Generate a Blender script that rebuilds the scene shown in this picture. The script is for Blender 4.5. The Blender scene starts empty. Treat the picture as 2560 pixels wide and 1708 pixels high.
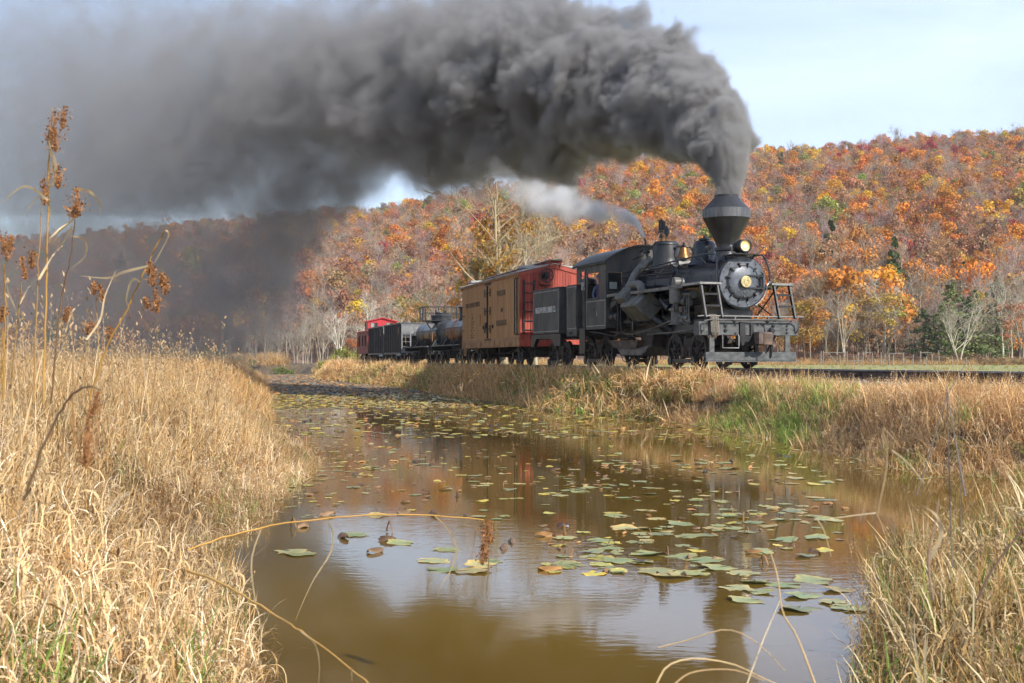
import bpy, math, random
import numpy as np
from mathutils import Vector, Matrix, Euler

C = bpy.context.scene.collection
sc = bpy.context.scene
R = math.radians
random.seed(7)
rng = np.random.default_rng(11)

# ------------------------------------------------------------------ camera, sky, sun, exposure
FPX, CXP, HORIZON, CAMZ = 3180.0, 1280.0, 898.0, 0.25      # focal length etc. in pixels of the 2560 px photograph
cam = bpy.data.cameras.new('camera')
cam_o = bpy.data.objects.new('camera', cam); C.objects.link(cam_o)
cam.sensor_width = 36.0
cam.lens = FPX / 2560.0 * 36.0
cam.clip_start = 0.1; cam.clip_end = 6000
cam_o.location = (0, 0, CAMZ)
cam_o.rotation_euler = (R(90) + math.atan((HORIZON - 854) / FPX), 0, 0)
cam.dof.use_dof = True; cam.dof.focus_distance = 36; cam.dof.aperture_fstop = 10
sc.camera = cam_o

SUN_AZ, SUN_EL = R(139), R(35)           # azimuth measured from +Y towards +X
w = bpy.data.worlds.new('World'); sc.world = w; w.use_nodes = True
nt = w.node_tree; bg = nt.nodes['Background']; bg.inputs[1].default_value = 0.118
sky = nt.nodes.new('ShaderNodeTexSky'); sky.sky_type = 'NISHITA'; sky.sun_disc = False
sky.sun_elevation = SUN_EL; sky.sun_rotation = SUN_AZ; sky.dust_density = 0.4; sky.ozone_density = 1.4
tc = nt.nodes.new('ShaderNodeTexCoord'); mp = nt.nodes.new('ShaderNodeMapping')
mp.inputs['Scale'].default_value = (1.0, 1.0, 3.4); mp.inputs['Rotation'].default_value = (0.15, 0.3, 0.4)
nz = nt.nodes.new('ShaderNodeTexNoise'); nz.inputs['Scale'].default_value = 2.3; nz.inputs['Detail'].default_value = 7
nz.inputs['Roughness'].default_value = 0.55; nz.inputs['Distortion'].default_value = 0.6
rp = nt.nodes.new('ShaderNodeValToRGB'); rp.color_ramp.elements[0].position = 0.28; rp.color_ramp.elements[1].position = 0.78
rp.color_ramp.elements[0].color = (0.35, 0.35, 0.35, 1); rp.color_ramp.elements[1].color = (0.90, 0.90, 0.90, 1)
mx = nt.nodes.new('ShaderNodeMix'); mx.data_type = 'RGBA'
mx.inputs['B'].default_value = (7.5, 8.9, 12.0, 1)
L_ = nt.links.new
L_(tc.outputs['Generated'], mp.inputs['Vector']); L_(mp.outputs[0], nz.inputs['Vector'])
L_(nz.outputs[0], rp.inputs[0]); sx = nt.nodes.new('ShaderNodeSeparateXYZ'); L_(tc.outputs['Generated'], sx.inputs[0])          # thin cloud thickens towards the right, clearer blue on the left
cr = nt.nodes.new('ShaderNodeMapRange'); cr.inputs['From Min'].default_value = -0.22; cr.inputs['From Max'].default_value = 0.22; cr.inputs['To Min'].default_value = 0.42; cr.inputs['To Max'].default_value = 1.0
L_(sx.outputs['X'], cr.inputs['Value']); cm = nt.nodes.new('ShaderNodeMath'); cm.operation = 'MULTIPLY'; L_(rp.outputs[0], cm.inputs[0]); L_(cr.outputs[0], cm.inputs[1])
L_(cm.outputs[0], mx.inputs['Factor']); L_(sky.outputs[0], mx.inputs['A'])
L_(mx.outputs['Result'], bg.inputs[0])

sun = bpy.data.lights.new('sun', 'SUN'); sun.energy = 5.0; sun.angle = R(0.6); sun.color = (1.0, 0.945, 0.86)
sun_o = bpy.data.objects.new('sun', sun); C.objects.link(sun_o)
sdir = Vector((math.sin(SUN_AZ) * math.cos(SUN_EL), math.cos(SUN_AZ) * math.cos(SUN_EL), math.sin(SUN_EL)))
sun_o.rotation_euler = sdir.to_track_quat('Z', 'Y').to_euler(); sun_o.location = (30, -30, 40)

sc.view_settings.view_transform = 'Standard'; sc.view_settings.look = 'None'
sc.view_settings.gamma = 1; sc.view_settings.use_curve_mapping = False
sc.view_settings.exposure = 0.28
cy = sc.cycles
cy.use_denoising = True
try: cy.denoiser = 'OPENIMAGEDENOISE'
except Exception: pass
cy.max_bounces = 6; cy.diffuse_bounces = 2; cy.glossy_bounces = 3; cy.transmission_bounces = 3
cy.volume_bounces = 2; cy.transparent_max_bounces = 12; cy.volume_max_steps = 256; cy.volume_step_rate = 2.0
cy.use_adaptive_sampling = True; cy.adaptive_threshold = 0.03; cy.adaptive_min_samples = 16

# ------------------------------------------------------------------ materials
def new_mat(name):
    m = bpy.data.materials.new(name); m.use_nodes = True
    return m, m.node_tree.nodes, m.node_tree.links, m.node_tree.nodes['Principled BSDF']

def mat(name, col, rough=0.6, metal=0.0, col2=None, scale=6.0, bump=0.0, bscale=40.0, stretch=(1, 1, 1), spec=0.5, lo=0.35, hi=0.68, detail=5, island=0.0):
    m, N, L, B = new_mat(name)
    B.inputs['Roughness'].default_value = rough; B.inputs['Metallic'].default_value = metal
    B.inputs['Specular IOR Level'].default_value = spec
    t = N.new('ShaderNodeTexCoord'); mp = N.new('ShaderNodeMapping'); mp.inputs['Scale'].default_value = stretch
    L.new(t.outputs['Object'], mp.inputs[0])
    if col2 is None: col2 = tuple(c * 0.6 for c in col)
    n = N.new('ShaderNodeTexNoise'); n.inputs['Scale'].default_value = scale; n.inputs['Detail'].default_value = detail
    n.inputs['Roughness'].default_value = 0.6
    L.new(mp.outputs[0], n.inputs['Vector'])
    r = N.new('ShaderNodeValToRGB'); r.color_ramp.elements[0].position = lo; r.color_ramp.elements[1].position = hi
    r.color_ramp.elements[0].color = (*col2, 1); r.color_ramp.elements[1].color = (*col, 1)
    L.new(n.outputs[0], r.inputs[0]); out = r.outputs[0]
    if island:                                    # every board weathers a little differently
        ge = N.new('ShaderNodeNewGeometry'); mr = N.new('ShaderNodeMapRange'); mr.inputs['To Min'].default_value = 1 - island; mr.inputs['To Max'].default_value = 1 + island * .6
        L.new(ge.outputs['Random Per Island'], mr.inputs['Value']); hm = N.new('ShaderNodeVectorMath'); hm.operation = 'SCALE'; L.new(out, hm.inputs[0]); L.new(mr.outputs[0], hm.inputs['Scale']); out = hm.outputs[0]
    L.new(out, B.inputs['Base Color'])
    if bump:
        n2 = N.new('ShaderNodeTexNoise'); n2.inputs['Scale'].default_value = bscale; n2.inputs['Detail'].default_value = 4
        L.new(mp.outputs[0], n2.inputs['Vector'])
        b = N.new('ShaderNodeBump'); b.inputs['Strength'].default_value = bump; b.inputs['Distance'].default_value = 0.02
        L.new(n2.outputs[0], b.inputs['Height']); L.new(b.outputs[0], B.inputs['Normal'])
    return m

def plant_mat(name, rough=0.7, trans=0.3, spec=0.2):
    """bcol (per vertex) times tint (per plant)"""
    m, N, L, B = new_mat(name)
    a = N.new('ShaderNodeAttribute'); a.attribute_type = 'INSTANCER'; a.attribute_name = 'tint'
    b = N.new('ShaderNodeAttribute'); b.attribute_type = 'GEOMETRY'; b.attribute_name = 'bcol'
    x = N.new('ShaderNodeMix'); x.data_type = 'RGBA'; x.blend_type = 'MULTIPLY'; x.inputs['Factor'].default_value = 1
    L.new(a.outputs['Color'], x.inputs['A']); L.new(b.outputs['Color'], x.inputs['B'])
    L.new(x.outputs['Result'], B.inputs['Base Color'])
    B.inputs['Roughness'].default_value = rough; B.inputs['Specular IOR Level'].default_value = spec
    if trans > 0:
        tr = N.new('ShaderNodeBsdfTranslucent'); L.new(x.outputs['Result'], tr.inputs[0])
        ms = N.new('ShaderNodeMixShader'); ms.inputs[0].default_value = trans
        L.new(B.outputs[0], ms.inputs[1]); L.new(tr.outputs[0], ms.inputs[2])
        L.new(ms.outputs[0], N['Material Output'].inputs[0])
    return m

M = {}
M['black'] = mat('engine_black', (0.026, 0.026, 0.029), 0.34, 0.0, (0.009, 0.009, 0.010), 4, 0.08, 30)
M['gloss'] = mat('boiler_jacket', (0.020, 0.021, 0.029), 0.24, 0.0, (0.007, 0.008, 0.012), 2.2, 0.03, 10)
M['grime'] = mat('running_gear_grime', (0.062, 0.044, 0.034), 0.65, 0.0, (0.010, 0.010, 0.010), 4, 0.2, 30)
M['cabgrey'] = mat('sooty_cab_paint', (0.098, 0.088, 0.076), 0.58, 0.0, (0.030, 0.029, 0.029), 3, 0.04, 30, stretch=(1, 1, 0.35))
M['graphite'] = mat('graphite_front', (0.135, 0.148, 0.168), 0.42, 0.2, (0.055, 0.060, 0.074), 5, 0.06, 25)
M['stackgrey'] = mat('stack_sheet', (0.040, 0.040, 0.042), 0.42, 0.2, (0.020, 0.020, 0.022), 4, 0.05, 20, stretch=(1, 1, 0.25))
M['stackband'] = mat('stack_band', (0.17, 0.17, 0.175), 0.40, 0.4, (0.065, 0.065, 0.067), 9, 0.1, 40, stretch=(1, 1, 0.1))
M['beamgrey'] = mat('weathered_beam', (0.128, 0.131, 0.127), 0.72, 0.0, (0.045, 0.049, 0.051), 9, 0.25, 40, stretch=(1, 0.5, 1))
M['steel'] = mat('bare_steel', (0.36, 0.35, 0.34), 0.38, 0.7, (0.22, 0.20, 0.19), 12)
M['castgrey'] = mat('cylinder_grey', (0.19, 0.188, 0.172), 0.5, 0.1, (0.075, 0.07, 0.062), 4, 0.08, 30)
M['line'] = mat('pale_striping', (0.36, 0.35, 0.33), 0.6, 0, (0.22, 0.21, 0.20), 8)
M['white'] = mat('white_lettering', (0.72, 0.70, 0.66), 0.6, 0, (0.45, 0.44, 0.42), 10)
M['brass'] = mat('brass', (0.62, 0.42, 0.16), 0.28, 0.9, (0.38, 0.24, 0.08), 10)
M['bellbronze'] = mat('bell_bronze', (0.34, 0.18, 0.065), 0.40, 0.8, (0.20, 0.10, 0.04), 9)
M['plate'] = mat('number_plate_brass', (0.50, 0.40, 0.18), 0.4, 0.5, (0.22, 0.17, 0.07), 30)
M['platebright'] = mat('number_brass', (0.85, 0.72, 0.40), 0.35, 0.5, (0.7, 0.58, 0.3), 30)
M['rust'] = mat('rusty_sheet', (0.19, 0.125, 0.09), 0.8, 0.1, (0.07, 0.055, 0.048), 6, 0.3, 25)
M['lightrust'] = mat('worn_pan', (0.25, 0.215, 0.185), 0.7, 0.1, (0.10, 0.08, 0.065), 5, 0.2, 25)
M['redtrim'] = mat('red_trim', (0.42, 0.04, 0.045), 0.5, 0, (0.25, 0.02, 0.02), 8)
M['rope'] = mat('hemp_rope', (0.27, 0.235, 0.19), 0.85, 0, (0.14, 0.12, 0.10), 40, 0.3, 120)
M['tan'] = mat('tan_boards', (0.56, 0.285, 0.100), 0.66, 0, (0.34, 0.155, 0.052), 5, 0.15, 30, stretch=(2.2, 1, 0.12), island=.16)
M['tantrim'] = mat('tan_sill', (0.45, 0.25, 0.10), 0.66, 0, (0.25, 0.11, 0.05), 4, 0.15, 30)
M['boxred'] = mat('red_end_boards', (0.47, 0.075, 0.042), 0.62, 0, (0.27, 0.038, 0.024), 5, 0.12, 30, stretch=(1, 2.2, 0.12), island=.2)
M['rooftin'] = mat('pale_tin_roof', (0.52, 0.51, 0.50), 0.5, 0.2, (0.3, 0.27, 0.25), 3)
M['ink'] = mat('black_lettering', (0.055, 0.04, 0.03), 0.7, 0, (0.11, 0.075, 0.045), 14)
M['iron'] = mat('black_iron', (0.022, 0.022, 0.024), 0.5, 0.1, (0.012, 0.012, 0.013), 9)
M['tankblack'] = mat('tank_black', (0.040, 0.041, 0.045), 0.34, 0, (0.022, 0.022, 0.024), 3, 0.04, 8)
M['gulf'] = mat('orange_lettering', (0.55, 0.18, 0.055), 0.5, 0, (0.36, 0.11, 0.045), 8)
M['hopper'] = mat('hopper_grey_blue', (0.098, 0.104, 0.118), 0.55, 0, (0.048, 0.052, 0.060), 3, 0.1, 20, stretch=(1.5, 1.5, 0.3))
M['hoppergrey'] = mat('hopper_end_grey', (0.24, 0.24, 0.245), 0.6, 0, (0.12, 0.12, 0.125), 4, 0.1, 20)
M['rustpanel'] = mat('rusty_placard', (0.21, 0.135, 0.12), 0.75, 0, (0.11, 0.065, 0.055), 8)
M['cabred'] = mat('caboose_red', (0.52, 0.028, 0.040), 0.5, 0, (0.36, 0.018, 0.025), 4, 0.05, 20, stretch=(2, 2, 0.2))
M['cabredshade'] = mat('caboose_shaded_red', (0.33, 0.062, 0.045), 0.65, 0, (0.22, 0.04, 0.03), 4, 0.1, 20, stretch=(2, 1, 0.15), island=.2)  # side boards: shade painted in, a darker, browner copy of the caboose red
M['glassdark'] = mat('dark_pane', (0.02, 0.025, 0.025), 0.08, 0, (0.014, 0.016, 0.016), 3)
M['glasspale'] = mat('pale_pane', (0.30, 0.33, 0.30), 0.1, 0, (0.2, 0.23, 0.2), 3)
M['rail'] = mat('rail_steel', (0.090, 0.060, 0.052), 0.62, 0.25, (0.045, 0.032, 0.029), 9, 0.1, 60)
M['railtop'] = mat('polished_railhead', (0.42, 0.40, 0.39), 0.28, 0.85, (0.28, 0.25, 0.24), 9)
M['tie'] = mat('creosoted_tie', (0.10, 0.075, 0.058), 0.85, 0, (0.04, 0.03, 0.025), 5, 0.4, 30)
M['ballast'] = mat('grey_ballast', (0.42, 0.40, 0.37), 0.9, 0, (0.16, 0.145, 0.13), 60, 0.8, 45)
M['soil'] = mat('litter_strewn_soil', (0.20, 0.14, 0.075), 0.95, 0, (0.08, 0.06, 0.035), 3, 0.5, 12)
M['meadow'] = mat('mown_meadow', (0.33, 0.31, 0.085), 0.9, 0, (0.22, 0.20, 0.075), 0.22, 0.4, 6)
M['post'] = mat('grey_fence_wood', (0.30, 0.27, 0.235), 0.85, 0, (0.15, 0.13, 0.11), 6)
M['denim'] = mat('denim', (0.055, 0.075, 0.135), 0.85, 0, (0.035, 0.05, 0.09), 30)
M['cap'] = mat('blue_cap_cloth', (0.14, 0.22, 0.38), 0.85, 0, (0.10, 0.16, 0.28), 30)
M['glove'] = mat('work_glove', (0.26, 0.25, 0.21), 0.85, 0, (0.16, 0.15, 0.12), 30)
M['grass'] = plant_mat('dry_grass', 0.65, 0.28, 0.3)
M['leaf'] = plant_mat('foliage', 0.7, 0.25, 0.15)
M['bark'] = plant_mat('bark', 0.85, 0.0, 0.15)
M['pad'] = plant_mat('lily_leaf', 0.42, 0.12, 0.5)

# headlight lens: lit lamp
m, N, L, B = new_mat('lit_lens')
B.inputs['Base Color'].default_value = (0.75, 0.55, 0.25, 1); B.inputs['Roughness'].default_value = 0.15
B.inputs['Emission Color'].default_value = (1.0, 0.72, 0.28, 1); B.inputs['Emission Strength'].default_value = 0.16
M['lens'] = m
m, N, L, B = new_mat('lamp_bulb')
B.inputs['Emission Color'].default_value = (1.0, 0.9, 0.6, 1); B.inputs['Emission Strength'].default_value = 5
M['bulb'] = m

# skin / shirt of the driver, split by height on the figure
m, N, L, B = new_mat('driver_skin_and_shirt')
t = N.new('ShaderNodeTexCoord'); s = N.new('ShaderNodeSeparateXYZ'); L.new(t.outputs['Object'], s.inputs[0])
g = N.new('ShaderNodeMath'); g.operation = 'GREATER_THAN'; g.inputs[1].default_value = 0.50; L.new(s.outputs['Z'], g.inputs[0])
x = N.new('ShaderNodeMix'); x.data_type = 'RGBA'; x.inputs['A'].default_value = (0.06, 0.08, 0.14, 1); x.inputs['B'].default_value = (0.45, 0.24, 0.16, 1)
L.new(g.outputs[0], x.inputs['Factor']); L.new(x.outputs['Result'], B.inputs['Base Color']); B.inputs['Roughness'].default_value = 0.7
M['driver'] = m

# pond water
m, N, L, B = new_mat('murky_pond_water')
B.inputs['Roughness'].default_value = 0.025; B.inputs['IOR'].default_value = 1.34; B.inputs['Specular IOR Level'].default_value = 0.62
t = N.new('ShaderNodeTexCoord')
n = N.new('ShaderNodeTexNoise'); n.inputs['Scale'].default_value = 0.22; n.inputs['Detail'].default_value = 3
L.new(t.outputs['Object'], n.inputs['Vector'])
r = N.new('ShaderNodeValToRGB'); r.color_ramp.elements[0].color = (0.085, 0.049, 0.008, 1); r.color_ramp.elements[1].color = (0.160, 0.096, 0.017, 1)
r.color_ramp.elements[0].position = 0.3; r.color_ramp.elements[1].position = 0.7
L.new(n.outputs[0], r.inputs[0]); L.new(r.outputs[0], B.inputs['Base Color'])
mp1 = N.new('ShaderNodeMapping'); mp1.inputs['Scale'].default_value = (1.0, 2.6, 1.0); L.new(t.outputs['Object'], mp1.inputs[0])
n1 = N.new('ShaderNodeTexNoise'); n1.inputs['Scale'].default_value = 5.5; n1.inputs['Detail'].default_value = 3; L.new(mp1.outputs[0], n1.inputs['Vector'])
n2 = N.new('ShaderNodeTexNoise'); n2.inputs['Scale'].default_value = 0.16; n2.inputs['Detail'].default_value = 2; L.new(t.outputs['Object'], n2.inputs['Vector'])
r2 = N.new('ShaderNodeMapRange'); r2.inputs['From Min'].default_value = 0.42; r2.inputs['From Max'].default_value = 0.66
r2.inputs['To Min'].default_value = 0.012; r2.inputs['To Max'].default_value = 0.075; L.new(n2.outputs[0], r2.inputs[0])
b = N.new('ShaderNodeBump'); b.inputs['Distance'].default_value = 0.02
L.new(r2.outputs[0], b.inputs['Strength']); L.new(n1.outputs[0], b.inputs['Height']); L.new(b.outputs[0], B.inputs['Normal'])
M['water'] = m

# ------------------------------------------------------------------ mesh helpers
def put(name, me, parent=None, loc=None, rot=None):
    o = bpy.data.objects.new(name, me); C.objects.link(o)
    if parent is not None: o.parent = parent
    if loc is not None: o.location = loc
    if rot is not None: o.rotation_euler = rot
    return o

def tag(o, label=None, cat=None, group=None, kind=None):
    if label: o['label'] = label
    if cat: o['category'] = cat
    if group: o['group'] = group
    if kind: o['kind'] = kind
    return o

def thing(name, label, cat, loc=(0, 0, 0), rotz=0.0, group=None):
    o = bpy.data.objects.new(name, None); C.objects.link(o)
    o.empty_display_size = 0.3; o.location = loc; o.rotation_euler = (0, 0, rotz)
    return tag(o, label, cat, group)

class MB:
    def __init__(s): s.v = []; s.f = []
    def add(s, vs, fs):
        k = len(s.v); s.v += [tuple(p) for p in vs]; s.f += [tuple(i + k for i in f) for f in fs]; return s
    def box(s, x0, x1, y0, y1, z0, z1, mtx=None):
        vs = [Vector((x, y, z)) for x in (x0, x1) for y in (y0, y1) for z in (z0, z1)]
        if mtx is not None: vs = [mtx @ p for p in vs]
        return s.add(vs, [(0, 1, 3, 2), (4, 6, 7, 5), (0, 4, 5, 1), (2, 3, 7, 6), (0, 2, 6, 4), (1, 5, 7, 3)])
    def cyl(s, p0, p1, r0, r1=None, n=12, caps=True):
        p0 = Vector(p0); p1 = Vector(p1); r1 = r0 if r1 is None else r1
        d = (p1 - p0).normalized(); a = d.orthogonal().normalized(); b = d.cross(a)
        vs = []
        for p, r in ((p0, r0), (p1, r1)):
            for i in range(n):
                t = 2 * math.pi * i / n; vs.append(p + a * (r * math.cos(t)) + b * (r * math.sin(t)))
        fs = [(i, (i + 1) % n, n + (i + 1) % n, n + i) for i in range(n)]
        if caps: fs += [tuple(range(n - 1, -1, -1)), tuple(range(n, 2 * n))]
        return s.add(vs, fs)
    def tube(s, pts, r, n=6, r_end=None, caps=True):
        pts = [Vector(p) for p in pts]; m_ = len(pts); vs = []; prev = None
        for i, p in enumerate(pts):
            d = (pts[min(i + 1, m_ - 1)] - pts[max(i - 1, 0)]).normalized()
            if prev is None: a = d.orthogonal().normalized()
            else:
                a = prev - d * prev.dot(d)
                a = a.normalized() if a.length > 1e-6 else d.orthogonal().normalized()
            prev = a; b = d.cross(a)
            rr = r if r_end is None else r + (r_end - r) * i / (m_ - 1)
            for j in range(n):
                t = 2 * math.pi * j / n; vs.append(p + a * (rr * math.cos(t)) + b * (rr * math.sin(t)))
        fs = []
        for i in range(m_ - 1):
            for j in range(n):
                k = (j + 1) % n; fs.append((i * n + j, i * n + k, (i + 1) * n + k, (i + 1) * n + j))
        if caps: fs += [tuple(range(n - 1, -1, -1)), tuple(range((m_ - 1) * n, m_ * n))]
        return s.add(vs, fs)
    def lathe(s, prof, o=(0, 0, 0), axis='z', n=24, caps=True):
        o = Vector(o); vs = []
        for r, h in prof:
            for i in range(n):
                t = 2 * math.pi * i / n; c, q = r * math.cos(t), r * math.sin(t)
                p = {'z': (c, q, h), 'x': (h, c, q), 'y': (c, h, q)}[axis]
                vs.append(o + Vector(p))
        fs = []
        for i in range(len(prof) - 1):
            for j in range(n):
                k = (j + 1) % n
                q = (i * n + j, i * n + k, (i + 1) * n + k, (i + 1) * n + j)
                fs.append(q if axis != 'y' else q[::-1])
        if caps:
            a, b = tuple(range(n - 1, -1, -1)), tuple(range((len(prof) - 1) * n, len(prof) * n))
            fs += [a, b] if axis != 'y' else [a[::-1], b[::-1]]
        return s.add(vs, fs)
    def prism(s, poly, a, b, axis='y'):
        """poly in the other two axes (x,z for y; y,z for x; x,y for z), extruded from a to b"""
        n = len(poly)
        def P(p, t): return {'y': (p[0], t, p[1]), 'x': (t, p[0], p[1]), 'z': (p[0], p[1], t)}[axis]
        vs = [P(p, a) for p in poly] + [P(p, b) for p in poly]
        fs = [(i, (i + 1) % n, n + (i + 1) % n, n + i) for i in range(n)] + [tuple(range(n - 1, -1, -1)), tuple(range(n, 2 * n))]
        return s.add(vs, fs)
    def ring(s, c, r, tr, axis='x', n=32, m_=6, a0=0, a1=2 * math.pi):
        full = abs(a1 - a0 - 2 * math.pi) < 1e-4
        k = n if full else n + 1; pts = []
        for i in range(k):
            t = a0 + (a1 - a0) * i / n; q, z = r * math.cos(t), r * math.sin(t)
            pts.append(Vector(c) + Vector({'x': (0, q, z), 'y': (q, 0, z), 'z': (q, z, 0)}[axis]))
        if full: pts += [pts[0], ]
        return s.tube(pts, tr, m_, caps=not full)
    def ball(s, c, r, n=10, sq=(1, 1, 1)):
        vs = []; fs = []; h = n // 2
        for i in range(h + 1):
            ph = math.pi * i / h
            for j in range(n):
                t = 2 * math.pi * j / n
                vs.append((c[0] + sq[0] * r * math.sin(ph) * math.cos(t), c[1] + sq[1] * r * math.sin(ph) * math.sin(t), c[2] - sq[2] * r * math.cos(ph)))
        for i in range(h):
            for j in range(n):
                k = (j + 1) % n; fs.append((i * n + j, i * n + k, (i + 1) * n + k, (i + 1) * n + j))
        return s.add(vs, fs)
    def mesh(s, name, m, smooth=True, ang=35):
        me = bpy.data.meshes.new(name); me.from_pydata(s.v, [], s.f); me.validate(); me.update()
        if m is not None: me.materials.append(M[m] if isinstance(m, str) else m)
        if smooth:
            me.shade_smooth()
            try: me.set_sharp_from_angle(angle=R(ang))
            except Exception: pass
        return me
    def build(s, name, m, parent=None, label=None, smooth=True, bevel=0.0, ang=35, loc=None, rot=None):
        o = put(name, s.mesh(name, m, smooth, ang), parent, loc, rot)
        if bevel:
            b = o.modifiers.new('edge', 'BEVEL'); b.width = bevel; b.segments = 1; b.limit_method = 'ANGLE'
        if label: o['label'] = label
        return o

TXT = {}
def text(name, s, size, m, parent, loc, rot, xs=1.0, extrude=0.004, align='CENTER', space=1.0):
    """lettering as a mesh of its own"""
    if s not in TXT:
        cu = bpy.data.curves.new('lettering_outline', 'FONT'); cu.body = s; cu.size = 1.0; cu.extrude = 0.012
        cu.align_x = align; cu.align_y = 'CENTER'; cu.resolution_u = 3; cu.offset = 0.014
        to = bpy.data.objects.new('lettering_outline', cu); C.objects.link(to); bpy.context.view_layer.update()
        TXT[s] = bpy.data.meshes.new_from_object(to.evaluated_get(bpy.context.evaluated_depsgraph_get())); bpy.data.objects.remove(to)
    me = TXT[s].copy(); me.name = name; me.materials.clear(); me.materials.append(M[m])
    o = put(name, me, parent, loc, rot); o.scale = (xs * size, size, extrude / 0.012)
    return o

def arrays_mesh(name, V, F, mats, bcol=None, fm=None, smooth=False):
    me = bpy.data.meshes.new(name)
    V = np.asarray(V, dtype=np.float32)
    me.from_pydata(V.tolist() if len(V) < 1 else [], [], []) if False else None
    F = np.asarray(F, dtype=np.int32)
    k = F.shape[1]
    me.vertices.add(len(V)); me.vertices.foreach_set('co', V.ravel())
    me.loops.add(F.size); me.loops.foreach_set('vertex_index', F.ravel())
    me.polygons.add(len(F)); me.polygons.foreach_set('loop_start', np.arange(0, F.size, k, dtype=np.int32))
    if fm is not None: me.polygons.foreach_set('material_index', np.asarray(fm, dtype=np.int32))
    me.update(calc_edges=True)
    for q in mats: me.materials.append(M[q] if isinstance(q, str) else q)
    if bcol is not None:
        a = me.attributes.new('bcol', 'FLOAT_COLOR', 'POINT')
        c4 = np.ones((len(V), 4), dtype=np.float32); c4[:, :3] = bcol
        a.data.foreach_set('color', c4.ravel())
    if smooth: me.shade_smooth()
    return me

# ---- scatter: one object whose own mesh holds a few prototype clumps plus loose points; geometry nodes put the clumps on the points
def scatter(name, protos, pos, rot, scl, which, tint, mats, kind='stuff', label=None, cat=None):
    """protos: list of (V, F(quads), bcol, fm)"""
    Vs, Fs, Cs, Ms, pid = [], [], [], [], []; off = 0
    for k, (V, F, bc, fm) in enumerate(protos):
        Vs.append(V); Fs.append(F + off); Cs.append(bc); Ms.append(fm if fm is not None else np.zeros(len(F), int)); pid.append(np.full(len(V), k)); off += len(V)
    n = len(pos)
    me = bpy.data.meshes.new(name)
    V = np.concatenate(Vs + [pos]).astype(np.float32); F = np.concatenate(Fs).astype(np.int32); fm = np.concatenate(Ms).astype(np.int32)
    me.vertices.add(len(V)); me.vertices.foreach_set('co', V.ravel())
    me.loops.add(F.size); me.loops.foreach_set('vertex_index', F.ravel())
    me.polygons.add(len(F)); me.polygons.foreach_set('loop_start', np.arange(0, F.size, 4, dtype=np.int32)); me.polygons.foreach_set('material_index', fm)
    me.update(calc_edges=True)
    for q in mats: me.materials.append(M[q])
    c4 = np.ones((len(V), 4), np.float32); c4[:off, :3] = np.concatenate(Cs)
    me.attributes.new('bcol', 'FLOAT_COLOR', 'POINT').data.foreach_set('color', c4.ravel())
    P = np.full(len(V), -1, np.int32); P[:off] = np.concatenate(pid); me.attributes.new('clump', 'INT', 'POINT').data.foreach_set('value', P)
    W = np.full(len(V), -1, np.int32); W[off:] = which; me.attributes.new('which', 'INT', 'POINT').data.foreach_set('value', W)
    r3 = np.zeros((len(V), 3), np.float32); r3[off:] = rot; me.attributes.new('rot', 'FLOAT_VECTOR', 'POINT').data.foreach_set('vector', r3.ravel())
    s3 = np.ones((len(V), 3), np.float32); s3[off:] = scl; me.attributes.new('scl', 'FLOAT_VECTOR', 'POINT').data.foreach_set('vector', s3.ravel())
    t4 = np.ones((len(V), 4), np.float32); t4[off:, :3] = tint; me.attributes.new('tint', 'FLOAT_COLOR', 'POINT').data.foreach_set('color', t4.ravel())
    o = put(name, me); tag(o, label, cat, None, kind)
    g = bpy.data.node_groups.new(name + '_scatter', 'GeometryNodeTree')
    g.interface.new_socket('Geometry', in_out='INPUT', socket_type='NodeSocketGeometry')
    g.interface.new_socket('Geometry', in_out='OUTPUT', socket_type='NodeSocketGeometry')
    N, L = g.nodes, g.links
    gi, go, jn = N.new('NodeGroupInput'), N.new('NodeGroupOutput'), N.new('GeometryNodeJoinGeometry')
    def attr(nm, ty):
        a = N.new('GeometryNodeInputNamedAttribute'); a.data_type = ty; a.inputs['Name'].default_value = nm; return a.outputs['Attribute']
    def eq(s, k):
        c = N.new('FunctionNodeCompare'); c.data_type = 'INT'; c.operation = 'EQUAL'; L.new(s, c.inputs[2]); c.inputs[3].default_value = k; return c.outputs[0]
    cl, wh, ro, sl = attr('clump', 'INT'), attr('which', 'INT'), attr('rot', 'FLOAT_VECTOR'), attr('scl', 'FLOAT_VECTOR')
    er = N.new('FunctionNodeEulerToRotation'); L.new(ro, er.inputs[0])
    for k in range(len(protos)):
        a = N.new('GeometryNodeSeparateGeometry'); L.new(gi.outputs[0], a.inputs[0]); L.new(eq(cl, k), a.inputs[1])
        b = N.new('GeometryNodeSeparateGeometry'); L.new(gi.outputs[0], b.inputs[0]); L.new(eq(wh, k), b.inputs[1])
        i = N.new('GeometryNodeInstanceOnPoints'); L.new(b.outputs[0], i.inputs['Points']); L.new(a.outputs[0], i.inputs['Instance'])
        L.new(er.outputs[0], i.inputs['Rotation']); L.new(sl, i.inputs['Scale']); L.new(i.outputs[0], jn.inputs[0])
    L.new(jn.outputs[0], go.inputs[0])
    md = o.modifiers.new('scatter', 'NODES'); md.node_group = g
    return o

# ------------------------------------------------------------------ the lie of the land
def at(px, d, y=None, z=None):
    """a point d metres ahead of the camera's place that the photograph shows at column px (and row y)"""
    zz = z if z is not None else (CAMZ + (HORIZON - y) / FPX * d if y is not None else 0.0)
    return Vector(((px - CXP) / FPX * d, d, zz))

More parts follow.
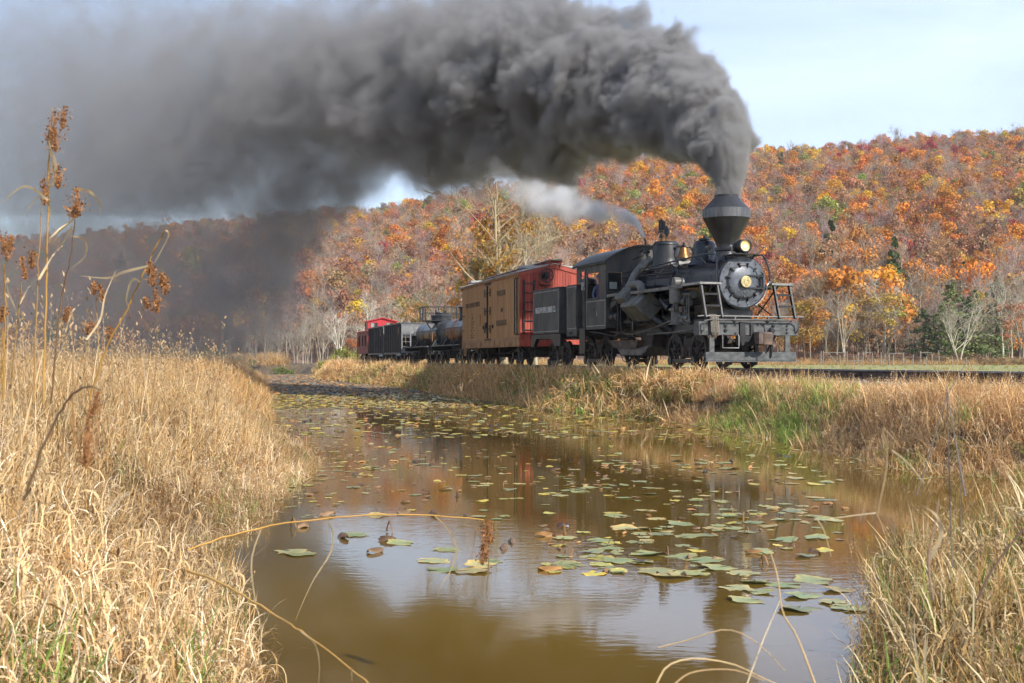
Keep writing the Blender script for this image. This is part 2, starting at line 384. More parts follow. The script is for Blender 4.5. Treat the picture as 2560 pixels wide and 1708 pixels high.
def heading(s):                                    # track heading by distance back from the pilot beam
    return R(float(np.interp(s, [-30, -10, 0, 11, 18, 30, 45, 200], [20.5, 19.5, 17.5, 17.5, 13.5, 13.0, 13.9, 13.9])))
S0, DS = -60.0, 0.25
TR_S = np.arange(S0, 175, DS); TR_P = np.zeros((len(TR_S), 2)); i0 = int(round(-S0 / DS)); TR_P[i0] = (6.43, 34.46)
for i in range(i0 + 1, len(TR_S)):
    h = heading(TR_S[i] - DS / 2); TR_P[i] = TR_P[i - 1] + DS * np.array((-math.sin(h), math.cos(h)))
for i in range(i0 - 1, -1, -1):
    h = heading(TR_S[i] + DS / 2); TR_P[i] = TR_P[i + 1] - DS * np.array((-math.sin(h), math.cos(h)))
def track(s): return np.array((np.interp(s, TR_S, TR_P[:, 0]), np.interp(s, TR_S, TR_P[:, 1])))
def pose(sa, sb):
    """middle point and z-rotation of a vehicle whose ends stand sa (front) and sb (rear) back along the track"""
    a, b = track(sa), track(sb); d = a - b
    return ((a[0] + b[0]) / 2, (a[1] + b[1]) / 2, 0.0), math.atan2(d[1], d[0])
def track_t(X, Y):
    """signed distance from the track, positive on the pond side"""
    X = np.asarray(X, float); Y = np.asarray(Y, float); sh = X.shape
    p = np.stack([X.ravel(), Y.ravel()], 1); out = np.empty(len(p)); sub = TR_P[::4]
    tan = np.gradient(sub, axis=0); tan /= np.linalg.norm(tan, axis=1)[:, None]
    for k in range(0, len(p), 4000):
        q = p[k:k + 4000]; d2 = ((q[:, None] - sub[None]) ** 2).sum(2); j = d2.argmin(1)
        rel = q - sub[j]; tt = tan[j]; out[k:k + 4000] = rel[:, 1] * -tt[:, 0] * 1.0 + rel[:, 0] * tt[:, 1]
    # tangent runs away from the camera; its right side (positive cross) is the meadow side
    return -out.reshape(sh)

WATER = -1.32
POND = np.array([(-.5, 3.0), (-.95, 4.5), (-1.34, 6.16), (-1.6, 7.1), (-1.92, 8.3), (-2.34, 9.9), (-2.6, 11.2), (-2.45, 12.1), (-2.8, 14.8), (-2.75, 16.5),
                 (-3.08, 19.8), (-4.5, 24.7), (-6.0, 30.8), (-9.6, 48.9), (-15.9, 80), (-20.9, 104), (-29, 132), (-33, 150), (-24, 147), (-17.8, 119), (-14.6, 96),
                 (-8.7, 78), (-4.8, 64.8), (-2.35, 54), (.2, 44.6), (1.75, 37.8), (3.55, 33.9), (4.7, 29.9), (5.3, 24.1), (5.75, 17.9), (7.4, 15.4), (11, 13.6), (11, 11.6), (6.6, 11.6),
                 (4.3, 11.3), (3.2, 10.4), (2.65, 8.9), (2.2, 7.5), (1.75, 6.0), (1.45, 4.6), (1.2, 3.0)])
def pond_sd(X, Y):
    """distance to the shore, negative in the pond"""
    X = np.asarray(X, float); Y = np.asarray(Y, float); sh = X.shape; x, y = X.ravel(), Y.ravel()
    best = np.full(len(x), 1e9); inside = np.zeros(len(x), bool); n = len(POND)
    for i in range(n):
        (ax, ay), (bx, by) = POND[i], POND[(i + 1) % n]
        dx, dy = bx - ax, by - ay; t = np.clip(((x - ax) * dx + (y - ay) * dy) / (dx * dx + dy * dy), 0, 1)
        best = np.minimum(best, (x - ax - t * dx) ** 2 + (y - ay - t * dy) ** 2)
        c = (ay > y) != (by > y); xi = ax + (y - ay) / np.where(dy == 0, 1e-9, dy) * dx; inside ^= c & (x < xi)
    d = np.sqrt(best); return np.where(inside, -d, d).reshape(sh)
def sstep(x, a, b):
    t = np.clip((x - a) / (b - a), 0, 1); return t * t * (3 - 2 * t)
def wob(X, Y, s, ph=0.0):
    return (np.sin(X * s + ph) * np.cos(Y * s * 0.83 + 1.7 * ph) + 0.5 * np.sin(X * s * 2.3 + 2 + ph) * np.sin(Y * s * 2.1 + ph)) / 1.5
def ground_z(X, Y):
    X = np.asarray(X, float); Y = np.asarray(Y, float)
    sd = pond_sd(X, Y); t = track_t(X, Y)
    right = sstep(t, 9.0, 6.0)
    shore = np.where(sd < 0, -1.4 + np.maximum(sd * 0.35, -0.7), -1.4)
    near = sstep(Y, 18, 12)
    zr = -1.4 + 0.95 * sstep(sd, -0.1, 1.1) + 0.10 * wob(X, Y, 1.1) * sstep(sd, 0, 1)
    zl = -1.4 + (0.62 + 0.05 * near) * sstep(sd, -0.15, 2.2) + 0.08 * wob(X, Y, 0.9, 2) * sstep(sd, 0, 1.5)
    z = np.where(sd < -0.1, shore, right * zr + (1 - right) * zl)
    z = np.where(t < 2.6, np.where(sd < -.3, z, np.maximum(z, -1.4 + (.80 + .20 * sstep(t, 2.6, 1.9)) * sstep(sd, -.3, .75))), z)
    z = np.where(t < 1.45, -0.42 + 0 * z, z)
    z = np.where(t < -2.5, -0.42, z)
    far = sstep(np.hypot(X, Y), 110, 190)
    return np.where(sd < -0.1, z, z * (1 - far) + far * (-0.35))

RIDGE = np.array([(-900, 590), (0, 589), (194, 574), (339, 555), (523, 536), (700, 525), (833, 514), (918, 517), (1068, 486), (1211, 454), (1318, 427), (1440, 395),
                  (1560, 372), (1700, 362), (1880, 357), (1967, 360), (2053, 356), (2105, 344), (2205, 330), (2348, 317), (2560, 304), (2900, 285), (3600, 260)])
def hill_params(X, Y):
    px = CXP + FPX * X / np.maximum(Y, 1e-3)
    px = np.where(Y < 30, np.sign(X) * 1e5, px)
    el = (HORIZON - np.interp(px, RIDGE[:, 0], RIDGE[:, 1])) / FPX
    dr = np.interp(px, [-900, 0, 850, 1440, 2560, 3600], [640, 660, 640, 600, 560, 560])
    df = np.interp(px, [-900, 400, 900, 1400, 2560, 3600], [250, 225, 190, 165, 178, 178])
    return el, dr, df
def hill_z(X, Y):
    el, dr, df = hill_params(X, Y); d = np.maximum(Y, 1.0)
    zr = el * dr - 9.5
    t = (d - df) / (dr - df)
    zz = zr * np.clip(t, 0, 1) ** 0.94 * (1 + 0.0 * t)
    zz = np.where(t > 1, zr - (t - 1) * (dr - df) * 0.10, zz)
    und = 2.2 * wob(X, Y, 0.03, 1) * np.clip(t * 3, 0, 1) * np.clip((1.1 - t) * 3, 0, 1)
    return -0.35 + zz + und

# ground sheet: one polar grid round the camera
az = np.concatenate([np.arange(-180, -36, 6), np.arange(-36, 36.01, 0.4), np.arange(42, 180, 6)])
rr = np.concatenate([[0.4, 1.0, 1.6, 2.2], 2.6 * 1.022 ** np.arange(0, 210), [320, 420, 560, 760, 1000, 1400, 2000, 3000]])
A, RR = np.meshgrid(np.radians(az), rr, indexing='ij')
GX, GY = np.sin(A) * RR, np.cos(A) * RR
GZ = ground_z(GX, GY)
na, nr = GX.shape
V = np.stack([GX.ravel(), GY.ravel(), GZ.ravel()], 1)
ii, jj = np.meshgrid(np.arange(na), np.arange(nr - 1), indexing='ij'); i2 = (ii + 1) % na
F = np.stack([ii * nr + jj, ii * nr + jj + 1, i2 * nr + jj + 1, i2 * nr + jj], -1).reshape(-1, 4)
fx = V[F].mean(1); tt = track_t(fx[:, 0], fx[:, 1])
fm = ((tt < -2.6) & (np.hypot(fx[:, 0], fx[:, 1]) < 1e4)).astype(int)
me = arrays_mesh('ground', V, F, ['soil', 'meadow'], None, fm, True)
o = put('ground', me); tag(o, kind='structure')

# water
wx = np.array([[-46, 2, WATER], [14, 2, WATER], [14, 60, WATER], [14, 165, WATER], [-46, 165, WATER], [-46, 60, WATER]], float)
me = bpy.data.meshes.new('pond_water'); me.from_pydata(wx.tolist(), [], [(0, 1, 2, 3, 4, 5)]); me.materials.append(M['water'])
o = put('pond_water', me); tag(o, kind='structure')

# hillside under the forest
px = np.linspace(-700, 3400, 130); dd = np.concatenate([np.linspace(150, 700, 80), np.linspace(720, 1400, 12)])
PX, DD = np.meshgrid(px, dd, indexing='ij'); HX, HY = (PX - CXP) / FPX * DD, DD
HZ = hill_z(HX, HY) - 0.3 * (DD < hill_params(HX, HY)[2] + 4)
V = np.stack([HX.ravel(), HY.ravel(), HZ.ravel()], 1)
ii, jj = np.meshgrid(np.arange(len(px) - 1), np.arange(len(dd) - 1), indexing='ij'); n_ = len(dd)
F = np.stack([ii * n_ + jj, (ii + 1) * n_ + jj, (ii + 1) * n_ + jj + 1, ii * n_ + jj + 1], -1).reshape(-1, 4)
M['forestfloor'] = mat('leaf_litter', (0.34, 0.215, 0.14), 0.95, 0, (0.24, 0.16, 0.115), 0.2)
o = put('hillside', arrays_mesh('hillside', V, F, ['forestfloor'], None, None, True)); tag(o, kind='structure')
# ------------------------------------------------------------------ railway track
tk = thing('railway_track', 'railway track with two brown steel rails on ballast beside the pond', 'railway track')
def rail_mesh(off, top):
    """rail swept along the track: profile web/foot/head, top of head at z = 0"""
    prof = [(-.07, -.17), (.07, -.17), (.07, -.155), (.012, -.135), (.012, -.045), (.036, -.032), (.036, -.004), (-.036, -.004), (-.036, -.032), (-.012, -.045), (-.012, -.135), (-.07, -.155)]
    if top: prof = [(-.033, -.0035), (.033, -.0035), (.028, 0.0), (-.028, 0.0)]
    ss = np.arange(-34, 96, 1.0); vs = []; fs = []; n = len(prof)
    for i, s_ in enumerate(ss):
        p = track(s_); q = track(s_ + .1); d = (q - p) / np.linalg.norm(q - p); nx, ny = -d[1], d[0]
        for (a, b) in prof: vs.append((p[0] + nx * (a + off), p[1] + ny * (a + off), b))
    for i in range(len(ss) - 1):
        for j in range(n):
            k = (j + 1) % n; fs.append((i * n + j, i * n + k, (i + 1) * n + k, (i + 1) * n + j))
    return MB().add(vs, fs)
for off in (.75, -.75):
    r_ = rail_mesh(off, False).build('rail', 'rail', tk, ang=30)
    rail_mesh(off, True).build('railhead', 'railtop', r_)
    for s_ in (-12.5, -6.0, 12, 26, 41):
        p = track(s_); q = track(s_ + .1); d = (q - p) / np.linalg.norm(q - p); n_ = np.array((-d[1], d[0]))
        c = p + n_ * off; a = math.atan2(d[1], d[0])
        mb = MB().box(-.42, .42, -.055, .055, -.135, -.045)
        for k in (-.3, -.1, .1, .3): mb.box(k - .02, k + .02, -.075, .075, -.11, -.075)
        mb.build('joint_bar', 'rail', r_, loc=(c[0], c[1], 0), rot=(0, 0, a))
tie_me = MB().box(-.115, .115, -1.3, 1.3, -.35, -.173).mesh('sleeper', 'tie', False)
for k, s_ in enumerate(np.arange(-30, 95, .56)):
    p = track(s_); q = track(s_ + .1); d = q - p
    put('sleeper', tie_me, tk, (p[0], p[1], random.uniform(-.004, .004)), (0, 0, math.atan2(d[1], d[0]) + random.uniform(-.02, .02)))
# ballast shoulder
ss = np.arange(-34, 96, .5); prof = [(-2.3, -.60), (-1.65, -.255), (-.5, -.235), (.5, -.235), (1.42, -.26), (1.85, -.66)]
vs = []; fs = []; n = len(prof)
for s_ in ss:
    p = track(s_); q = track(s_ + .1); d = (q - p) / np.linalg.norm(q - p)
    for (a, b) in prof: vs.append((p[0] - d[1] * a, p[1] + d[0] * a, b + random.uniform(-.02, .02)))
for i in range(len(ss) - 1):
    for j in range(n - 1): fs.append((i * n + j, (i + 1) * n + j, (i + 1) * n + j + 1, i * n + j + 1))
o = MB().add(vs, fs).build('ballast', 'ballast', None, smooth=False); tag(o, kind='structure')

# ------------------------------------------------------------------ running gear shared by the rolling stock
def spoked_wheel_mesh(r=.5, n_sp=9):
    mb = MB(); n = 28
    mb.lathe([(r - .085, -.055), (r, -.05), (r, .03), (r + .028, .034), (r + .028, .06), (r - .085, .06)], axis='y', n=n, caps=False)
    mb.lathe([(r - .085, -.055), (r - .085, .06)], axis='y', n=n, caps=False)
    mb.cyl((0, -.085, 0), (0, .08, 0), r * .2, n=14); mb.cyl((0, -.13, 0), (0, -.08, 0), r * .13, n=10)
    for k in range(n_sp):
        a = 2 * math.pi * (k + .3) / n_sp; c, s_ = math.cos(a), math.sin(a)
        mb.tube([(c * r * .15, 0, s_ * r * .15), (c * (r - .07), 0, s_ * (r - .07))], .042, 6, r_end=.03)
    # counterweight
    pts = []
    for k in range(9):
        a = R(35 + 80 * k / 8); pts.append((math.cos(a) * (r - .075), math.sin(a) * (r - .075)))
    for k in range(8, -1, -1):
        a = R(35 + 80 * k / 8); pts.append((math.cos(a) * r * .55, math.sin(a) * r * .55))
    mb.prism(pts, -.05, .05, 'y')
    return mb
def disc_wheel_mesh(r=.40):
    return MB().lathe([(0.001, -.09), (.09, -.09), (.10, -.05), (.2, -.02), (r - .07, -.035), (r - .05, -.06), (r, -.055), (r, .03), (r + .025, .035), (r + .025, .06), (r - .06, .06), (.1, .05), (.001, .05)], axis='y', n=22, caps=False)
SPOKED = spoked_wheel_mesh().mesh('spoked_wheel', 'grime')
SPOKED_T = spoked_wheel_mesh(.44).mesh('tender_wheel', 'grime')
DISC = disc_wheel_mesh().mesh('disc_wheel', 'grime')
DISC_S = disc_wheel_mesh(.36).mesh('disc_wheel_small', 'grime')

def wheel_pair(truck, x, r, me):
    for s_ in (-1, 1):
        w_ = put('wheel', me, truck, (x, s_ * .76, r), (0, 0, 0 if s_ < 0 else math.pi))
    MB().cyl((x, -.8, r), (x, .8, r), .07, n=10).build('axle', 'grime', truck)

def heisler_truck(parent, x, wb, r, me, rods=True):
    mb = MB()
    for s_ in (-1, 1):
        y = s_ * .60
        mb.box(x - wb / 2 - .55, x + wb / 2 + .55, y - .05, y + .05, r + .12, r + .26)
        mb.box(x - wb / 2 - .14, x - wb / 2 + .14, y - .09, y + .09, r - .16, r + .2); mb.box(x + wb / 2 - .14, x + wb / 2 + .14, y - .09, y + .09, r - .16, r + .2)
        mb.box(x - .35, x + .35, y - .09, y + .09, r - .22, r + .3)
        for q in (-.2, -.07, .07, .2): mb.cyl((x + q, y - .02 * s_, r - .15), (x + q, y - .02 * s_, r + .2), .055, n=8)
    mb.box(x - .3, x + .3, -.75, .75, r - .02, r + .34)
    t_ = mb.build('truck', 'grime', parent)
    for q in (-wb / 2, wb / 2): wheel_pair(t_, x + q, r, me)
    if rods:
        for s_ in (-1, 1):
            rb = MB().box(x - wb / 2 - .16, x + wb / 2 + .16, s_ * .93 - .03, s_ * .93 + .03, r - .36, r - .24)
            for q in (-wb / 2, wb / 2):
                rb.cyl((x + q, s_ * .88, r - .30), (x + q, s_ * .99, r - .30), .13, n=12)
            rb.build('side_rod', 'black', t_)
    # brake shoes and hanger
    for s_ in (-1, 1):
        for q in (-1, 1):
            bm = MB(); bm.box(x + q * (wb / 2 - r - .09), x + q * (wb / 2 - r - .02), s_ * .76 - .06, s_ * .76 + .06, r - .2, r + .12)
            bm.tube([(x + q * (wb / 2 - r - .05), s_ * .76, r + .1), (x + q * (wb / 2 - r - .02), s_ * .72, r + .42)], .02, 5)
            bm.build('brake_shoe', 'rust', t_)
    return t_

def freight_truck(parent, x, wb=1.55, r=.40, me=None):
    me = me or DISC; mb = MB()
    for s_ in (-1, 1):
        y = s_ * .98
        mb.tube([(x - wb / 2 - .25, y, r + .12), (x - wb / 2 + .1, y, r + .16), (x - .2, y, r + .33), (x + .2, y, r + .33), (x + wb / 2 - .1, y, r + .16), (x + wb / 2 + .25, y, r + .12)], .035, 4)
        mb.tube([(x - wb / 2 - .1, y, r + .08), (x - .25, y, r - .17), (x + .25, y, r - .17), (x + wb / 2 + .1, y, r + .08)], .035, 4)
        mb.tube([(x - wb / 2 - .2, y, r - .13), (x - .2, y, r - .22), (x + .2, y, r - .22), (x + wb / 2 + .2, y, r - .13)], .028, 4)
        for q in (-wb / 2, wb / 2): mb.box(x + q - .12, x + q + .12, y - .1, y + .1, r - .14, r + .14)
        for q in (-.14, 0, .14): mb.cyl((x + q, y, r - .18), (x + q, y, r + .15), .05, n=8)
        mb.box(x - .2, x + .2, y - .07, y + .07, r + .15, r + .3)
    mb.box(x - .22, x + .22, -1.0, 1.0, r + .05, r + .3); mb.cyl((x, 0, r + .25), (x, 0, r + .48), .18, n=10)
    t_ = mb.build('truck', 'iron', parent)
    for q in (-wb / 2, wb / 2): wheel_pair(t_, x + q, r, me)
    return t_

def knuckle(parent, x, sgn, z=.82):
    mb = MB().box(min(x, x + sgn * .55), max(x, x + sgn * .55), -.08, .08, z - .08, z + .08)
    mb.prism([(x + sgn * .5, -.16), (x + sgn * .62, -.2), (x + sgn * .78, -.08), (x + sgn * .70, -.02), (x + sgn * .66, .04), (x + sgn * .8, .14), (x + sgn * .72, .2), (x + sgn * .5, .16)], z - .15, z + .15, 'z')
    return mb.build('coupler', 'iron', parent)

def frame_lines(parent, x0, x1, z0, z1, y, m='line', t=.028, name='striping'):
    """thin painted border line standing 3 mm proud of a side"""
    s_ = -1 if y < 0 else 1; ya, yb = sorted((y, y + s_ * .003)); mb = MB()
    mb.box(x0, x1, ya, yb, z0, z0 + t).box(x0, x1, ya, yb, z1 - t, z1).box(x0, x0 + t, ya, yb, z0 + t, z1 - t).box(x1 - t, x1, ya, yb, z0 + t, z1 - t)
    return mb.build(name, m, parent, smooth=False)

# ------------------------------------------------------------------ the locomotive (x forward from the pilot beam's face, visible side is -y, z up from the rail)
loc_, rz = pose(0.0, 12.0)
P0 = track(0.0)
eng = thing('steam_locomotive', 'black geared steam locomotive numbered 6 with tall diamond smokestack and lit headlight', 'steam locomotive', (P0[0], P0[1], 0), rz)
BZ = 2.36
# boiler and smokebox
MB().lathe([(.60, -7.2), (.80, -7.1), (.80, -4.6), (.735, -3.4), (.72, -2.55)], (0, 0, BZ), 'x', 40).build('boiler', 'gloss', eng)
sb = MB().lathe([(.735, -2.6), (.735, -2.45), (.722, -2.44), (.722, -.50), (.735, -.49), (.735, -.42)], (0, 0, BZ), 'x', 40)
sb.build('smokebox', 'gloss', eng)
rv = MB()
for xx in (-2.52, -.9, -.6):
    for k in range(26):
        a = R(-20 + k * 220 / 25); rv.ball((xx, -.735 * math.cos(a), BZ + .735 * math.sin(a)), .014, 6)
rv.build('rivets', 'black', eng)
for xx, rr_ in ((-3.55, .752), (-4.55, .81), (-5.7, .812), (-6.6, .812)):
    MB().lathe([(rr_ - .02, xx - .03), (rr_, xx - .03), (rr_, xx + .03), (rr_ - .02, xx + .03)], (0, 0, BZ), 'x', 40, caps=False).build('boiler_band', 'black', eng)
fr = MB().lathe([(.001, -.42), (.70, -.42), (.705, -.38), (.69, -.365), (.50, -.36), (.001, -.36)], (0, 0, BZ), 'x', 48, caps=False).build('smokebox_front', 'graphite', eng)
MB().lathe([(.455, -.36), (.455, -.325), (.44, -.31), (.36, -.285), (.18, -.262), (.001, -.255)], (0, 0, BZ), 'x', 48, caps=False).build('smokebox_door', 'graphite', fr)
MB().ring((-.345, 0, BZ), .475, .022, n=40).build('door_ring', 'black', fr)
for k in range(12):
    a = 2 * math.pi * (k + .5) / 12; c, s_ = math.cos(a), math.sin(a)
    cl = MB().tube([(-.335, .53 * c, BZ + .53 * s_), (-.285, .46 * c, BZ + .46 * s_), (-.285, .415 * c, BZ + .415 * s_)], .022, 6)
    cl.cyl((-.36, .52 * c, BZ + .52 * s_), (-.28, .52 * c, BZ + .52 * s_), .026, n=6); cl.build('door_clamp', 'black', fr)
bt = MB()
for k in range(14):
    a = 2 * math.pi * k / 14; bt.cyl((-.37, .635 * math.cos(a), BZ + .635 * math.sin(a)), (-.345, .635 * math.cos(a), BZ + .635 * math.sin(a)), .017, n=6)
bt.build('rim_bolts', 'black', fr)
hg = MB()
for z_ in (.17, -.17): hg.box(-.275, -.245, .03, .58, BZ + z_ - .022, BZ + z_ + .022)
hg.cyl((-.28, .56, BZ - .26), (-.28, .56, BZ + .26), .03, n=8).box(-.36, -.27, .53, .60, BZ + .13, BZ + .21).box(-.36, -.27, .53, .60, BZ - .21, BZ - .13)
hg.build('door_hinge', 'black', fr)
hb = MB()
for (yy, zz) in ((-.18, -.24), (.2, -.23), (0, -.40), (.0, -.29)): hb.ball((-.27, yy, BZ + zz), .022, 8)
hb.build('door_studs', 'steel', fr)
npl = MB().lathe([(.001, -.26), (.05, -.26), (.05, -.19), (.155, -.19), (.16, -.18), (.155, -.165), (.001, -.165)], (0, 0, BZ), 'x', 32, caps=False).build('number_plate', 'plate', eng)
MB().ring((-.164, 0, BZ), .147, .007, n=32).ring((-.164, 0, BZ), .082, .005, n=28).build('plate_rim', 'platebright', npl)
text('plate_numeral', '6', .17, 'platebright', npl, (-.163, 0, BZ), (R(90), 0, R(90)), .9, .006)
arc_ = MB()
for k in range(22):
    a = R(-60 + 300 * k / 21); arc_.box(-.013, .013, -.011, .011, -.004, .004, Matrix.Translation((-.163, .115 * math.cos(a), BZ + .115 * math.sin(a))) @ Matrix.Rotation(a, 4, 'X') @ Matrix.Rotation(R(90), 4, 'Y'))
arc_.build('plate_lettering', 'platebright', npl)
# saddle under the smokebox
MB().prism([(-.45, .45), (.45, .45), (.40, .15), (.60, -.12), (-.60, -.12), (-.40, .15)], -2.5, -.75, 'x').build('saddle', 'black', eng, loc=(0, 0, 1.36))
MB().box(-1.6, -.62, -.44, .44, 1.45, 1.62).build('smokebox_cleanout', 'black', eng)
# stack
SX = -1.33
st = MB().lathe([(.42, 2.98), (.36, 3.05), (.30, 3.16), (.285, 3.32), (.285, 3.36), (.275, 3.42), (.30, 3.52), (.655, 4.20)], (SX, 0, 0), 'z', 40, caps=False).build('smokestack', 'stackgrey', eng)
MB().lathe([(.655, 4.2), (.668, 4.2), (.668, 4.46), (.655, 4.46)], (SX, 0, 0), 'z', 40, caps=False).build('stack_band', 'stackband', st)
MB().lathe([(.655, 4.46), (.33, 4.80), (.33, 4.86), (.30, 4.86), (.28, 4.70)], (SX, 0, 0), 'z', 40, caps=False).build('stack_cap', 'stackgrey', st)
MB().lathe([(.31, 3.28), (.33, 3.30), (.33, 3.36), (.31, 3.38)], (SX, 0, 0), 'z', 32, caps=False).build('stack_collar', 'black', st)
text('stack_numeral', '6', .22, 'white', st, (SX - .25, -.63, 4.33), (R(90), 0, R(-20)), .9, .01)
# domes
sd_ = MB().lathe([(.50, 2.98), (.42, 3.08), (.345, 3.20), (.335, 3.28), (.335, 3.52), (.315, 3.62), (.25, 3.69), (.16, 3.71)], (-2.72, 0, 0), 'z', 32).build('sand_dome', 'gloss', eng)
MB().lathe([(.17, 3.70), (.17, 3.75), (.12, 3.78), (.04, 3.79), (.04, 3.83), (.001, 3.84)], (-2.72, 0, 0), 'z', 20).build('dome_lid', 'black', sd_)
text('dome_numeral', '6', .30, 'line', sd_, (-2.86, -.338, 3.38), (R(90), 0, R(-24)), .7, .006)
stm = MB().lathe([(.60, 2.98), (.50, 3.12), (.43, 3.28), (.415, 3.40), (.41, 3.78), (.39, 3.86), (.34, 3.91), (.20, 3.925), (.001, 3.93)], (-5.42, 0, 0), 'z', 36, caps=False).build('steam_dome', 'stackgrey', eng)
MB().ring((-5.42, 0, 3.80), .413, .012, 'z').build('dome_moulding', 'black', stm)
wh = MB().cyl((-5.78, 0, 3.85), (-5.78, 0, 4.20), .035, n=8).cyl((-5.78, 0, 4.06), (-5.78, 0, 4.12), .07, n=10).cyl((-5.78, 0, 4.22), (-5.78, 0, 4.27), .10, n=14)
wh.cyl((-5.78, 0, 4.29), (-5.78, 0, 4.62), .085, n=14).cyl((-5.70, .05, 4.3), (-5.70, .05, 4.58), .06, n=10).cyl((-5.78, 0, 4.62), (-5.78, 0, 4.67), .03, n=8); wh.build('whistle', 'black', eng)
MB().cyl((-5.78, 0, 3.95), (-5.78, 0, 4.07), .05, n=10).cyl((-5.36, 0, 3.92), (-5.36, 0, 4.08), .05, n=10).build('valve_fitting', 'bellbronze', eng)
MB().lathe([(.05, 4.06), (.05, 4.12), (.085, 4.14), (.085, 4.26), (.06, 4.33), (.03, 4.35), (.03, 4.40), (.001, 4.42)], (-5.36, 0, 0), 'z', 14).build('safety_valve', 'black', eng)
# bell on its yoke
bl = MB().lathe([(.215, 3.30), (.21, 3.33), (.165, 3.40), (.135, 3.50), (.125, 3.57), (.10, 3.62), (.04, 3.64)], (-4.13, 0, 0), 'z', 24).build('bell', 'bellbronze', eng)
MB().cyl((-4.13, 0, 3.27), (-4.13, 0, 3.5), .025, n=8).ball((-4.13, 0, 3.27), .05, 8).build('bell_clapper', 'black', bl)
yk = MB().lathe([(.06, 3.63), (.075, 3.67), (.03, 3.72), (.035, 3.76), (.001, 3.79)], (-4.13, 0, 0), 'z', 12)
for s_ in (-1, 1):
    yk.tube([(-4.13, s_ * .05, 3.66), (-4.13, s_ * .22, 3.64), (-4.13, s_ * .29, 3.56), (-4.13, s_ * .30, 3.38), (-4.13, s_ * .22, 3.20), (-4.13, s_ * .10, 3.14)], .032, 7)
    yk.ball((-4.13, s_ * .29, 3.58), .06, 8)
yk.tube([(-3.95, .25, 3.5), (-3.92, .27, 3.7), (-3.9, .27, 3.85)], .018, 5); yk.build('bell_yoke', 'black', bl)
MB().prism([(-.12, 0), (.12, 0), (.06, .14), (-.06, .14)], -.2, .2, 'y').build('bell_stand', 'castgrey', eng, loc=(-4.13, 0, 3.08))
# headlight
hl = MB().lathe([(.11, -.62), (.165, -.60), (.185, -.34), (.192, -.24), (.192, -.20), (.17, -.20)], (.0, 0, 3.345), 'x', 28, caps=False).cyl((-.62, 0, 3.345), (-.6, 0, 3.345), .11, n=20)
for k in range(7): hl.lathe([(.172 + .002 * k, -.58 + .035 * k), (.19, -.575 + .035 * k), (.172 + .002 * k, -.565 + .035 * k)], (0, 0, 3.345), 'x', 24, caps=False)
hl = hl.build('headlight', 'iron', eng)
MB().ring((-.2, 0, 3.345), .170, .026, n=32).build('headlight_rim', 'iron', hl)
MB().lathe([(.150, -.225), (.13, -.235), (.08, -.245), (.001, -.25)], (0, 0, 3.345), 'x', 28, caps=False).build('headlight_lens', 'lens', hl)
MB().ball((-.215, 0, 3.335), .035, 10).build('headlight_bulb', 'bulb', hl)
br_ = MB().box(-.85, -.12, -.36, .36, 3.10, 3.125)
for s_ in (-1, 1): br_.tube([(-.8, s_ * .3, 3.10), (-.9, s_ * .25, 2.95), (-1.0, s_ * .2, 3.02)], .03, 6).tube([(-.25, s_ * .3, 3.1), (-.5, s_ * .35, 2.98)], .03, 6)
br_.box(-.5, -.25, -.1, .1, 3.125, 3.17); br_.build('headlight_bracket', 'black', eng)
for s_ in (-1, 1):
    fl = MB().tube([(-.25, s_ * .36, 3.12), (-.18, s_ * .44, 3.20), (-.10, s_ * .50, 3.30)], .018, 6).ball((-.10, s_ * .50, 3.31), .04, 8).build('flag_holder', 'steel', eng)
MB().ball((-1.72, -.34, 3.42), .075, 10).cyl((-1.86, -.34, 3.42), (-1.72, -.34, 3.42), .06, n=10).tube([(-1.8, -.34, 3.4), (-1.8, -.3, 3.1)], .02, 5).build('marker_lamp', 'castgrey', eng)
# handrails round the front
for s_ in (-1, 1):
    hr = MB().tube([(-6.75, s_ * .78, 3.02), (-5, s_ * .80, 3.06), (-3, s_ * .82, 3.11), (-1.0, s_ * .80, 3.16), (-.62, s_ * .74, 3.14), (-.45, s_ * .74, 3.02), (-.36, s_ * .80, 2.72), (-.34, s_ * .82, 2.42), (-.34, s_ * .80, 2.34)], .024, 7)
    hr.build('handrail', 'black', eng)
    ar = [(-.34, s_ * .80, 2.34)] + [(-.33, s_ * .735 * math.cos(R(a)), BZ + .735 * math.sin(R(a))) for a in (-5, -18, -32, -46, -60)]
    MB().tube(ar, .02, 6).ball((-.34, s_ * .8, 2.36), .04, 8).ball(ar[-1], .032, 8).build('front_handrail', 'steel' if s_ > 0 else 'black', eng)
    for xx in (-5.4, -3.4, -1.4): MB().tube([(xx, s_ * .60, 2.92), (xx, s_ * .80, 3.06 + (xx + 5.4) * .012)], .018, 5).build('rail_stanchion', 'black', eng)
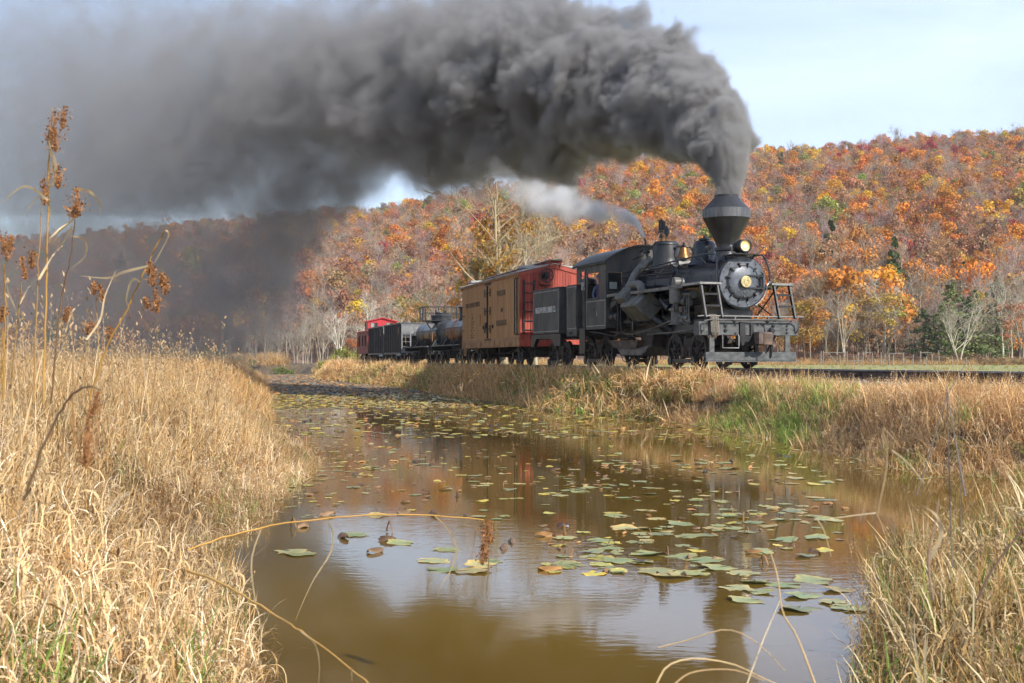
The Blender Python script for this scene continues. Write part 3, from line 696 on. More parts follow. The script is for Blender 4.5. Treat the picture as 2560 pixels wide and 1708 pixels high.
# running boards, with bright front lips, and the ladders down to the pilot
for s_ in (-1, 1):
    ya, yb = sorted((s_ * .78, s_ * 1.36))
    rb = MB().box(-7.0, -.30, ya, yb, 2.27, 2.305).build('running_board', 'black', eng)
    yl = sorted((s_ * 1.36, s_ * 1.385)); MB().box(-7.0, -1.3, yl[0], yl[1], 2.225, 2.315).build('board_edge', 'castgrey', rb)
    y2 = sorted((s_ * .76, s_ * 1.40)); MB().box(-.30, -.12, y2[0], y2[1], 2.275, 2.33).box(-1.3, -.12, *sorted((s_ * 1.362, s_ * 1.41)), 2.27, 2.335).build('front_lip', 'steel', rb)
    ld = MB()
    for q in (.86, 1.34):
        ld.box(-.05, .05, q * s_ - .022, q * s_ + .022, 0, .98, Matrix.Translation((-.24, 0, 1.36)) @ Matrix.Shear('XY', 4, (0, 0)) @ Matrix.Rotation(R(-10), 4, 'Y') @ Matrix.Translation((0, 0, -.02)) if False else Matrix.Translation((.10, 0, 1.36)) @ Matrix.Rotation(R(-19), 4, 'Y'))
    ld = ld.build('ladder', 'iron', eng)
    for z_ in (.30, .62):
        MB().box(-.07, .07, *sorted((s_ * .88, s_ * 1.32)), 1.36 + z_, 1.36 + z_ + .05).build('ladder_step', 'black', ld, loc=(.10 - z_ * .344, 0, 0))
    MB().tube([(-.2, s_ * 1.0, 2.27), (-1.3, s_ * .9, 1.42)], .022, 5).tube([(-.6, s_ * .6, 1.75), (.0, s_ * .75, 1.38)], .022, 5).build('brace', 'black', eng)
# frame and deck
MB().box(-10.4, -.05, -.42, .42, .98, 1.26).box(-.95, -.05, -1.2, 1.2, 1.26, 1.35).build('frame', 'grime', eng)
for s_ in (-1, 1): MB().box(-7.0, -.4, s_ * .46 - .04, s_ * .46 + .04, 1.0, 1.34).build('frame_rail', 'black', eng)
# pilot beam
pb = MB().box(-.34, 0, -1.5, 1.5, .89, 1.27).build('pilot_beam', 'beamgrey', eng, bevel=.012)
bb = MB()
for y_ in (-1.14, 1.14):
    for z_ in (.97, 1.06, 1.16): bb.cyl((.0, y_, z_), (.03, y_, z_), .028, n=8)
for y_ in (-.72, .72):
    for z_ in (1.02, 1.15): bb.cyl((0, y_, z_), (.02, y_, z_), .055, n=10).cyl((.02, y_, z_), (.045, y_, z_), .028, n=6)
for y_ in (-.42, -.22, .26, .45):
    for z_ in (.95, 1.19): bb.cyl((0, y_, z_), (.028, y_, z_), .024, n=6)
bb.build('beam_bolts', 'black', pb)
MB().box(.0, .05, -.30, -.14, .70, 1.25).box(.0, .05, .02, .10, .66, 1.22).box(-.3, .06, -.26, .30, .62, .88).build('coupler_pocket', 'iron', pb)
MB().box(.05, .13, -1.36, 1.36, .20, .44).build('pilot_plank', 'beamgrey', eng, bevel=.01)
MB().box(-.1, .22, -1.42, 1.42, .175, .20).build('footboard', 'beamgrey', eng)
for y_ in (-1.14, 1.14): MB().box(.0, .05, y_ - .07, y_ + .07, .22, .90).build('plank_hanger', 'beamgrey', eng)
for y_ in (-.78, .78): MB().tube([(.03, y_, .90), (-.4, y_ * .9, .38), (-.6, y_ * .8, .36)], .03, 6).build('plank_brace', 'black', eng)
cpl = MB().box(-.1, .34, .10, .36, .74, .98)
cpl.lathe([(.09, .62), (.20, .64), (.21, .93), (.17, .97), (.001, .98)], (.40, .26, 0), 'z', 18).box(.36, .58, -.02, .10, .66, .95)
cpl = cpl.build('coupler', 'rust', eng)
MB().tube([(.42, .28, .64), (.42, .28, .42)], .016, 5).tube([(.4, .26, .97), (.38, .24, 1.12), (.2, .22, 1.2)], .02, 5).ball((.42, .28, .42), .03, 6).build('coupler_chain', 'iron', cpl)
MB().tube([(.06, .62, 1.1), (.12, .62, .95), (.15, .60, .6), (.13, .57, .34), (.06, .54, .22)], .042, 8).build('air_hose', 'iron', eng)
MB().tube([(.04, -.36, .92), (.08, -.36, .86), (.08, -.36, .55), (.08, -.84, .55), (.08, -.84, .86), (.04, -.84, .92)], .018, 6).build('step_bail', 'steel', eng)
MB().tube([(.03, -1.55, 1.40), (.06, -1.4, 1.41), (.06, 1.35, 1.40), (.06, 1.62, 1.405)], .02, 6).build('uncoupling_rod', 'castgrey', eng)
MB().tube([(.02, -1.40, 1.02), (.10, -1.40, 1.0), (.13, -1.40, 1.28), (.13, -1.2, 1.31), (.13, 1.30, 1.31), (.13, 1.42, 1.25), (.11, 1.44, 1.05), (.03, 1.42, .98)], .02, 6).build('grab_rail', 'castgrey', eng)
for y_ in (-.45, .55): MB().box(.0, .07, y_ - .02, y_ + .02, 1.24, 1.43).build('rod_bracket', 'castgrey', eng)
# cab
for s_ in (-1, 1):
    cb = MB(); y = s_ * 1.41
    def pl(x0, x1, z0, z1, t=.04): cb.box(x0, x1, min(y, y - s_ * t), max(y, y - s_ * t), z0, z1)
    pl(-8.75, -6.96, 1.22, 2.24); pl(-8.75, -8.60, 2.24, 3.08); pl(-7.52, -6.96, 2.24, 3.08); pl(-8.75, -6.96, 3.08, 3.36); pl(-9.62, -8.75, 3.20, 3.36)
    pl(-9.62, -9.22, 2.80, 3.20)
    cbo = cb.build('cab_side', 'cabgrey', eng, bevel=.006)
ap = []
for k in range(15):
    a = -1 + 2 * k / 14; ap.append((a * 1.45, 3.36 + .55 * (1 - abs(a) ** 2.2)))
def wallprof(zb, holes=()): return [(-1.41, zb)] + [(y * .97, z - .02) for (y, z) in ap] + [(1.41, zb)]
# front wall, left open where the look-out windows are
fw = MB()
top_ = [(y * .97, z - .02) for (y, z) in ap]
fw.prism([(-1.41, 3.06)] + top_ + [(1.41, 3.06)], -6.98, -6.94, 'x')
for s_ in (-1, 1):
    fw.box(-6.98, -6.94, *sorted((s_ * 1.41, s_ * 1.36)), 2.32, 3.06).box(-6.98, -6.94, *sorted((s_ * .84, s_ * .60)), 2.32, 3.06).box(-6.98, -6.94, *sorted((s_ * 1.36, s_ * .84)), 2.32, 2.42)
fw.box(-6.98, -6.94, -1.41, 1.41, 1.25, 2.32).box(-6.98, -6.94, -.6, .6, 2.32, 3.06)
fwo = fw.build('cab_front', 'cabgrey', eng)
for s_ in (-1, 1):
    wf = MB().box(-6.95, -6.925, *sorted((s_ * 1.37, s_ * 1.33)), 2.40, 3.07).box(-6.95, -6.925, *sorted((s_ * .86, s_ * .83)), 2.40, 3.07).box(-6.95, -6.925, *sorted((s_ * 1.37, s_ * .83)), 3.035, 3.07).box(-6.95, -6.925, *sorted((s_ * 1.37, s_ * .83)), 2.40, 2.43)
    wf = wf.build('window_frame', 'cabgrey', fwo)
    MB().prism([(s_ * 1.32, 2.44), (s_ * .87, 2.44), (s_ * .87, 3.03), (s_ * 1.32, 3.03)], -6.962, -6.955, 'x').build('window_pane', 'glassdark', fwo)
    if s_ < 0: MB().box(-6.955, -6.95, -1.28, -1.02, 2.50, 2.72).build('window_notice', 'glasspale', fwo)
MB().prism([(-1.41, 1.25)] + top_ + [(1.41, 1.25)], -9.66, -9.62, 'x') if False else None
MB().box(-9.60, -9.56, -1.41, 1.41, 1.25, 2.3).build('cab_back', 'cabgrey', eng)
rf = MB(); outer = [(y * 1.03, z + .03) for (y, z) in ap]; inner = [(y * 1.0, z - .02) for (y, z) in reversed(ap)]
rf.prism(outer + inner, -9.85, -6.80, 'x'); rfo = rf.build('cab_roof', 'black', eng, ang=50)
for s_ in (-1, 1): MB().box(-9.85, -6.8, *sorted((s_ * 1.42, s_ * 1.50)), 3.325, 3.365).build('roof_gutter', 'black', rfo)
MB().box(-7.50, -7.46, -1.425, -1.37, 2.24, 3.12).build('window_post', 'redtrim', eng)
MB().box(-8.62, -7.5, -1.46, -1.40, 2.20, 2.245).build('arm_rest', 'cabgrey', eng)
frame_lines(eng, -8.70, -7.0, 1.32, 2.16, -1.41)
text('cab_numeral', '6', .30, 'line', eng, (-7.72, -1.414, 1.74), (R(90), 0, 0), .6, .003)
mk_ = MB()
for k in range(3): mk_.box(-8.22 + k * .16, -8.19 + k * .16, -1.414, -1.411, 1.62, 1.90).box(-8.28 + k * .16, -8.14 + k * .16, -1.414, -1.411, 1.88, 1.905)
mk_.build('cab_marking', 'grime', eng)
for xx in (-8.80, -9.48): MB().tube([(xx, -1.46, 1.3), (xx, -1.48, 1.4), (xx, -1.48, 2.6), (xx, -1.44, 2.7)], .018, 6).build('grab_iron', 'black' if xx < -9 else 'castgrey', eng)
MB().box(-8.84, -8.78, -1.42, -1.36, 1.25, 3.2).build('door_post', 'black', eng)
MB().box(-9.08, -9.05, -1.44, -1.28, 2.56, 2.83).build('cab_sign', 'white', eng)
for s_ in (-1, 1):
    stp = MB(); stp.box(-9.38, -8.86, s_ * 1.38 - .02, s_ * 1.38 + .02, .42, 1.25)
    for z_ in (.45, .80): stp.box(-9.38, -8.86, *sorted((s_ * 1.20, s_ * 1.42)), z_, z_ + .03)
    stp.build('cab_steps', 'black', eng)
# the dark inside of the cab: backhead, floor
MB().lathe([(.86, -7.25), (.86, -7.15), (.6, -7.1)], (0, 0, 2.3), 'x', 24).box(-9.6, -6.98, -1.37, 1.37, 1.25, 1.30).box(-9.5, -7.0, .9, 1.35, 1.3, 2.1).build('backhead', 'iron', eng)
MB().box(-9.62, -6.98, 1.345, 1.365, 2.2, 3.22).build('added_dark_board', 'iron', eng)  # added dark board across the far-side openings, keeps the cab interior black
# firebox below the boiler
MB().box(-7.6, -4.9, -.72, .72, 1.30, 2.1).build('firebox', 'black', eng)
# bunker behind the cab
bk = MB().box(-10.63, -9.62, -1.41, 1.41, 1.02, 2.80).build('fuel_bunker', 'cabgrey', eng, bevel=.02)
frame_lines(bk, -10.58, -9.68, 1.28, 2.74, -1.41)
MB().tube([(-10.2, -1.42, 1.10), (-10.2, -1.44, 1.2), (-10.05, -1.44, 1.2), (-10.05, -1.42, 1.10)], .015, 5).build('lashing_loop', 'black', bk)
MB().lathe([(.30, 2.80), (.31, 2.9), (.28, 3.0), (.15, 3.06), (.001, 3.08)], (-10.2, -.75, 0), 'z', 18).build('bunker_hatch', 'castgrey', bk)
# slanted engine cylinder, steam pipes, air pump, fittings on the visible side
for s_ in (-1, 1):
    T_ = Matrix.Translation((-4.75, s_ * 1.12, 1.86)) @ Matrix.Rotation(R(45) * -s_, 4, 'X')
    cyb = MB().box(-.62, .62, -.34, .34, -.36, .36, T_)
    cyb.prism([(-.34, -.36), (.34, -.36), (.30, .36), (-.30, .36)], .62, .72, 'x') if False else None
    cyo = cyb.build('engine_cylinder', 'castgrey', eng, bevel=.05)
    T2 = Matrix.Translation((-5.05, s_ * 1.22, 2.08)) @ Matrix.Rotation(R(45) * -s_, 4, 'X')
    MB().box(-.72, -.02, -.26, .28, .05, .34, T2).build('valve_chest', 'castgrey', cyo, bevel=.05)
    MB().cyl((-5.45, s_ * 1.0, 1.62), (-5.30, s_ * 1.0, 1.62), .3, n=16).build('cylinder_head', 'black', cyo)
    MB().tube([(-4.3, s_ * .95, 1.5), (-4.1, s_ * .6, 1.2), (-4.0, s_ * .3, .95)], .16, 10).build('piston_guide', 'black', cyo)
    MB().tube([(-5.7, s_ * .35, 3.38), (-5.78, s_ * .60, 3.2), (-5.82, s_ * .86, 2.9), (-5.82, s_ * 1.0, 2.62), (-5.72, s_ * 1.12, 2.50), (-5.3, s_ * 1.2, 2.52), (-4.75, s_ * 1.22, 2.52), (-4.55, s_ * 1.22, 2.46), (-4.5, s_ * 1.22, 2.30), (-4.5, s_ * 1.2, 2.14)], .135, 14).build('steam_pipe', 'stackgrey' if s_ > 0 else 'castgrey', eng, ang=60)
pm = MB().cyl((-1.95, -1.24, 1.86), (-1.95, -1.24, 2.27), .215, n=22).cyl((-1.95, -1.24, 2.27), (-1.95, -1.24, 2.32), .245, n=22).cyl((-1.95, -1.24, 1.82), (-1.95, -1.24, 1.87), .20, n=22)
pm.box(-2.05, -1.90, -1.34, -1.14, 2.32, 2.56).cyl((-1.86, -1.38, 2.42), (-1.86, -1.10, 2.42), .12, n=16)
pm.cyl((-1.95, -1.24, 1.65), (-1.95, -1.24, 1.84), .05, n=10).cyl((-1.95, -1.24, 1.24), (-1.95, -1.24, 1.65), .165, n=20).cyl((-1.95, -1.24, 1.62), (-1.95, -1.24, 1.68), .23, n=20).cyl((-1.95, -1.24, 1.22), (-1.95, -1.24, 1.27), .21, n=20)
pm.tube([(-1.8, -1.4, 1.85), (-1.78, -1.42, 1.7), (-1.8, -1.4, 1.6)], .03, 6)
pm.build('air_pump', 'castgrey', eng)
MB().cyl((-1.6, -1.15, 2.05), (-1.05, -1.15, 2.05), .12, n=14).cyl((-1.5, -1.2, 1.84), (-1.3, -1.2, 1.84), .14, n=14).build('governor', 'black', eng)
vf = MB()
for k, (x_, z_, r_) in enumerate([(-1.62, 1.45, .07), (-1.45, 1.40, .08), (-1.5, 1.28, .06), (-1.25, 1.38, .09), (-1.65, 1.32, .05), (-1.3, 1.55, .05), (-1.15, 1.28, .06)]): vf.ball((x_, -1.28, z_), r_, 8)
for x_ in (-1.42, -1.28, -1.15, -1.5): vf.cyl((x_, -1.25, 1.3), (x_, -1.25, 2.0), .02, n=6)
vf.build('valve_cluster', 'castgrey', eng)
MB().box(-1.6, -1.42, -1.34, -1.22, 1.56, 1.72).build('lubricator', 'rust', eng)
gb = MB().cyl((-6.85, -1.2, 1.58), (-6.15, -1.2, 1.58), .165, n=18)
for x_ in (-6.8, -6.5, -6.2): gb.cyl((x_ - .02, -1.2, 1.58), (x_ + .02, -1.2, 1.58), .185, n=18)
gb.build('brake_cylinder', 'black', eng)
dy = MB().cyl((-6.85, -1.15, 2.02), (-6.35, -1.15, 2.02), .15, n=14).ball((-6.3, -1.2, 2.05), .14, 10).ball((-6.6, -1.2, 2.16), .12, 10).cyl((-6.75, -1.3, 1.95), (-6.75, -1.0, 1.95), .12, n=12).ball((-6.45, -1.3, 1.92), .07, 8)
dy.build('turbo_generator', 'black', eng)
MB().box(-6.1, -5.0, -1.15, -1.05, 1.38, 1.48).box(-5.2, -5.1, -1.25, -1.15, .95, 1.42).build('reach_rod', 'black', eng)
for k in range(9): pass
pip = [
    [(-6.95, -1.3, 1.5), (-6.2, -1.3, 1.35), (-6.0, -1.32, 1.1), (-5.5, -1.34, 1.06), (-4.0, -1.36, 1.10), (-3.0, -1.34, 1.18), (-2.2, -1.3, 1.26)],
    [(-6.9, -1.25, 1.12), (-5.0, -1.38, 1.0), (-3.6, -1.38, 1.10), (-2.7, -1.34, 1.26), (-2.1, -1.3, 1.36)],
    [(-8.7, -1.3, 1.16), (-7.6, -1.36, 1.10), (-6.4, -1.36, .98), (-5.6, -1.36, 1.10), (-5.3, -1.36, 1.18)],
    [(-9.3, -1.25, 1.1), (-8.7, -1.34, .95), (-8.2, -1.36, .74), (-7.6, -1.34, .80), (-7.3, -1.3, 1.02)],
    [(-6.1, -1.34, 2.1), (-6.05, -1.36, 1.6), (-6.1, -1.36, 1.08)], [(-5.85, -1.34, 2.05), (-5.82, -1.36, 1.5), (-5.75, -1.36, 1.12), (-5.4, -1.36, 1.06)],
    [(-3.9, -1.3, .98), (-2.0, -1.36, 1.0), (-.5, -1.3, 1.08)], [(-2.75, -1.30, 1.95), (-2.4, -1.34, 1.93), (-2.2, -1.3, 1.98)],
    [(-2.9, -.72, 2.98), (-2.75, -.86, 2.88), (-2.62, -.92, 2.6), (-2.55, -1.0, 2.34)],
    [(-3.6, -.62, 3.0), (-5.0, -.66, 3.0), (-6.7, -.70, 2.98)], [(-3.2, -.76, 2.8), (-5.0, -.82, 2.82), (-6.8, -.84, 2.84)],
    [(-4.2, -1.0, 1.9), (-3.4, -.8, 1.7), (-3.0, -.7, 1.4)], [(-3.5, -.9, 2.2), (-3.2, -.85, 1.9), (-2.9, -.8, 1.5)],
]
for q in pip: MB().tube(q, .022, 6).build('pipe', 'castgrey' if q[0][0] > -8 and q[0][2] < 1.3 else 'black', eng, ang=60)
MB().cyl((-3.75, -.85, 2.02), (-3.2, -.85, 1.72), .15, n=12).cyl((-3.3, -.8, 1.9), (-3.0, -.8, 1.5), .1, n=10).build('injector', 'black', eng)
MB().tube([(-7.0, -.2, 3.72), (-5.9, -.25, 3.80)], .014, 5).tube([(-6.9, -.5, 3.45), (-5.9, -.55, 3.50)], .014, 5).build('whistle_cord', 'iron', eng)
jp = MB().tube([(-5.98, -.35, 3.3), (-5.98, -.42, 3.6), (-5.98, -.45, 3.85), (-6.0, -.45, 4.0), (-6.08, -.45, 4.10)], .032, 7).cyl((-6.15, -.4, 3.62), (-5.85, -.4, 3.62), .05, n=8).cyl((-5.98, -.4, 3.52), (-5.98, -.4, 3.72), .055, n=8)
jp.build('exhaust_jet', 'black', eng)
# ash pan under the firebox, rusty
MB().prism([(-7.8, .86), (-5.3, .84), (-5.5, .60), (-7.3, .62)], -1.0, 1.0, 'y').build('ash_pan_slope', 'rust', eng)
MB().prism([(-7.25, .62), (-5.6, .60), (-4.75, .66), (-4.95, .46), (-5.3, .36), (-6.9, .36)], -.92, .92, 'y').build('ash_pan', 'lightrust', eng, bevel=.03)
MB().prism([(-5.6, 1.05), (-4.6, 1.05), (-4.7, .64), (-5.4, .6)], -.8, .8, 'y').build('ash_hopper', 'grime', eng)
MB().tube([(-7.2, -.9, .6), (-6.6, -.95, .2), (-6.2, -.9, .12)], .014, 5).tube([(-5.1, -.9, .4), (-5.7, -.95, .12)], .014, 5).build('hanging_chain', 'iron', eng)
MB().cyl((-13, 0, .62), (-1.0, 0, .62), .07, n=8).build('drive_shaft', 'grime', eng)
MB().cyl((-5.3, -.5, .8), (-5.3, .5, .8), .3, n=16).box(-5.6, -4.4, -.35, .35, .55, 1.1).build('crankcase', 'grime', eng)
heisler_truck(eng, -2.24, 1.54, .5, SPOKED); heisler_truck(eng, -9.16, 1.58, .5, SPOKED)

# rope hank hung over the beam
rp_ = MB()
for k in range(7):
    dx = .02 + .018 * (k % 3); dy = -1.13 + .028 * k - .06
    rp_.tube([(-.02, dy, 1.36), (dx, dy, 1.44), (dx + .06, dy, 1.40), (dx + .07, dy + .01, 1.15), (dx + .075, dy + .02, .98 - .02 * (k % 2)), (dx + .07, dy + .05, .90), (dx + .065, dy + .07, .98), (dx + .05, dy + .05, 1.38)], .022, 6)
rope = thing('rope_hank', 'looped hank of grey rope hung over the locomotive pilot beam', 'rope', (P0[0], P0[1], 0), rz)
rp_.build('rope_loops', 'rope', rope)

# ------------------------------------------------------------------ the driver in the cab window
def lw(x, y, z):     # locomotive coordinates to world
    return Vector((P0[0] + x * math.cos(rz) - y * math.sin(rz), P0[1] + x * math.sin(rz) + y * math.cos(rz), z))
dv = bpy.data.meshes.new('person')
J = [(0, 0, 0), (0, 0, .18), (0, 0, .36), (.01, -.02, .50), (.02, -.04, .58), (.03, -.05, .66), (.03, -.05, .735),
     (.02, -.19, .37), (.08, -.27, .14), (.24, -.27, -.0), (.30, -.26, -.01), (.34, -.25, -.01),
     (.02, .19, .37), (.10, .25, .12), (.30, .16, .06), (.36, .14, .06),
     (.20, -.1, -.05), (.42, -.12, -.08), (.44, -.12, -.5), (.20, .1, -.05), (.42, .12, -.08), (.44, .12, -.5), (.54, -.12, -.54), (.54, .12, -.54), (.115, -.075, .645), (.085, -.065, .60)]
Rr = [.15, .14, .15, .06, .058, .085, .07, .065, .05, .042, .036, .03, .065, .05, .042, .034, .085, .07, .05, .085, .07, .05, .045, .045, .018, .035]
Eg = [(0, 1), (1, 2), (2, 3), (3, 4), (4, 5), (5, 6), (2, 7), (7, 8), (8, 9), (9, 10), (10, 11), (2, 12), (12, 13), (13, 14), (14, 15), (0, 16), (16, 17), (17, 18), (0, 19), (19, 20), (20, 21), (18, 22), (21, 23), (5, 24), (4, 25)]
dv.from_pydata(J, Eg, []); dv.update()
per = put('person', dv, None, lw(-8.18, -1.10, 2.22), (0, 0, rz - R(8)))
tag(per, 'train driver in blue cap and dark shirt leaning at the open cab window', 'person')
mdf = per.modifiers.new('body', 'SKIN'); mdf.use_smooth_shade = True
for i, r_ in enumerate(Rr): dv.skin_vertices[0].data[i].radius = (r_, r_)
dv.skin_vertices[0].data[0].use_root = True
sbv = per.modifiers.new('round', 'SUBSURF'); sbv.levels = 2; sbv.render_levels = 2
dv.materials.append(M['driver'])
cpb = MB().lathe([(.098, .70), (.105, .74), (.10, .79), (.07, .83), (.001, .84)], (.025, -.05, 0), 'z', 16, caps=False)
cpb.prism([(.06, -.14), (.17, -.13), (.20, -.06), (.17, .01), (.06, .03)], .705, .722, 'z'); cpb.build('cap', 'cap', per)
gl = MB().ball((.33, -.25, -.005), .05, 10, (1.1, .9, .75))
for k, (dx, dy, l) in enumerate([(.03, -.035, .075), (.04, -.012, .085), (.04, .012, .08), (.03, .034, .062)]):
    gl.tube([(.34, -.25 + dy, 0), (.34 + dx + l * .4, -.25 + dy * 1.1, -.005), (.34 + dx + l * .8, -.25 + dy * 1.1, -.04)], .015, 6, r_end=.011)
gl.tube([(.31, -.22, .0), (.34, -.19, .01), (.37, -.175, -.01)], .015, 6, r_end=.011); gl.build('glove', 'glove', per)
fc = MB()
for s_ in (-1, 1): fc.ball((.098, -.05 + s_ * .03 - .02, .668), .009, 6)
fc.build('eyes', 'iron', per)
for s_ in (-1, 1): MB().ball((.03, -.05 + s_ * .082, .655), .022, 8, (.6, .4, 1)).build('ear', 'driver', per)
MB().ball((.06, -.06, .585), .05, 10, (.8, .9, .7)).build('beard', 'rust', per)

# ------------------------------------------------------------------ tender
ten = thing('tender', 'dark grey locomotive tender lettered MEADOW RIVER LUMBER CO.', 'tender', (P0[0], P0[1], 0), rz)
tb = MB().box(-14.32, -11.40, -1.41, 1.41, 1.16, 2.79).build('tank', 'cabgrey', ten, bevel=.02)
frame_lines(tb, -14.27, -11.46, 1.24, 2.72, -1.41)
text('lettering', 'MEADOW RIVER LUMBER CO.', .30, 'white', tb, (-12.88, -1.415, 2.03), (R(90), 0, 0), .56, .003)
MB().box(-14.3, -11.42, -1.40, 1.40, 2.79, 2.815).box(-14.0, -13.6, -.3, .3, 2.815, 2.95).build('tank_top', 'black', ten)
fr2 = MB()
for s_ in (-1, 1):
    fr2.prism([(-14.55, .70), (-14.30, .70), (-13.95, 1.0), (-12.3, 1.0), (-11.95, .72), (-11.3, .72), (-11.3, 1.15), (-14.55, 1.15)], *sorted((s_ * 1.26, s_ * 1.40)), 'y')
fr2.box(-14.5, -11.3, -1.26, 1.26, .98, 1.15); fr2.build('frame', 'black', ten)
stp = MB()
for y_ in (-1.36, 1.36):
    for x_ in (-14.5, -14.2): stp.box(x_ - .02, x_ + .02, y_ - .02, y_ + .02, .3, .75)
    stp.box(-14.52, -14.18, y_ - .1, y_ + .02, .3, .33)
stp.build('step', 'iron', ten)
heisler_truck(ten, -13.0, 1.50, .44, SPOKED_T); knuckle(ten, -14.5, -1)
MB().tube([(-14.4, -1.43, 1.2), (-14.4, -1.47, 1.3), (-14.4, -1.47, 1.9), (-14.4, -1.43, 2.0)], .016, 5).build('grab_iron', 'black', ten)
MB().box(-11.4, -10.6, -.5, .5, .92, 1.06).build('drawbar', 'iron', ten)

# ------------------------------------------------------------------ boxcar (refrigerator car)
BL = 11.5; (bx, by, bz_), brz = pose(16.25, 16.25 + BL)
box = thing('boxcar', 'tan wooden refrigerator boxcar with bright red end behind the tender', 'boxcar', (bx, by, 0), brz)
H = BL / 2; BW = 1.42
MB().box(-H + .05, H - .05, -BW + .05, BW - .05, 1.0, 3.58).build('body', 'ink', box)
def boards_side(y, x0, x1, z0, z1, n):
    mb = MB(); w_ = (x1 - x0) / n; s_ = -1 if y < 0 else 1
    for k in range(n):
        d_ = random.uniform(-.003, .003)
        mb.box(x0 + k * w_ + .006, x0 + (k + 1) * w_ - .006, *sorted((y - s_ * .05, y + d_)), z0, z1)
    return mb
for s_ in (-1, 1):
    for (xa, xb, nn) in ((-H, -.62, 38), (.62, H, 38)):
        o = boards_side(s_ * BW, xa, xb, 1.06, 3.56, nn).build('side_boards', 'tan', box, smooth=False); o['kind'] = 'stuff'
    for (xa, xb) in ((-.60, -.02), (.02, .60)):
        o = boards_side(s_ * (BW + .012), xa, xb, 1.12, 3.40, 5).build('door', 'tan', box, smooth=False)
        sg = 1 if xa > 0 else -1
        for z_ in (1.55, 2.33, 3.12):
            yy = s_ * (BW + .02); xh = sg * .52
            MB().box(xh - .03, xh + .03, *sorted((yy, yy + s_ * .03)), z_ - .17, z_ + .17).box(*sorted((xh, xh - sg * .30)), *sorted((yy, yy + s_ * .02)), z_ - .03, z_ + .03).build('hinge', 'iron', o)
    MB().box(-.62, .62, *sorted((s_ * (BW - .04), s_ * (BW + .02))), 3.40, 3.44).build('door_header', 'tantrim', box)
    bar = MB().box(-.035, .035, *sorted((s_ * (BW + .02), s_ * (BW + .07))), 1.15, 3.42).cyl((0, s_ * (BW + .05), 1.7), (-.3, s_ * (BW + .1), 1.78), .025, n=6).ring((-.06, s_ * (BW + .08), 1.72), .12, .02, 'y', 16)
    bar.box(-.08, .08, *sorted((s_ * (BW + .02), s_ * (BW + .06))), 1.15, 1.25).box(-.08, .08, *sorted((s_ * (BW + .02), s_ * (BW + .06))), 3.3, 3.42).build('door_bar', 'iron', box)
    for xx in (-.95, .95): MB().box(xx - .09, xx + .09, *sorted((s_ * BW, s_ * (BW + .04))), 1.62, 1.67).box(xx + .05, xx + .1, *sorted((s_ * BW, s_ * (BW + .05))), 1.56, 1.72).build('door_stop', 'iron', box)
    MB().box(-H, H, *sorted((s_ * (BW - .06), s_ * (BW + .03))), .74, 1.06).build('side_sill', 'tantrim', box, bevel=.01)
    MB().box(-H, -.62, *sorted((s_ * BW, s_ * (BW + .025))), 1.06, 1.12).box(.62, H, *sorted((s_ * BW, s_ * (BW + .025))), 1.06, 1.12).build('sill_strip', 'tantrim', box)
    for k in range(12): MB().box(-H + .5 + k * .95, -H + .56 + k * .95, *sorted((s_ * (BW + .03), s_ * (BW + .05))), .76, 1.04).build('sill_bracket', 'tantrim', box)
    MB().box(-H - .03, H + .03, *sorted((s_ * (BW - .03), s_ * (BW + .06))), 3.56, 3.66).build('fascia', 'tantrim', box)
    la = MB()
    for x_ in (H - .50, H - .12): la.tube([(x_, s_ * (BW + .01), 1.2), (x_, s_ * (BW + .08), 1.24), (x_, s_ * (BW + .08), 3.42), (x_, s_ * (BW + .01), 3.46)], .028, 5)
    for z_ in np.arange(1.4, 3.4, .42): la.tube([(H - .50, s_ * (BW + .08), z_), (H - .12, s_ * (BW + .08), z_)], .016, 5)
    la.build('side_ladder', 'iron', box)
    for z_ in (1.62, 2.3): MB().tube([(-H + .1, s_ * BW, z_), (-H + .1, s_ * (BW + .07), z_), (-H + .5, s_ * (BW + .07), z_ - .02), (-H + .5, s_ * BW, z_ - .02)], .016, 5).build('grab_iron', 'iron', box)
    MB().box(-2.02, -1.55, *sorted((s_ * BW, s_ * (BW + .035))), 1.74, 2.24).build('route_board', 'tan', box, bevel=.008)
    MB().tube([(-H + .7, s_ * (BW + .03), .78), (-H + .7, s_ * (BW + .04), .42), (-H + 1.05, s_ * (BW + .04), .42), (-H + 1.05, s_ * (BW + .03), .78)], .035, 5).build('stirrup_step', 'tantrim' if s_ < 0 else 'iron', box)
rt = (R(90), 0, 0); ys = -BW - .006
text('lettering', 'FRUIT GROWERS EXPRESS', .30, 'ink', box, (-3.35, ys, 2.72), rt, .90, .003)
text('lettering', 'VENTILATOR', .34, 'ink', box, (2.55, ys, 2.98), rt, .78, .003)
text('lettering', 'AND', .24, 'ink', box, (2.65, ys, 2.28), rt, .75, .003)
text('lettering', 'REFRIGERATOR', .34, 'ink', box, (2.6, ys, 1.74), rt, .80, .003)
text('lettering', '57', .24, 'ink', box, (-3.35, ys, 2.12), rt, .9, .003)
ln = MB().box(-3.75, -2.95, ys - .002, ys + .004, 2.30, 2.325)
for k, z_ in enumerate((1.92, 1.80, 1.66, 1.53, 1.42, 1.31, 1.22)):
    xx = -3.75
    while xx < -2.95:
        ww = random.uniform(.05, .16)
        if random.random() < .65: ln.box(xx, min(xx + ww, -2.9), ys - .002, ys + .004, z_, z_ + .05)
        xx += ww + .05
ln.build('small_lettering', 'ink', box, smooth=False)
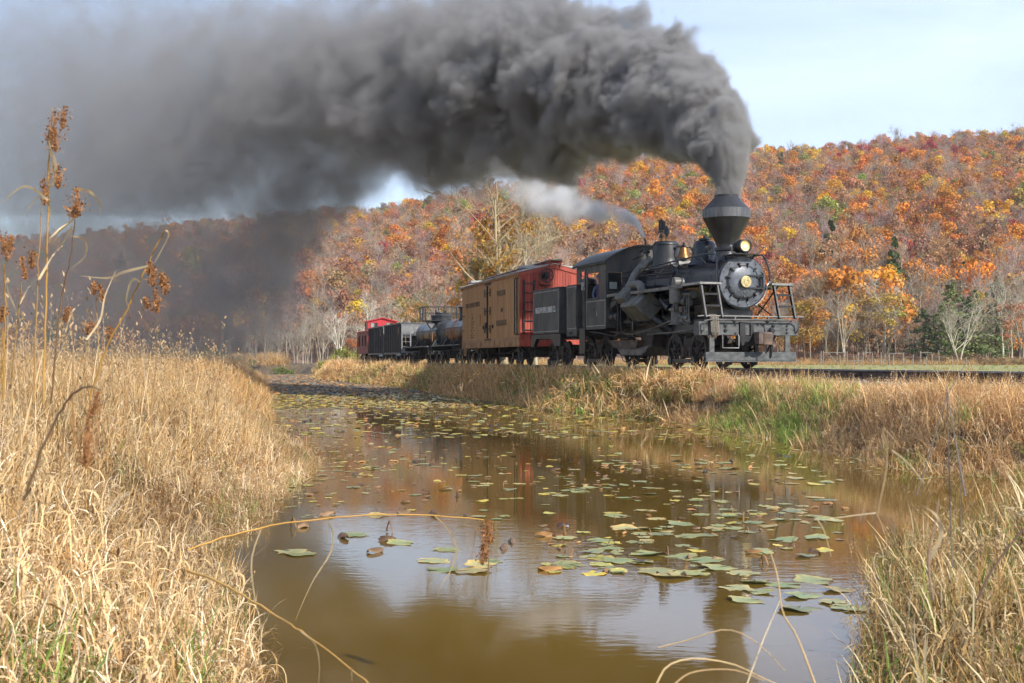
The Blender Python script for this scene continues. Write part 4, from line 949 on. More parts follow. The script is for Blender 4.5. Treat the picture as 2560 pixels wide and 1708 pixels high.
# red end facing the locomotive, dark end behind
for sg in (1, -1):
    eb = MB(); n = 26; w_ = 2 * BW / n
    for k in range(n):
        ya = -BW + k * w_ + .006; yb = -BW + (k + 1) * w_ - .006; ym = (ya + yb) / 2; ztop = 3.60 + .36 * (1 - abs(ym) / BW)
        eb.box(*sorted((sg * (H - .06), sg * (H + random.uniform(.02, .027)))), ya, yb, 1.0, ztop)
    o = eb.build('end_boards', 'boxred', box, smooth=False); o['kind'] = 'stuff'
    MB().box(*sorted((sg * H, sg * (H + .07))), -BW, BW, .74, 1.0).build('end_sill', 'boxred', box, bevel=.01)
    MB().prism([(-BW - .04, 3.46), (-BW - .04, 3.62), (0, 3.99), (BW + .04, 3.62), (BW + .04, 3.46), (0, 3.83)], *sorted((sg * (H + .02), sg * (H + .06))), 'x').build('end_fascia', 'boxred', box)
    MB().box(*sorted((sg * (H + .02), sg * (H + .05))), -BW, BW, 1.25, 1.33).build('end_belt', 'boxred', box)
    kb = knuckle(box, sg * H, sg)
la = MB()
for y_ in (-1.26, -.84): la.box(H + .03, H + .09, y_ - .03, y_ + .03, 1.25, 3.35)
for z_ in np.arange(1.4, 3.3, .36): la.tube([(H + .07, -1.26, z_), (H + .07, -.84, z_)], .018, 5)
la.build('end_ladder', 'iron', box)
wb_ = MB().ring((H + .36, -.42, 3.52), .27, .022, n=28)
wb_.ring((H + .36, -.42, 3.52), .12, .016, n=20).cyl((H + .02, -.42, 3.52), (H + .40, -.42, 3.52), .035, n=8)
for k in range(8):
    a = 2 * math.pi * k / 8; wb_.tube([(H + .37, -.42, 3.52), (H + .36, -.42 + .27 * math.cos(a), 3.52 + .27 * math.sin(a))], .017, 5)
wb_ = wb_.build('brake_wheel', 'iron', box)
MB().box(H + .02, H + .2, -.62, -.22, 3.12, 3.18).cyl((H + .15, -.42, 1.0), (H + .15, -.42, 3.5), .022, n=6).box(H + .02, H + .28, -.52, -.32, 3.40, 3.62).build('brake_staff', 'iron', box)
MB().box(H + .12, H + .2, -.62, -.3, 3.12, 3.32).build('brake_housing', 'boxred', box)
rf = MB()
for s_ in (-1, 1): rf.prism([(s_ * (BW + .10), 3.63), (0, 4.0), (0, 4.03), (s_ * (BW + .11), 3.665)], -H - .08, H + .08, 'x')
rf.build('roof', 'rooftin', box, smooth=False)
rs = MB()
for k in range(17):
    x_ = -H + .2 + k * (BL - .4) / 16
    for s_ in (-1, 1): rs.prism([(s_ * (BW + .11), 3.668), (s_ * .05, 4.02), (s_ * .05, 4.06), (s_ * (BW + .11), 3.70)], x_ - .025, x_ + .025, 'x')
rs.build('roof_battens', 'rooftin', box, smooth=False)
for y_ in (-.17, .02, .21):
    MB().box(-H - .25, H + .25, y_ - .085, y_ + .085, 4.13, 4.16).build('running_board', 'rooftin', box, smooth=False)
sdl = MB()
for k in range(12): sdl.box(-H + .1 + k * 1.02, -H + .16 + k * 1.02, -.25, .30, 4.0, 4.13)
for sg in (-1, 1): sdl.prism([(-.22, 3.86), (-.18, 3.86), (-.22, 4.13), (-.28, 4.13)], *sorted((sg * (H + .06), sg * (H + .14))), 'x').prism([(.22, 3.86), (.18, 3.86), (.22, 4.13), (.28, 4.13)], *sorted((sg * (H + .06), sg * (H + .14))), 'x')
sdl.build('board_saddle', 'boxred', box)
for sg in (-1, 1):
    for y_ in (-.85, .85):
        MB().box(sg * (H - .75) - .38, sg * (H - .75) + .38, y_ - .38, y_ + .38, 3.84, 3.95).build('ice_hatch', 'rooftin', box, bevel=.01)
uf = MB().box(-H + .1, H - .1, -.25, .25, .70, .98).cyl((-1.8, -.45, .68), (-.8, -.45, .68), .24, n=14)
for y_ in (-.9, -.35, .35, .9): uf.tube([(-H + 1.6, y_, .74), (-1.2, y_, .50), (1.2, y_, .50), (H - 1.6, y_, .74)], .022, 5)
for x_ in (-1.2, 1.2): uf.box(x_ - .1, x_ + .1, -1.2, 1.2, .52, .75)
uf.build('underframe', 'iron', box)
for x_ in (-H + 1.75, H - 1.75): freight_truck(box, x_)

# ------------------------------------------------------------------ tank cars
def tank_car(s0, ln, label, dome_x, dome_r, dome_top, platform, lettered):
    (x_, y_, _), a = pose(s0, s0 + ln)
    t = thing('tank_car', label, 'tank car', (x_, y_, 0), a, 'black tank cars in the train'); h = ln / 2; TZ, TR = 1.74, .71
    prof = [(.001, -h + .25), (.28, -h + .28), (.52, -h + .38), (.66, -h + .52), (TR, -h + .72)] + [(TR, h - .72), (.66, h - .52), (.52, h - .38), (.28, h - .28), (.001, h - .25)]
    tk_ = MB().lathe(prof, (0, 0, TZ), 'x', 36, caps=False).build('tank', 'tankblack', t)
    for q in (-h + .75, -h * .33, h * .33, h - .75): MB().lathe([(TR, q - .04), (TR + .012, q - .04), (TR + .012, q + .04), (TR, q + .04)], (0, 0, TZ), 'x', 36, caps=False).build('tank_seam', 'tankblack', tk_)
    dm = MB().lathe([(dome_r + .04, TZ + TR - .16), (dome_r, TZ + TR + .02), (dome_r, dome_top - .10), (dome_r + .03, dome_top - .09), (dome_r + .03, dome_top - .04), (dome_r - .05, dome_top), (.001, dome_top + .02)], (dome_x, 0, 0), 'z', 28, caps=False).build('dome', 'tankblack', t)
    hd = MB().cyl((dome_x, 0, dome_top), (dome_x, 0, dome_top + .10), dome_r * .45, n=16)
    for q in (-.25, .0, .28): hd.cyl((dome_x + q, -.22, dome_top), (dome_x + q, -.22, dome_top + .16), .05, n=8)
    hd.build('dome_valve', 'iron', dm)
    un = MB().box(-h, h, -.20, .20, .72, .98)
    for q in (-h + 1.0, h - 1.0): un.prism([(-.9, .95), (.9, .95), (.62, 1.38), (.3, 1.14), (0, 1.06), (-.3, 1.14), (-.62, 1.38)], q - .2, q + .2, 'x')
    for sg in (-1, 1): un.box(*sorted((sg * (h - .12), sg * h)), -1.3, 1.3, .74, 1.0)
    un.build('underframe', 'iron', t)
    for s_ in (-1, 1):
        MB().box(-h, h, *sorted((s_ * 1.06, s_ * 1.38)), .94, .985).build('walkway', 'hoppergrey', t)
        hr = MB().tube([(-h + .35, s_ * .78, 1.72), (-h + .5, s_ * .80, 1.86)] + [(q, s_ * .80, 1.90) for q in np.linspace(-h + .8, h - .8, 5)] + [(h - .5, s_ * .80, 1.86), (h - .35, s_ * .78, 1.72)], .018, 5)
        for q in np.linspace(-h + .6, h - .6, 5): hr.tube([(q, s_ * .68, 1.92), (q, s_ * .81, 1.90), (q, s_ * .86, 1.0)], .015, 5)
        hr.build('handrail', 'iron', t)
        for q in (-1, 1): MB().tube([(q * (h - .4), s_ * 1.0, .98), (q * (h - .9), s_ * .66, 1.42)], .03, 5).tube([(q * .3, s_ * 1.0, .98), (q * .75, s_ * .68, 1.36)], .03, 5).build('tank_strut', 'hopper', t)
        MB().tube([(-h + .05, s_ * 1.25, 1.75), (-h - .02, s_ * 1.25, 1.7), (-h - .02, s_ * 1.25, 1.25), (-h + .05, s_ * 1.25, 1.2)], .02, 5).build('grab_iron', 'tantrim', t)
    if platform:
        MB().box(dome_x - .95, dome_x + .95, -1.12, 1.12, 2.46, 2.50).build('dome_platform', 'iron', t)
        pr = MB()
        for z_ in (2.92, 3.3):
            pr.tube([(dome_x - .9, -1.1, z_), (dome_x + .9, -1.1, z_), (dome_x + .9, 1.1, z_), (dome_x - .9, 1.1, z_), (dome_x - .9, -1.1, z_)], .018, 5)
        for xx in (-.9, 0, .9):
            for yy in (-1.1, 1.1): pr.box(dome_x + xx - .04, dome_x + xx + .04, yy - .04, yy + .04, 2.48, 3.31)
        for xx in (-.9, .9): pr.box(dome_x + xx - .025, dome_x + xx + .025, -.03, .03, 2.48, 3.31)
        pr.build('platform_railing', 'iron', t)
        MB().cyl((dome_x - .1, -.3, dome_top), (dome_x - .1, -.3, dome_top + .28), .04, n=8).cyl((dome_x - .25, -.3, dome_top + .28), (dome_x + .05, -.3, dome_top + .28), .03, n=8).cyl((dome_x, .25, dome_top), (dome_x, .25, dome_top + .25), .05, n=8).tube([(dome_x, -.3, dome_top + .22), (dome_x, 0, dome_top + .12), (dome_x, .3, dome_top + .2)], .03, 6).build('valve_gear', 'iron', dm)
        for s_ in (-1, 1): MB().prism([(s_ * .5, 2.30), (s_ * 1.0, 2.45), (s_ * .72, 2.0)], dome_x + .3, dome_x + .75, 'x').build('platform_bracket', 'hoppergrey', t)
    if lettered:
        cu = bpy.data.curves.new('tmp', 'FONT'); cu.body = 'GULF'; cu.size = 2.0; cu.offset = .04; cu.resolution_u = 4; cu.align_x = 'CENTER'; cu.align_y = 'CENTER'
        to = bpy.data.objects.new('tmp', cu); C.objects.link(to); bpy.context.view_layer.update()
        dep = bpy.context.evaluated_depsgraph_get(); src = bpy.data.meshes.new_from_object(to.evaluated_get(dep))
        bpy.data.objects.remove(to)
        import bmesh
        for s_ in (-1, 1):
            b = bmesh.new(); b.from_mesh(src)
            for lv in np.arange(-.75, .76, .15): bmesh.ops.bisect_plane(b, geom=b.verts[:] + b.edges[:] + b.faces[:], plane_co=(0, lv, 0), plane_no=(0, 1, 0))
            for v in b.verts:
                xx = v.co.x * .62 - 1.25; th = (v.co.y * .98 + .12) / TR; rr_ = TR + .006
                v.co = Vector((xx if s_ < 0 else -xx, s_ * rr_ * math.cos(th), TZ + rr_ * math.sin(th)))
            me_ = bpy.data.meshes.new('lettering'); b.to_mesh(me_); b.free(); me_.materials.append(M['gulf']); put('lettering', me_, t)
    for q in (-h + 1.25, h - 1.25): freight_truck(t, q, 1.45, .37, DISC_S)
    for sg in (-1, 1): knuckle(t, sg * h, sg, .80)
    return t
s1 = 16.25 + BL + 1.2
tank_car(s1, 8.4, 'black tank car with orange GULF lettering coupled behind the tan boxcar', -.2, .50, 3.02, False, True)
tank_car(s1 + 9.5, 8.4, 'black tank car with railed platform round its low dome ahead of the hoppers', 1.2, .60, 2.84, True, False)

# ------------------------------------------------------------------ hoppers
def hopper(s0, ln, label):
    (x_, y_, _), a = pose(s0, s0 + ln)
    t = thing('hopper_car', label, 'hopper car', (x_, y_, 0), a, 'dark hopper cars in the train'); h = ln / 2; HW, Z0, Z1 = 1.34, .66, 2.54
    sh = MB()
    for s_ in (-1, 1): sh.box(-h + .05, h - .05, *sorted((s_ * (HW - .05), s_ * HW)), Z0, Z1)
    sh.box(-h + .05, -h + .10, -HW, HW, 1.75, Z1).box(h - .10, h - .05, -HW, HW, 1.75, Z1)
    for sg in (-1, 1): sh.prism([(sg * (h - .08), 1.85), (sg * (h - .08), 1.78), (sg * (h - 2.2), .60), (sg * (h - 2.2), .68)], -HW + .06, HW - .06, 'y')
    for q in (-.55, .55): sh.prism([(q * .1, 1.3), (q * .1 + .05, 1.3), (q * 2, .42), (q * 2 - .05, .42)], -HW + .06, HW - .06, 'y')
    sh.build('hopper_shell', 'hopper', t, smooth=False)
    for k in range(9):
        q = -h + .35 + k * (ln - .7) / 8
        for s_ in (-1, 1): MB().box(q - .05, q + .05, *sorted((s_ * HW, s_ * (HW + .09))), Z0 + .02, Z1 - .06).build('side_rib', 'hopper', t, smooth=False)
    tr_ = MB()
    for s_ in (-1, 1): tr_.box(-h, h, *sorted((s_ * (HW - .04), s_ * (HW + .10))), Z1 - .06, Z1 + .03).box(-h, h, *sorted((s_ * (HW - .03), s_ * (HW + .08))), Z0 - .10, Z0 + .02)
    for sg in (-1, 1): tr_.box(*sorted((sg * (h - .1), sg * h)), -HW, HW, Z1 - .06, Z1 + .03)
    tr_.build('top_chord', 'hopper', t, smooth=False)
    for sg in (-1, 1):
        MB().box(*sorted((sg * (h - .05), sg * (h - .02))), -HW, HW, 1.86, Z1 - .07).build('end_plate', 'hoppergrey', t)
        en = MB()
        for y_ in (-HW + .04, -.75, -.2, .2, HW - .04): en.box(*sorted((sg * (h - .1), sg * (h - .03))), y_ - .045, y_ + .045, Z0, 1.88)
        for z_ in (1.05, 1.35, 1.65): en.tube([(sg * (h - .05), -HW + .05, z_), (sg * (h - .05), -.75, z_)], .022, 5)
        en.box(*sorted((sg * (h - .25), sg * h)), -HW, HW, .62, .92); en.build('end_frame', 'hoppergrey', t, smooth=False)
        knuckle(t, sg * h, sg, .78)
    for k in (-1, 1): MB().prism([(k * 1.9, .64), (k * .6, .64), (k * .95, .26), (k * 1.45, .26)], -.9, .9, 'y').build('discharge_chute', 'hopper', t, smooth=False)
    MB().box(h - .78, h - .40, -HW - .105, -HW - .092, 1.85, 2.28).build('placard', 'rustpanel', t)
    MB().box(-h, h, -.2, .2, .6, .82).build('centre_sill', 'iron', t)
    for q in (-h + 1.15, h - 1.15): freight_truck(t, q, 1.35, .36, DISC_S)
    return t
s2 = s1 + 19.0
hopper(s2, 7.4, 'dark blue-grey ribbed hopper car with a pale grey end, coupled to the tank cars')
hopper(s2 + 8.1, 7.6, 'dark blue-grey ribbed hopper car coupled directly ahead of the red caboose')

# ------------------------------------------------------------------ caboose
s3 = s2 + 16.4; CL = 7.4
(x_, y_, _), a = pose(s3, s3 + CL)
cab_ = thing('caboose', 'red caboose with gabled roof cupola at the tail of the train', 'caboose', (x_, y_, 0), a); h = CL / 2; CW = 1.28
bd = MB()
for s_ in (-1, 1):
    n = 40
    for k in range(n):
        xa = -h + .55 + k * (CL - 1.1) / n; skip = False
        for wx_ in (-2.2, -.1, 1.6):
            if wx_ - .02 < xa + .05 < wx_ + .62: skip = True
        if skip:
            bd.box(xa + .004, xa + (CL - 1.1) / n - .004, *sorted((s_ * (CW - .05), s_ * CW)), .66, 1.32).box(xa + .004, xa + (CL - 1.1) / n - .004, *sorted((s_ * (CW - .05), s_ * CW)), 2.02, 2.40)
        else: bd.box(xa + .004, xa + (CL - 1.1) / n - .004, *sorted((s_ * (CW - .05), s_ * CW)), .66, 2.40)
o = bd.build('side_boards', 'cabredshade', cab_, smooth=False); o['kind'] = 'stuff'
for s_ in (-1, 1):
    for wx_ in (-2.2, -.1, 1.6):
        wf = MB().box(wx_ - .05, wx_ + .02, *sorted((s_ * (CW - .02), s_ * (CW + .03))), 1.28, 2.06).box(wx_ + .58, wx_ + .65, *sorted((s_ * (CW - .02), s_ * (CW + .03))), 1.28, 2.06).box(wx_ - .05, wx_ + .65, *sorted((s_ * (CW - .02), s_ * (CW + .05))), 2.03, 2.09).box(wx_ - .05, wx_ + .65, *sorted((s_ * (CW - .02), s_ * (CW + .05))), 1.25, 1.31).box(wx_ + .28, wx_ + .32, *sorted((s_ * (CW - .03), s_ * CW)), 1.31, 2.03).build('window', 'ink', cab_)
        MB().box(wx_ + .02, wx_ + .58, *sorted((s_ * (CW - .06), s_ * (CW - .05))), 1.31, 2.03).build('pane', 'glassdark', wf)
for sg in (-1, 1):
    en = MB(); n = 18
    for k in range(n):
        ya = -CW + k * 2 * CW / n
        en.box(*sorted((sg * (h - .60), sg * (h - .55))), ya + .004, ya + 2 * CW / n - .004, .66, 2.40 + .22 * (1 - abs(ya + CW / n) / CW))
    o = en.build('end_boards', 'cabred', cab_, smooth=False); o['kind'] = 'stuff'
    dr = MB().box(*sorted((sg * (h - .55), sg * (h - .52))), -.36, .36, .72, 2.25).build('door', 'cabred', cab_)
    MB().box(*sorted((sg * (h - .52), sg * (h - .51))), -.22, .22, 1.5, 2.1).build('pane', 'glassdark', dr)
    pf = MB().box(*sorted((sg * (h - .55), sg * h)), -CW, CW, .72, .80)
    pf.build('platform', 'iron', cab_)
    rl = MB()
    for y_ in (-CW + .05, -.5, .5, CW - .05): rl.tube([(sg * (h - .04), y_, .8), (sg * (h - .04), y_, 1.6)], .02, 5)
    rl.tube([(sg * (h - .04), -CW + .05, 1.6), (sg * (h - .04), CW - .05, 1.6)], .02, 5)
    for y_ in (-CW + .03, CW - .03): rl.tube([(sg * (h - .06), y_, .8), (sg * (h - .06), y_, 2.4)], .022, 5)
    rl.build('end_railing', 'iron', cab_)
    stp = MB()
    for y_ in (-1, 1):
        stp.prism([(sg * (h - .45), .74), (sg * (h - .02), .74), (sg * (h + .02), .22), (sg * (h - .40), .22)], *sorted((y_ * 1.22, y_ * 1.26)), 'y').box(*sorted((sg * (h - .4), sg * h)), *sorted((y_ * .98, y_ * 1.25)), .24, .27).box(*sorted((sg * (h - .4), sg * h)), *sorted((y_ * .98, y_ * 1.25)), .48, .51)
    stp.build('platform_steps', 'iron', cab_); knuckle(cab_, sg * h, sg, .8)
rf = MB().prism([(-CW - .12, 2.36), (-CW * .6, 2.50), (0, 2.60), (CW * .6, 2.50), (CW + .12, 2.36), (CW + .12, 2.41), (CW * .6, 2.55), (0, 2.65), (-CW * .6, 2.55), (-CW - .12, 2.41)], -h, h, 'x').build('roof', 'cabred', cab_)
cu_ = MB(); c0, c1, W = .2, 1.9, 1.12
for sg, xx in ((1, c1), (-1, c0)):
    q = sorted((xx, xx - sg * .05))
    cu_.box(*q, -W, W, 2.40, 2.72).box(*q, -W, W, 3.06, 3.16).box(*q, -W, -W + .22, 2.72, 3.06).box(*q, W - .22, W, 2.72, 3.06).box(*q, -.32, .32, 2.72, 3.06)
    cu_.prism([(-W, 3.16), (W, 3.16), (0, 3.40)], *q, 'x')
for s_ in (-1, 1):
    q = sorted((s_ * W, s_ * (W - .05)))
    cu_.box(c0 + .05, c1 - .05, *q, 2.40, 2.72).box(c0 + .05, c1 - .05, *q, 3.06, 3.16).box(c0 + .05, c0 + .3, *q, 2.72, 3.06).box(c1 - .3, c1 - .05, *q, 2.72, 3.06)
cuo = cu_.build('cupola', 'cabred', cab_, smooth=False)
for sg, xx in ((1, c1), (-1, c0)):
    for y_ in (-.61, .61):
        wf = MB().box(*sorted((xx - sg * .02, xx + sg * .015)), y_ - .29, y_ - .25, 2.72, 3.06).box(*sorted((xx - sg * .02, xx + sg * .015)), y_ + .25, y_ + .29, 2.72, 3.06).box(*sorted((xx - sg * .02, xx + sg * .015)), y_ + .03, y_ + .07, 2.72, 3.06).build('cupola_window', 'ink', cuo)
        MB().box(*sorted((xx - sg * .045, xx - sg * .035)), y_ - .25, y_ + .03, 2.72, 3.06).build('pane', 'glasspale', cuo); MB().box(*sorted((xx - sg * .045, xx - sg * .035)), y_ + .07, y_ + .25, 2.72, 3.06).build('pane', 'glassdark', cuo)
for s_ in (-1, 1): MB().box(c0 + .3, c1 - .3, *sorted((s_ * (W - .035), s_ * (W - .045))), 2.72, 3.06).build('pane', 'glassdark', cuo)
MB().prism([(-W - .14, 3.12), (0, 3.42), (W + .14, 3.12), (W + .14, 3.18), (0, 3.49), (-W - .14, 3.18)], c0 - .15, c1 + .15, 'x').build('cupola_roof', 'cabred', cab_)
MB().tube([(c1, .3, 3.4), (c1, .3, 3.62)], .02, 5).tube([(.9, W * .8, 3.2), (.9, W * .8, 3.5)], .03, 6).build('roof_vent', 'iron', cab_)
MB().box(-h, h, -.3, .3, .6, .72).box(-1.2, .6, -1.1, -.7, .36, .66).build('underframe', 'iron', cab_)
for q in (-h + 1.5, h - 1.5): freight_truck(cab_, q, 1.35, .36, DISC_S)
# ------------------------------------------------------------------ plant generators (quads only)
def ribbons(P, Wd, side, cols):
    """P (n,k,3) centre lines, Wd (n,k) half widths, side (n,k,3) -> quads"""
    n, k, _ = P.shape
    A = P - side * Wd[..., None]; B = P + side * Wd[..., None]
    V = np.stack([A, B], 2).reshape(-1, 3)
    i, j = np.meshgrid(np.arange(n), np.arange(k - 1), indexing='ij'); b = (i * k + j) * 2
    F = np.stack([b, b + 1, b + 3, b + 2], -1).reshape(-1, 4)
    Cc = np.repeat(cols[:, None, :], k * 2, 1).reshape(-1, 3)
    return V, F, Cc

def blades(g, n, R0, h, wd, bend, lean, pal, segs=4, kink=.25, hsd=.3, droop=0.0):
    ang = g.uniform(0, 2 * np.pi, n); rad = R0 * np.sqrt(g.uniform(0, 1, n))
    base = np.stack([rad * np.cos(ang), rad * np.sin(ang), np.full(n, -.04)], 1)
    az = g.uniform(0, 2 * np.pi, n); ln = h * np.clip(g.normal(1, hsd, n), .3, 1.7)
    th0 = np.abs(g.normal(0, lean, n)); tot = g.gamma(2.0, bend / 2, n)
    t = np.linspace(0, 1, segs + 1); P = np.zeros((n, segs + 1, 3)); P[:, 0] = base
    kk = g.uniform(0, 1, n) < kink; ks = g.integers(1, segs, n); ka = g.uniform(.6, 2.0, n)
    th = np.zeros((n, segs + 1)); th[:, 0] = th0
    azs = np.zeros((n, segs + 1)); azs[:, 0] = az
    for s_ in range(1, segs + 1):
        th[:, s_] = th0 + tot * (t[s_] ** 1.6) + np.where(kk & (s_ >= ks), ka, 0) + droop * t[s_]
        azs[:, s_] = azs[:, s_ - 1] + g.normal(0, .25, n)
        a = (th[:, s_] + th[:, s_ - 1]) / 2
        d = np.stack([np.sin(a) * np.cos(azs[:, s_]), np.sin(a) * np.sin(azs[:, s_]), np.cos(a)], 1)
        P[:, s_] = P[:, s_ - 1] + d * (ln / segs)[:, None]
    P[:, :, 2] = np.maximum(P[:, :, 2], .02 * g.uniform(0, 1, n)[:, None] - .05)
    tw = az + np.pi / 2 + g.normal(0, .6, n); side = np.zeros((n, segs + 1, 3))
    for s_ in range(segs + 1):
        q = tw + g.normal(0, .35, n); side[:, s_] = np.stack([np.cos(q), np.sin(q), g.normal(0, .25, n)], 1)
    side /= np.linalg.norm(side, axis=2, keepdims=True)
    prof = np.interp(t, [0, .3, .75, 1], [.55, 1, .75, .08]); W_ = wd * np.clip(g.normal(1, .3, n), .4, 1.8)[:, None] * prof[None]
    pal = np.asarray(pal, float); wts = pal[:, 3] / pal[:, 3].sum(); c = pal[g.choice(len(pal), n, p=wts), :3] * g.uniform(.72, 1.25, n)[:, None]
    return ribbons(P, W_, side, c)

def mat_ribbons(g, n, R0, zmax, ln, wd, pal, segs=7, curl=2.2):
    """a tangle of curled dead leaves lying every way in a heap"""
    ang = g.uniform(0, 2 * np.pi, n); rad = R0 * np.sqrt(g.uniform(0, 1, n)); l_ = ln * g.uniform(.5, 1.5, n)
    P = np.zeros((n, segs + 1, 3)); P[:, 0] = np.stack([rad * np.cos(ang), rad * np.sin(ang), zmax * g.uniform(0, 1, n) ** .8], 1)
    az = g.uniform(0, 6.28, n); th = np.abs(g.normal(.55, .5, n)); dth = g.normal(curl, curl * .6, n) / segs; daz = g.normal(0, 1.6, n) / segs; S = np.zeros_like(P)
    for k in range(segs):
        d = np.stack([np.sin(th) * np.cos(az), np.sin(th) * np.sin(az), np.cos(th)], 1); P[:, k + 1] = P[:, k] + d * (l_ / segs)[:, None]
        S[:, k] = np.stack([-np.sin(az + .4 * k / segs), np.cos(az + .4 * k / segs), .5 * np.sin(k * .8 + ang)], 1); th = th + dth * (1 + .6 * np.sin(k + ang)); az = az + daz
    S[:, segs] = S[:, segs - 1]; S /= np.linalg.norm(S, axis=2, keepdims=True); P[:, :, 2] = np.maximum(P[:, :, 2], -.03)
    W_ = wd * np.clip(g.normal(1, .35, n), .4, 2)[:, None] * np.interp(np.linspace(0, 1, segs + 1), [0, .35, .8, 1], [.6, 1, .7, .1])[None]
    pal = np.asarray(pal, float); c = pal[g.choice(len(pal), n, p=pal[:, 3] / pal[:, 3].sum()), :3] * g.uniform(.75, 1.2, n)[:, None]
    return ribbons(P, W_, S, c)

def join(parts):
    V, F, Cc = [], [], []; off = 0
    for (v, f, c) in parts: V.append(v); F.append(f + off); Cc.append(c); off += len(v)
    return np.concatenate(V), np.concatenate(F), np.concatenate(Cc), None

STRAW = [(.74, .50, .23, 4), (.82, .61, .33, 3), (.60, .37, .14, 3), (.38, .21, .08, 2.4), (.86, .71, .46, 1.6), (.18, .10, .04, 1.6)]
PALEST = [(.86, .68, .41, 3), (.90, .77, .54, 2.2), (.76, .54, .27, 3), (.50, .31, .13, 2.2), (.22, .13, .055, 1.6)]
STRAWG = STRAW + [(.17, .25, .05, 2.2), (.11, .19, .03, 1.4)]
GREEN = [(.20, .29, .055, 4), (.31, .38, .09, 3), (.13, .21, .04, 3), (.42, .40, .16, 2), (.50, .37, .18, 1.5)]
BROWN = [(.54, .33, .16, 4), (.64, .43, .22, 3), (.36, .20, .09, 3), (.72, .54, .32, 2)]
g_ = np.random.default_rng(5)
def seedheads(g, n, R0, h, pal):
    """thin upright stalks with narrow seed plumes"""
    s = blades(g, n, R0, h, .0035, .25, .12, pal, 4, .05, .15)
    V = s[0].reshape(n, 5, 2, 3); tip = V[:, 4].mean(1); m_ = 7
    base = tip[:, None] + np.stack([g.normal(0, .016, (n, m_)), g.normal(0, .016, (n, m_)), g.uniform(-.13, .03, (n, m_))], -1); base = base.reshape(-1, 3)
    d = np.stack([g.normal(0, .5, len(base)), g.normal(0, .5, len(base)), np.full(len(base), .8)], 1) * .035
    P = np.stack([base, base + d], 1); side = g.normal(0, 1, (len(base), 2, 3)); side[:, 1] = side[:, 0]; side /= np.linalg.norm(side, axis=2, keepdims=True)
    c = np.array((.58, .42, .24)) * g.uniform(.7, 1.25, (len(base), 1))
    return join([s, ribbons(P, np.full((len(base), 2), .007), side, c)])[:3]
TUFT = [
    join([blades(g_, 46, .22, .72, .0055, 1.1, .35, STRAW, 5, .35)]),
    join([blades(g_, 50, .26, .55, .0060, 1.7, .6, STRAW, 5, .45), blades(g_, 6, .2, .5, .006, .7, .3, GREEN, 4, .1)]),
    join([blades(g_, 40, .24, .85, .0050, .7, .22, STRAW, 5, .2), seedheads(g_, 7, .2, 1.1, STRAW)]),
    join([blades(g_, 40, .20, .50, .0070, .8, .4, GREEN, 5, .1)]),
    join([blades(g_, 60, .34, .42, .0065, 2.2, 1.0, STRAW, 4, .5), blades(g_, 14, .3, .5, .010, 2.0, .8, [(.78, .64, .43, 3), (.84, .74, .58, 2)], 5, .5)]),   # matted, with broad bleached blades
    join([blades(g_, 46, .24, .62, .0060, 1.2, .4, BROWN, 5, .3), seedheads(g_, 5, .2, .8, BROWN)]),
]
TUFT += [join([blades(g_, 20, .28, .66, .0105, 1.7, .6, [(.80, .68, .48, 3), (.86, .77, .60, 2), (.66, .5, .28, 2)], 7, .6, .25), blades(g_, 26, .28, .45, .0045, 1.5, .7, STRAW, 5, .45)]),   # broad curled bleached leaves
         join([blades(g_, 12, .12, .75, .009, .5, .3, GREEN, 5, .1), blades(g_, 16, .2, .5, .005, 1.2, .5, STRAW, 4, .3)])]
TUFT += [join([mat_ribbons(g_, 44, .26, .34, .38, .0062, PALEST), blades(g_, 14, .25, .55, .004, 1.2, .6, STRAW, 5, .4)]),        # 8 heap of curled leaves
         join([mat_ribbons(g_, 26, .24, .44, .46, .0088, PALEST, 8, 2.6), mat_ribbons(g_, 22, .28, .2, .3, .005, BROWN), blades(g_, 5, .2, .6, .005, .5, .2, STRAW, 4, .1)]),   # 9 broad bleached curls
         join([mat_ribbons(g_, 50, .28, .30, .30, .0058, STRAW + BROWN, 5), blades(g_, 16, .25, .5, .005, 1.0, .5, BROWN, 4, .3)]),   # 10 bank tangle
         join([blades(g_, 34, .16, .66, .0085, 1.1, .45, GREEN, 6, .05)]),                                                              # 11 fan of green blades
         join([blades(g_, 22, .22, .62, .0085, .5, .16, [(.80, .62, .34, 3), (.70, .52, .22, 2), (.52, .50, .16, 2), (.86, .74, .5, 2)], 5, .25), mat_ribbons(g_, 10, .2, .4, .4, .010, PALEST, 8, 2.8)])]   # 12 upright broad straw
# coarser versions for 25 m and more, where one blade is thinner than a pixel
TUFTC_MAT = 5
TUFTC = [
    join([blades(g_, 40, .34, .62, .0095, 1.0, .4, STRAW, 3, .2)]),
    join([blades(g_, 24, .34, .60, .015, 1.0, .4, STRAWG, 3, .2)]),
    join([blades(g_, 36, .34, .55, .010, 1.0, .4, BROWN, 3, .2)]),
    join([blades(g_, 24, .30, .48, .016, .8, .35, GREEN, 3, .1)]),
    join([blades(g_, 18, .36, .80, .009, .5, .18, STRAW, 3, .1)]),
    join([mat_ribbons(g_, 30, .36, .34, .36, .013, STRAW + BROWN, 4)]),
]
def place(n, xr, yr, test, g):
    """n random points in a world rectangle that pass the test"""
    X = g.uniform(*xr, n); Y = g.uniform(*yr, n); k = test(X, Y); X, Y = X[k], Y[k]
    return X, Y
def inview(X, Y, m=60):
    px = CXP + FPX * X / Y; return (px > -m) & (px < 2560 + m) & (Y > .5)
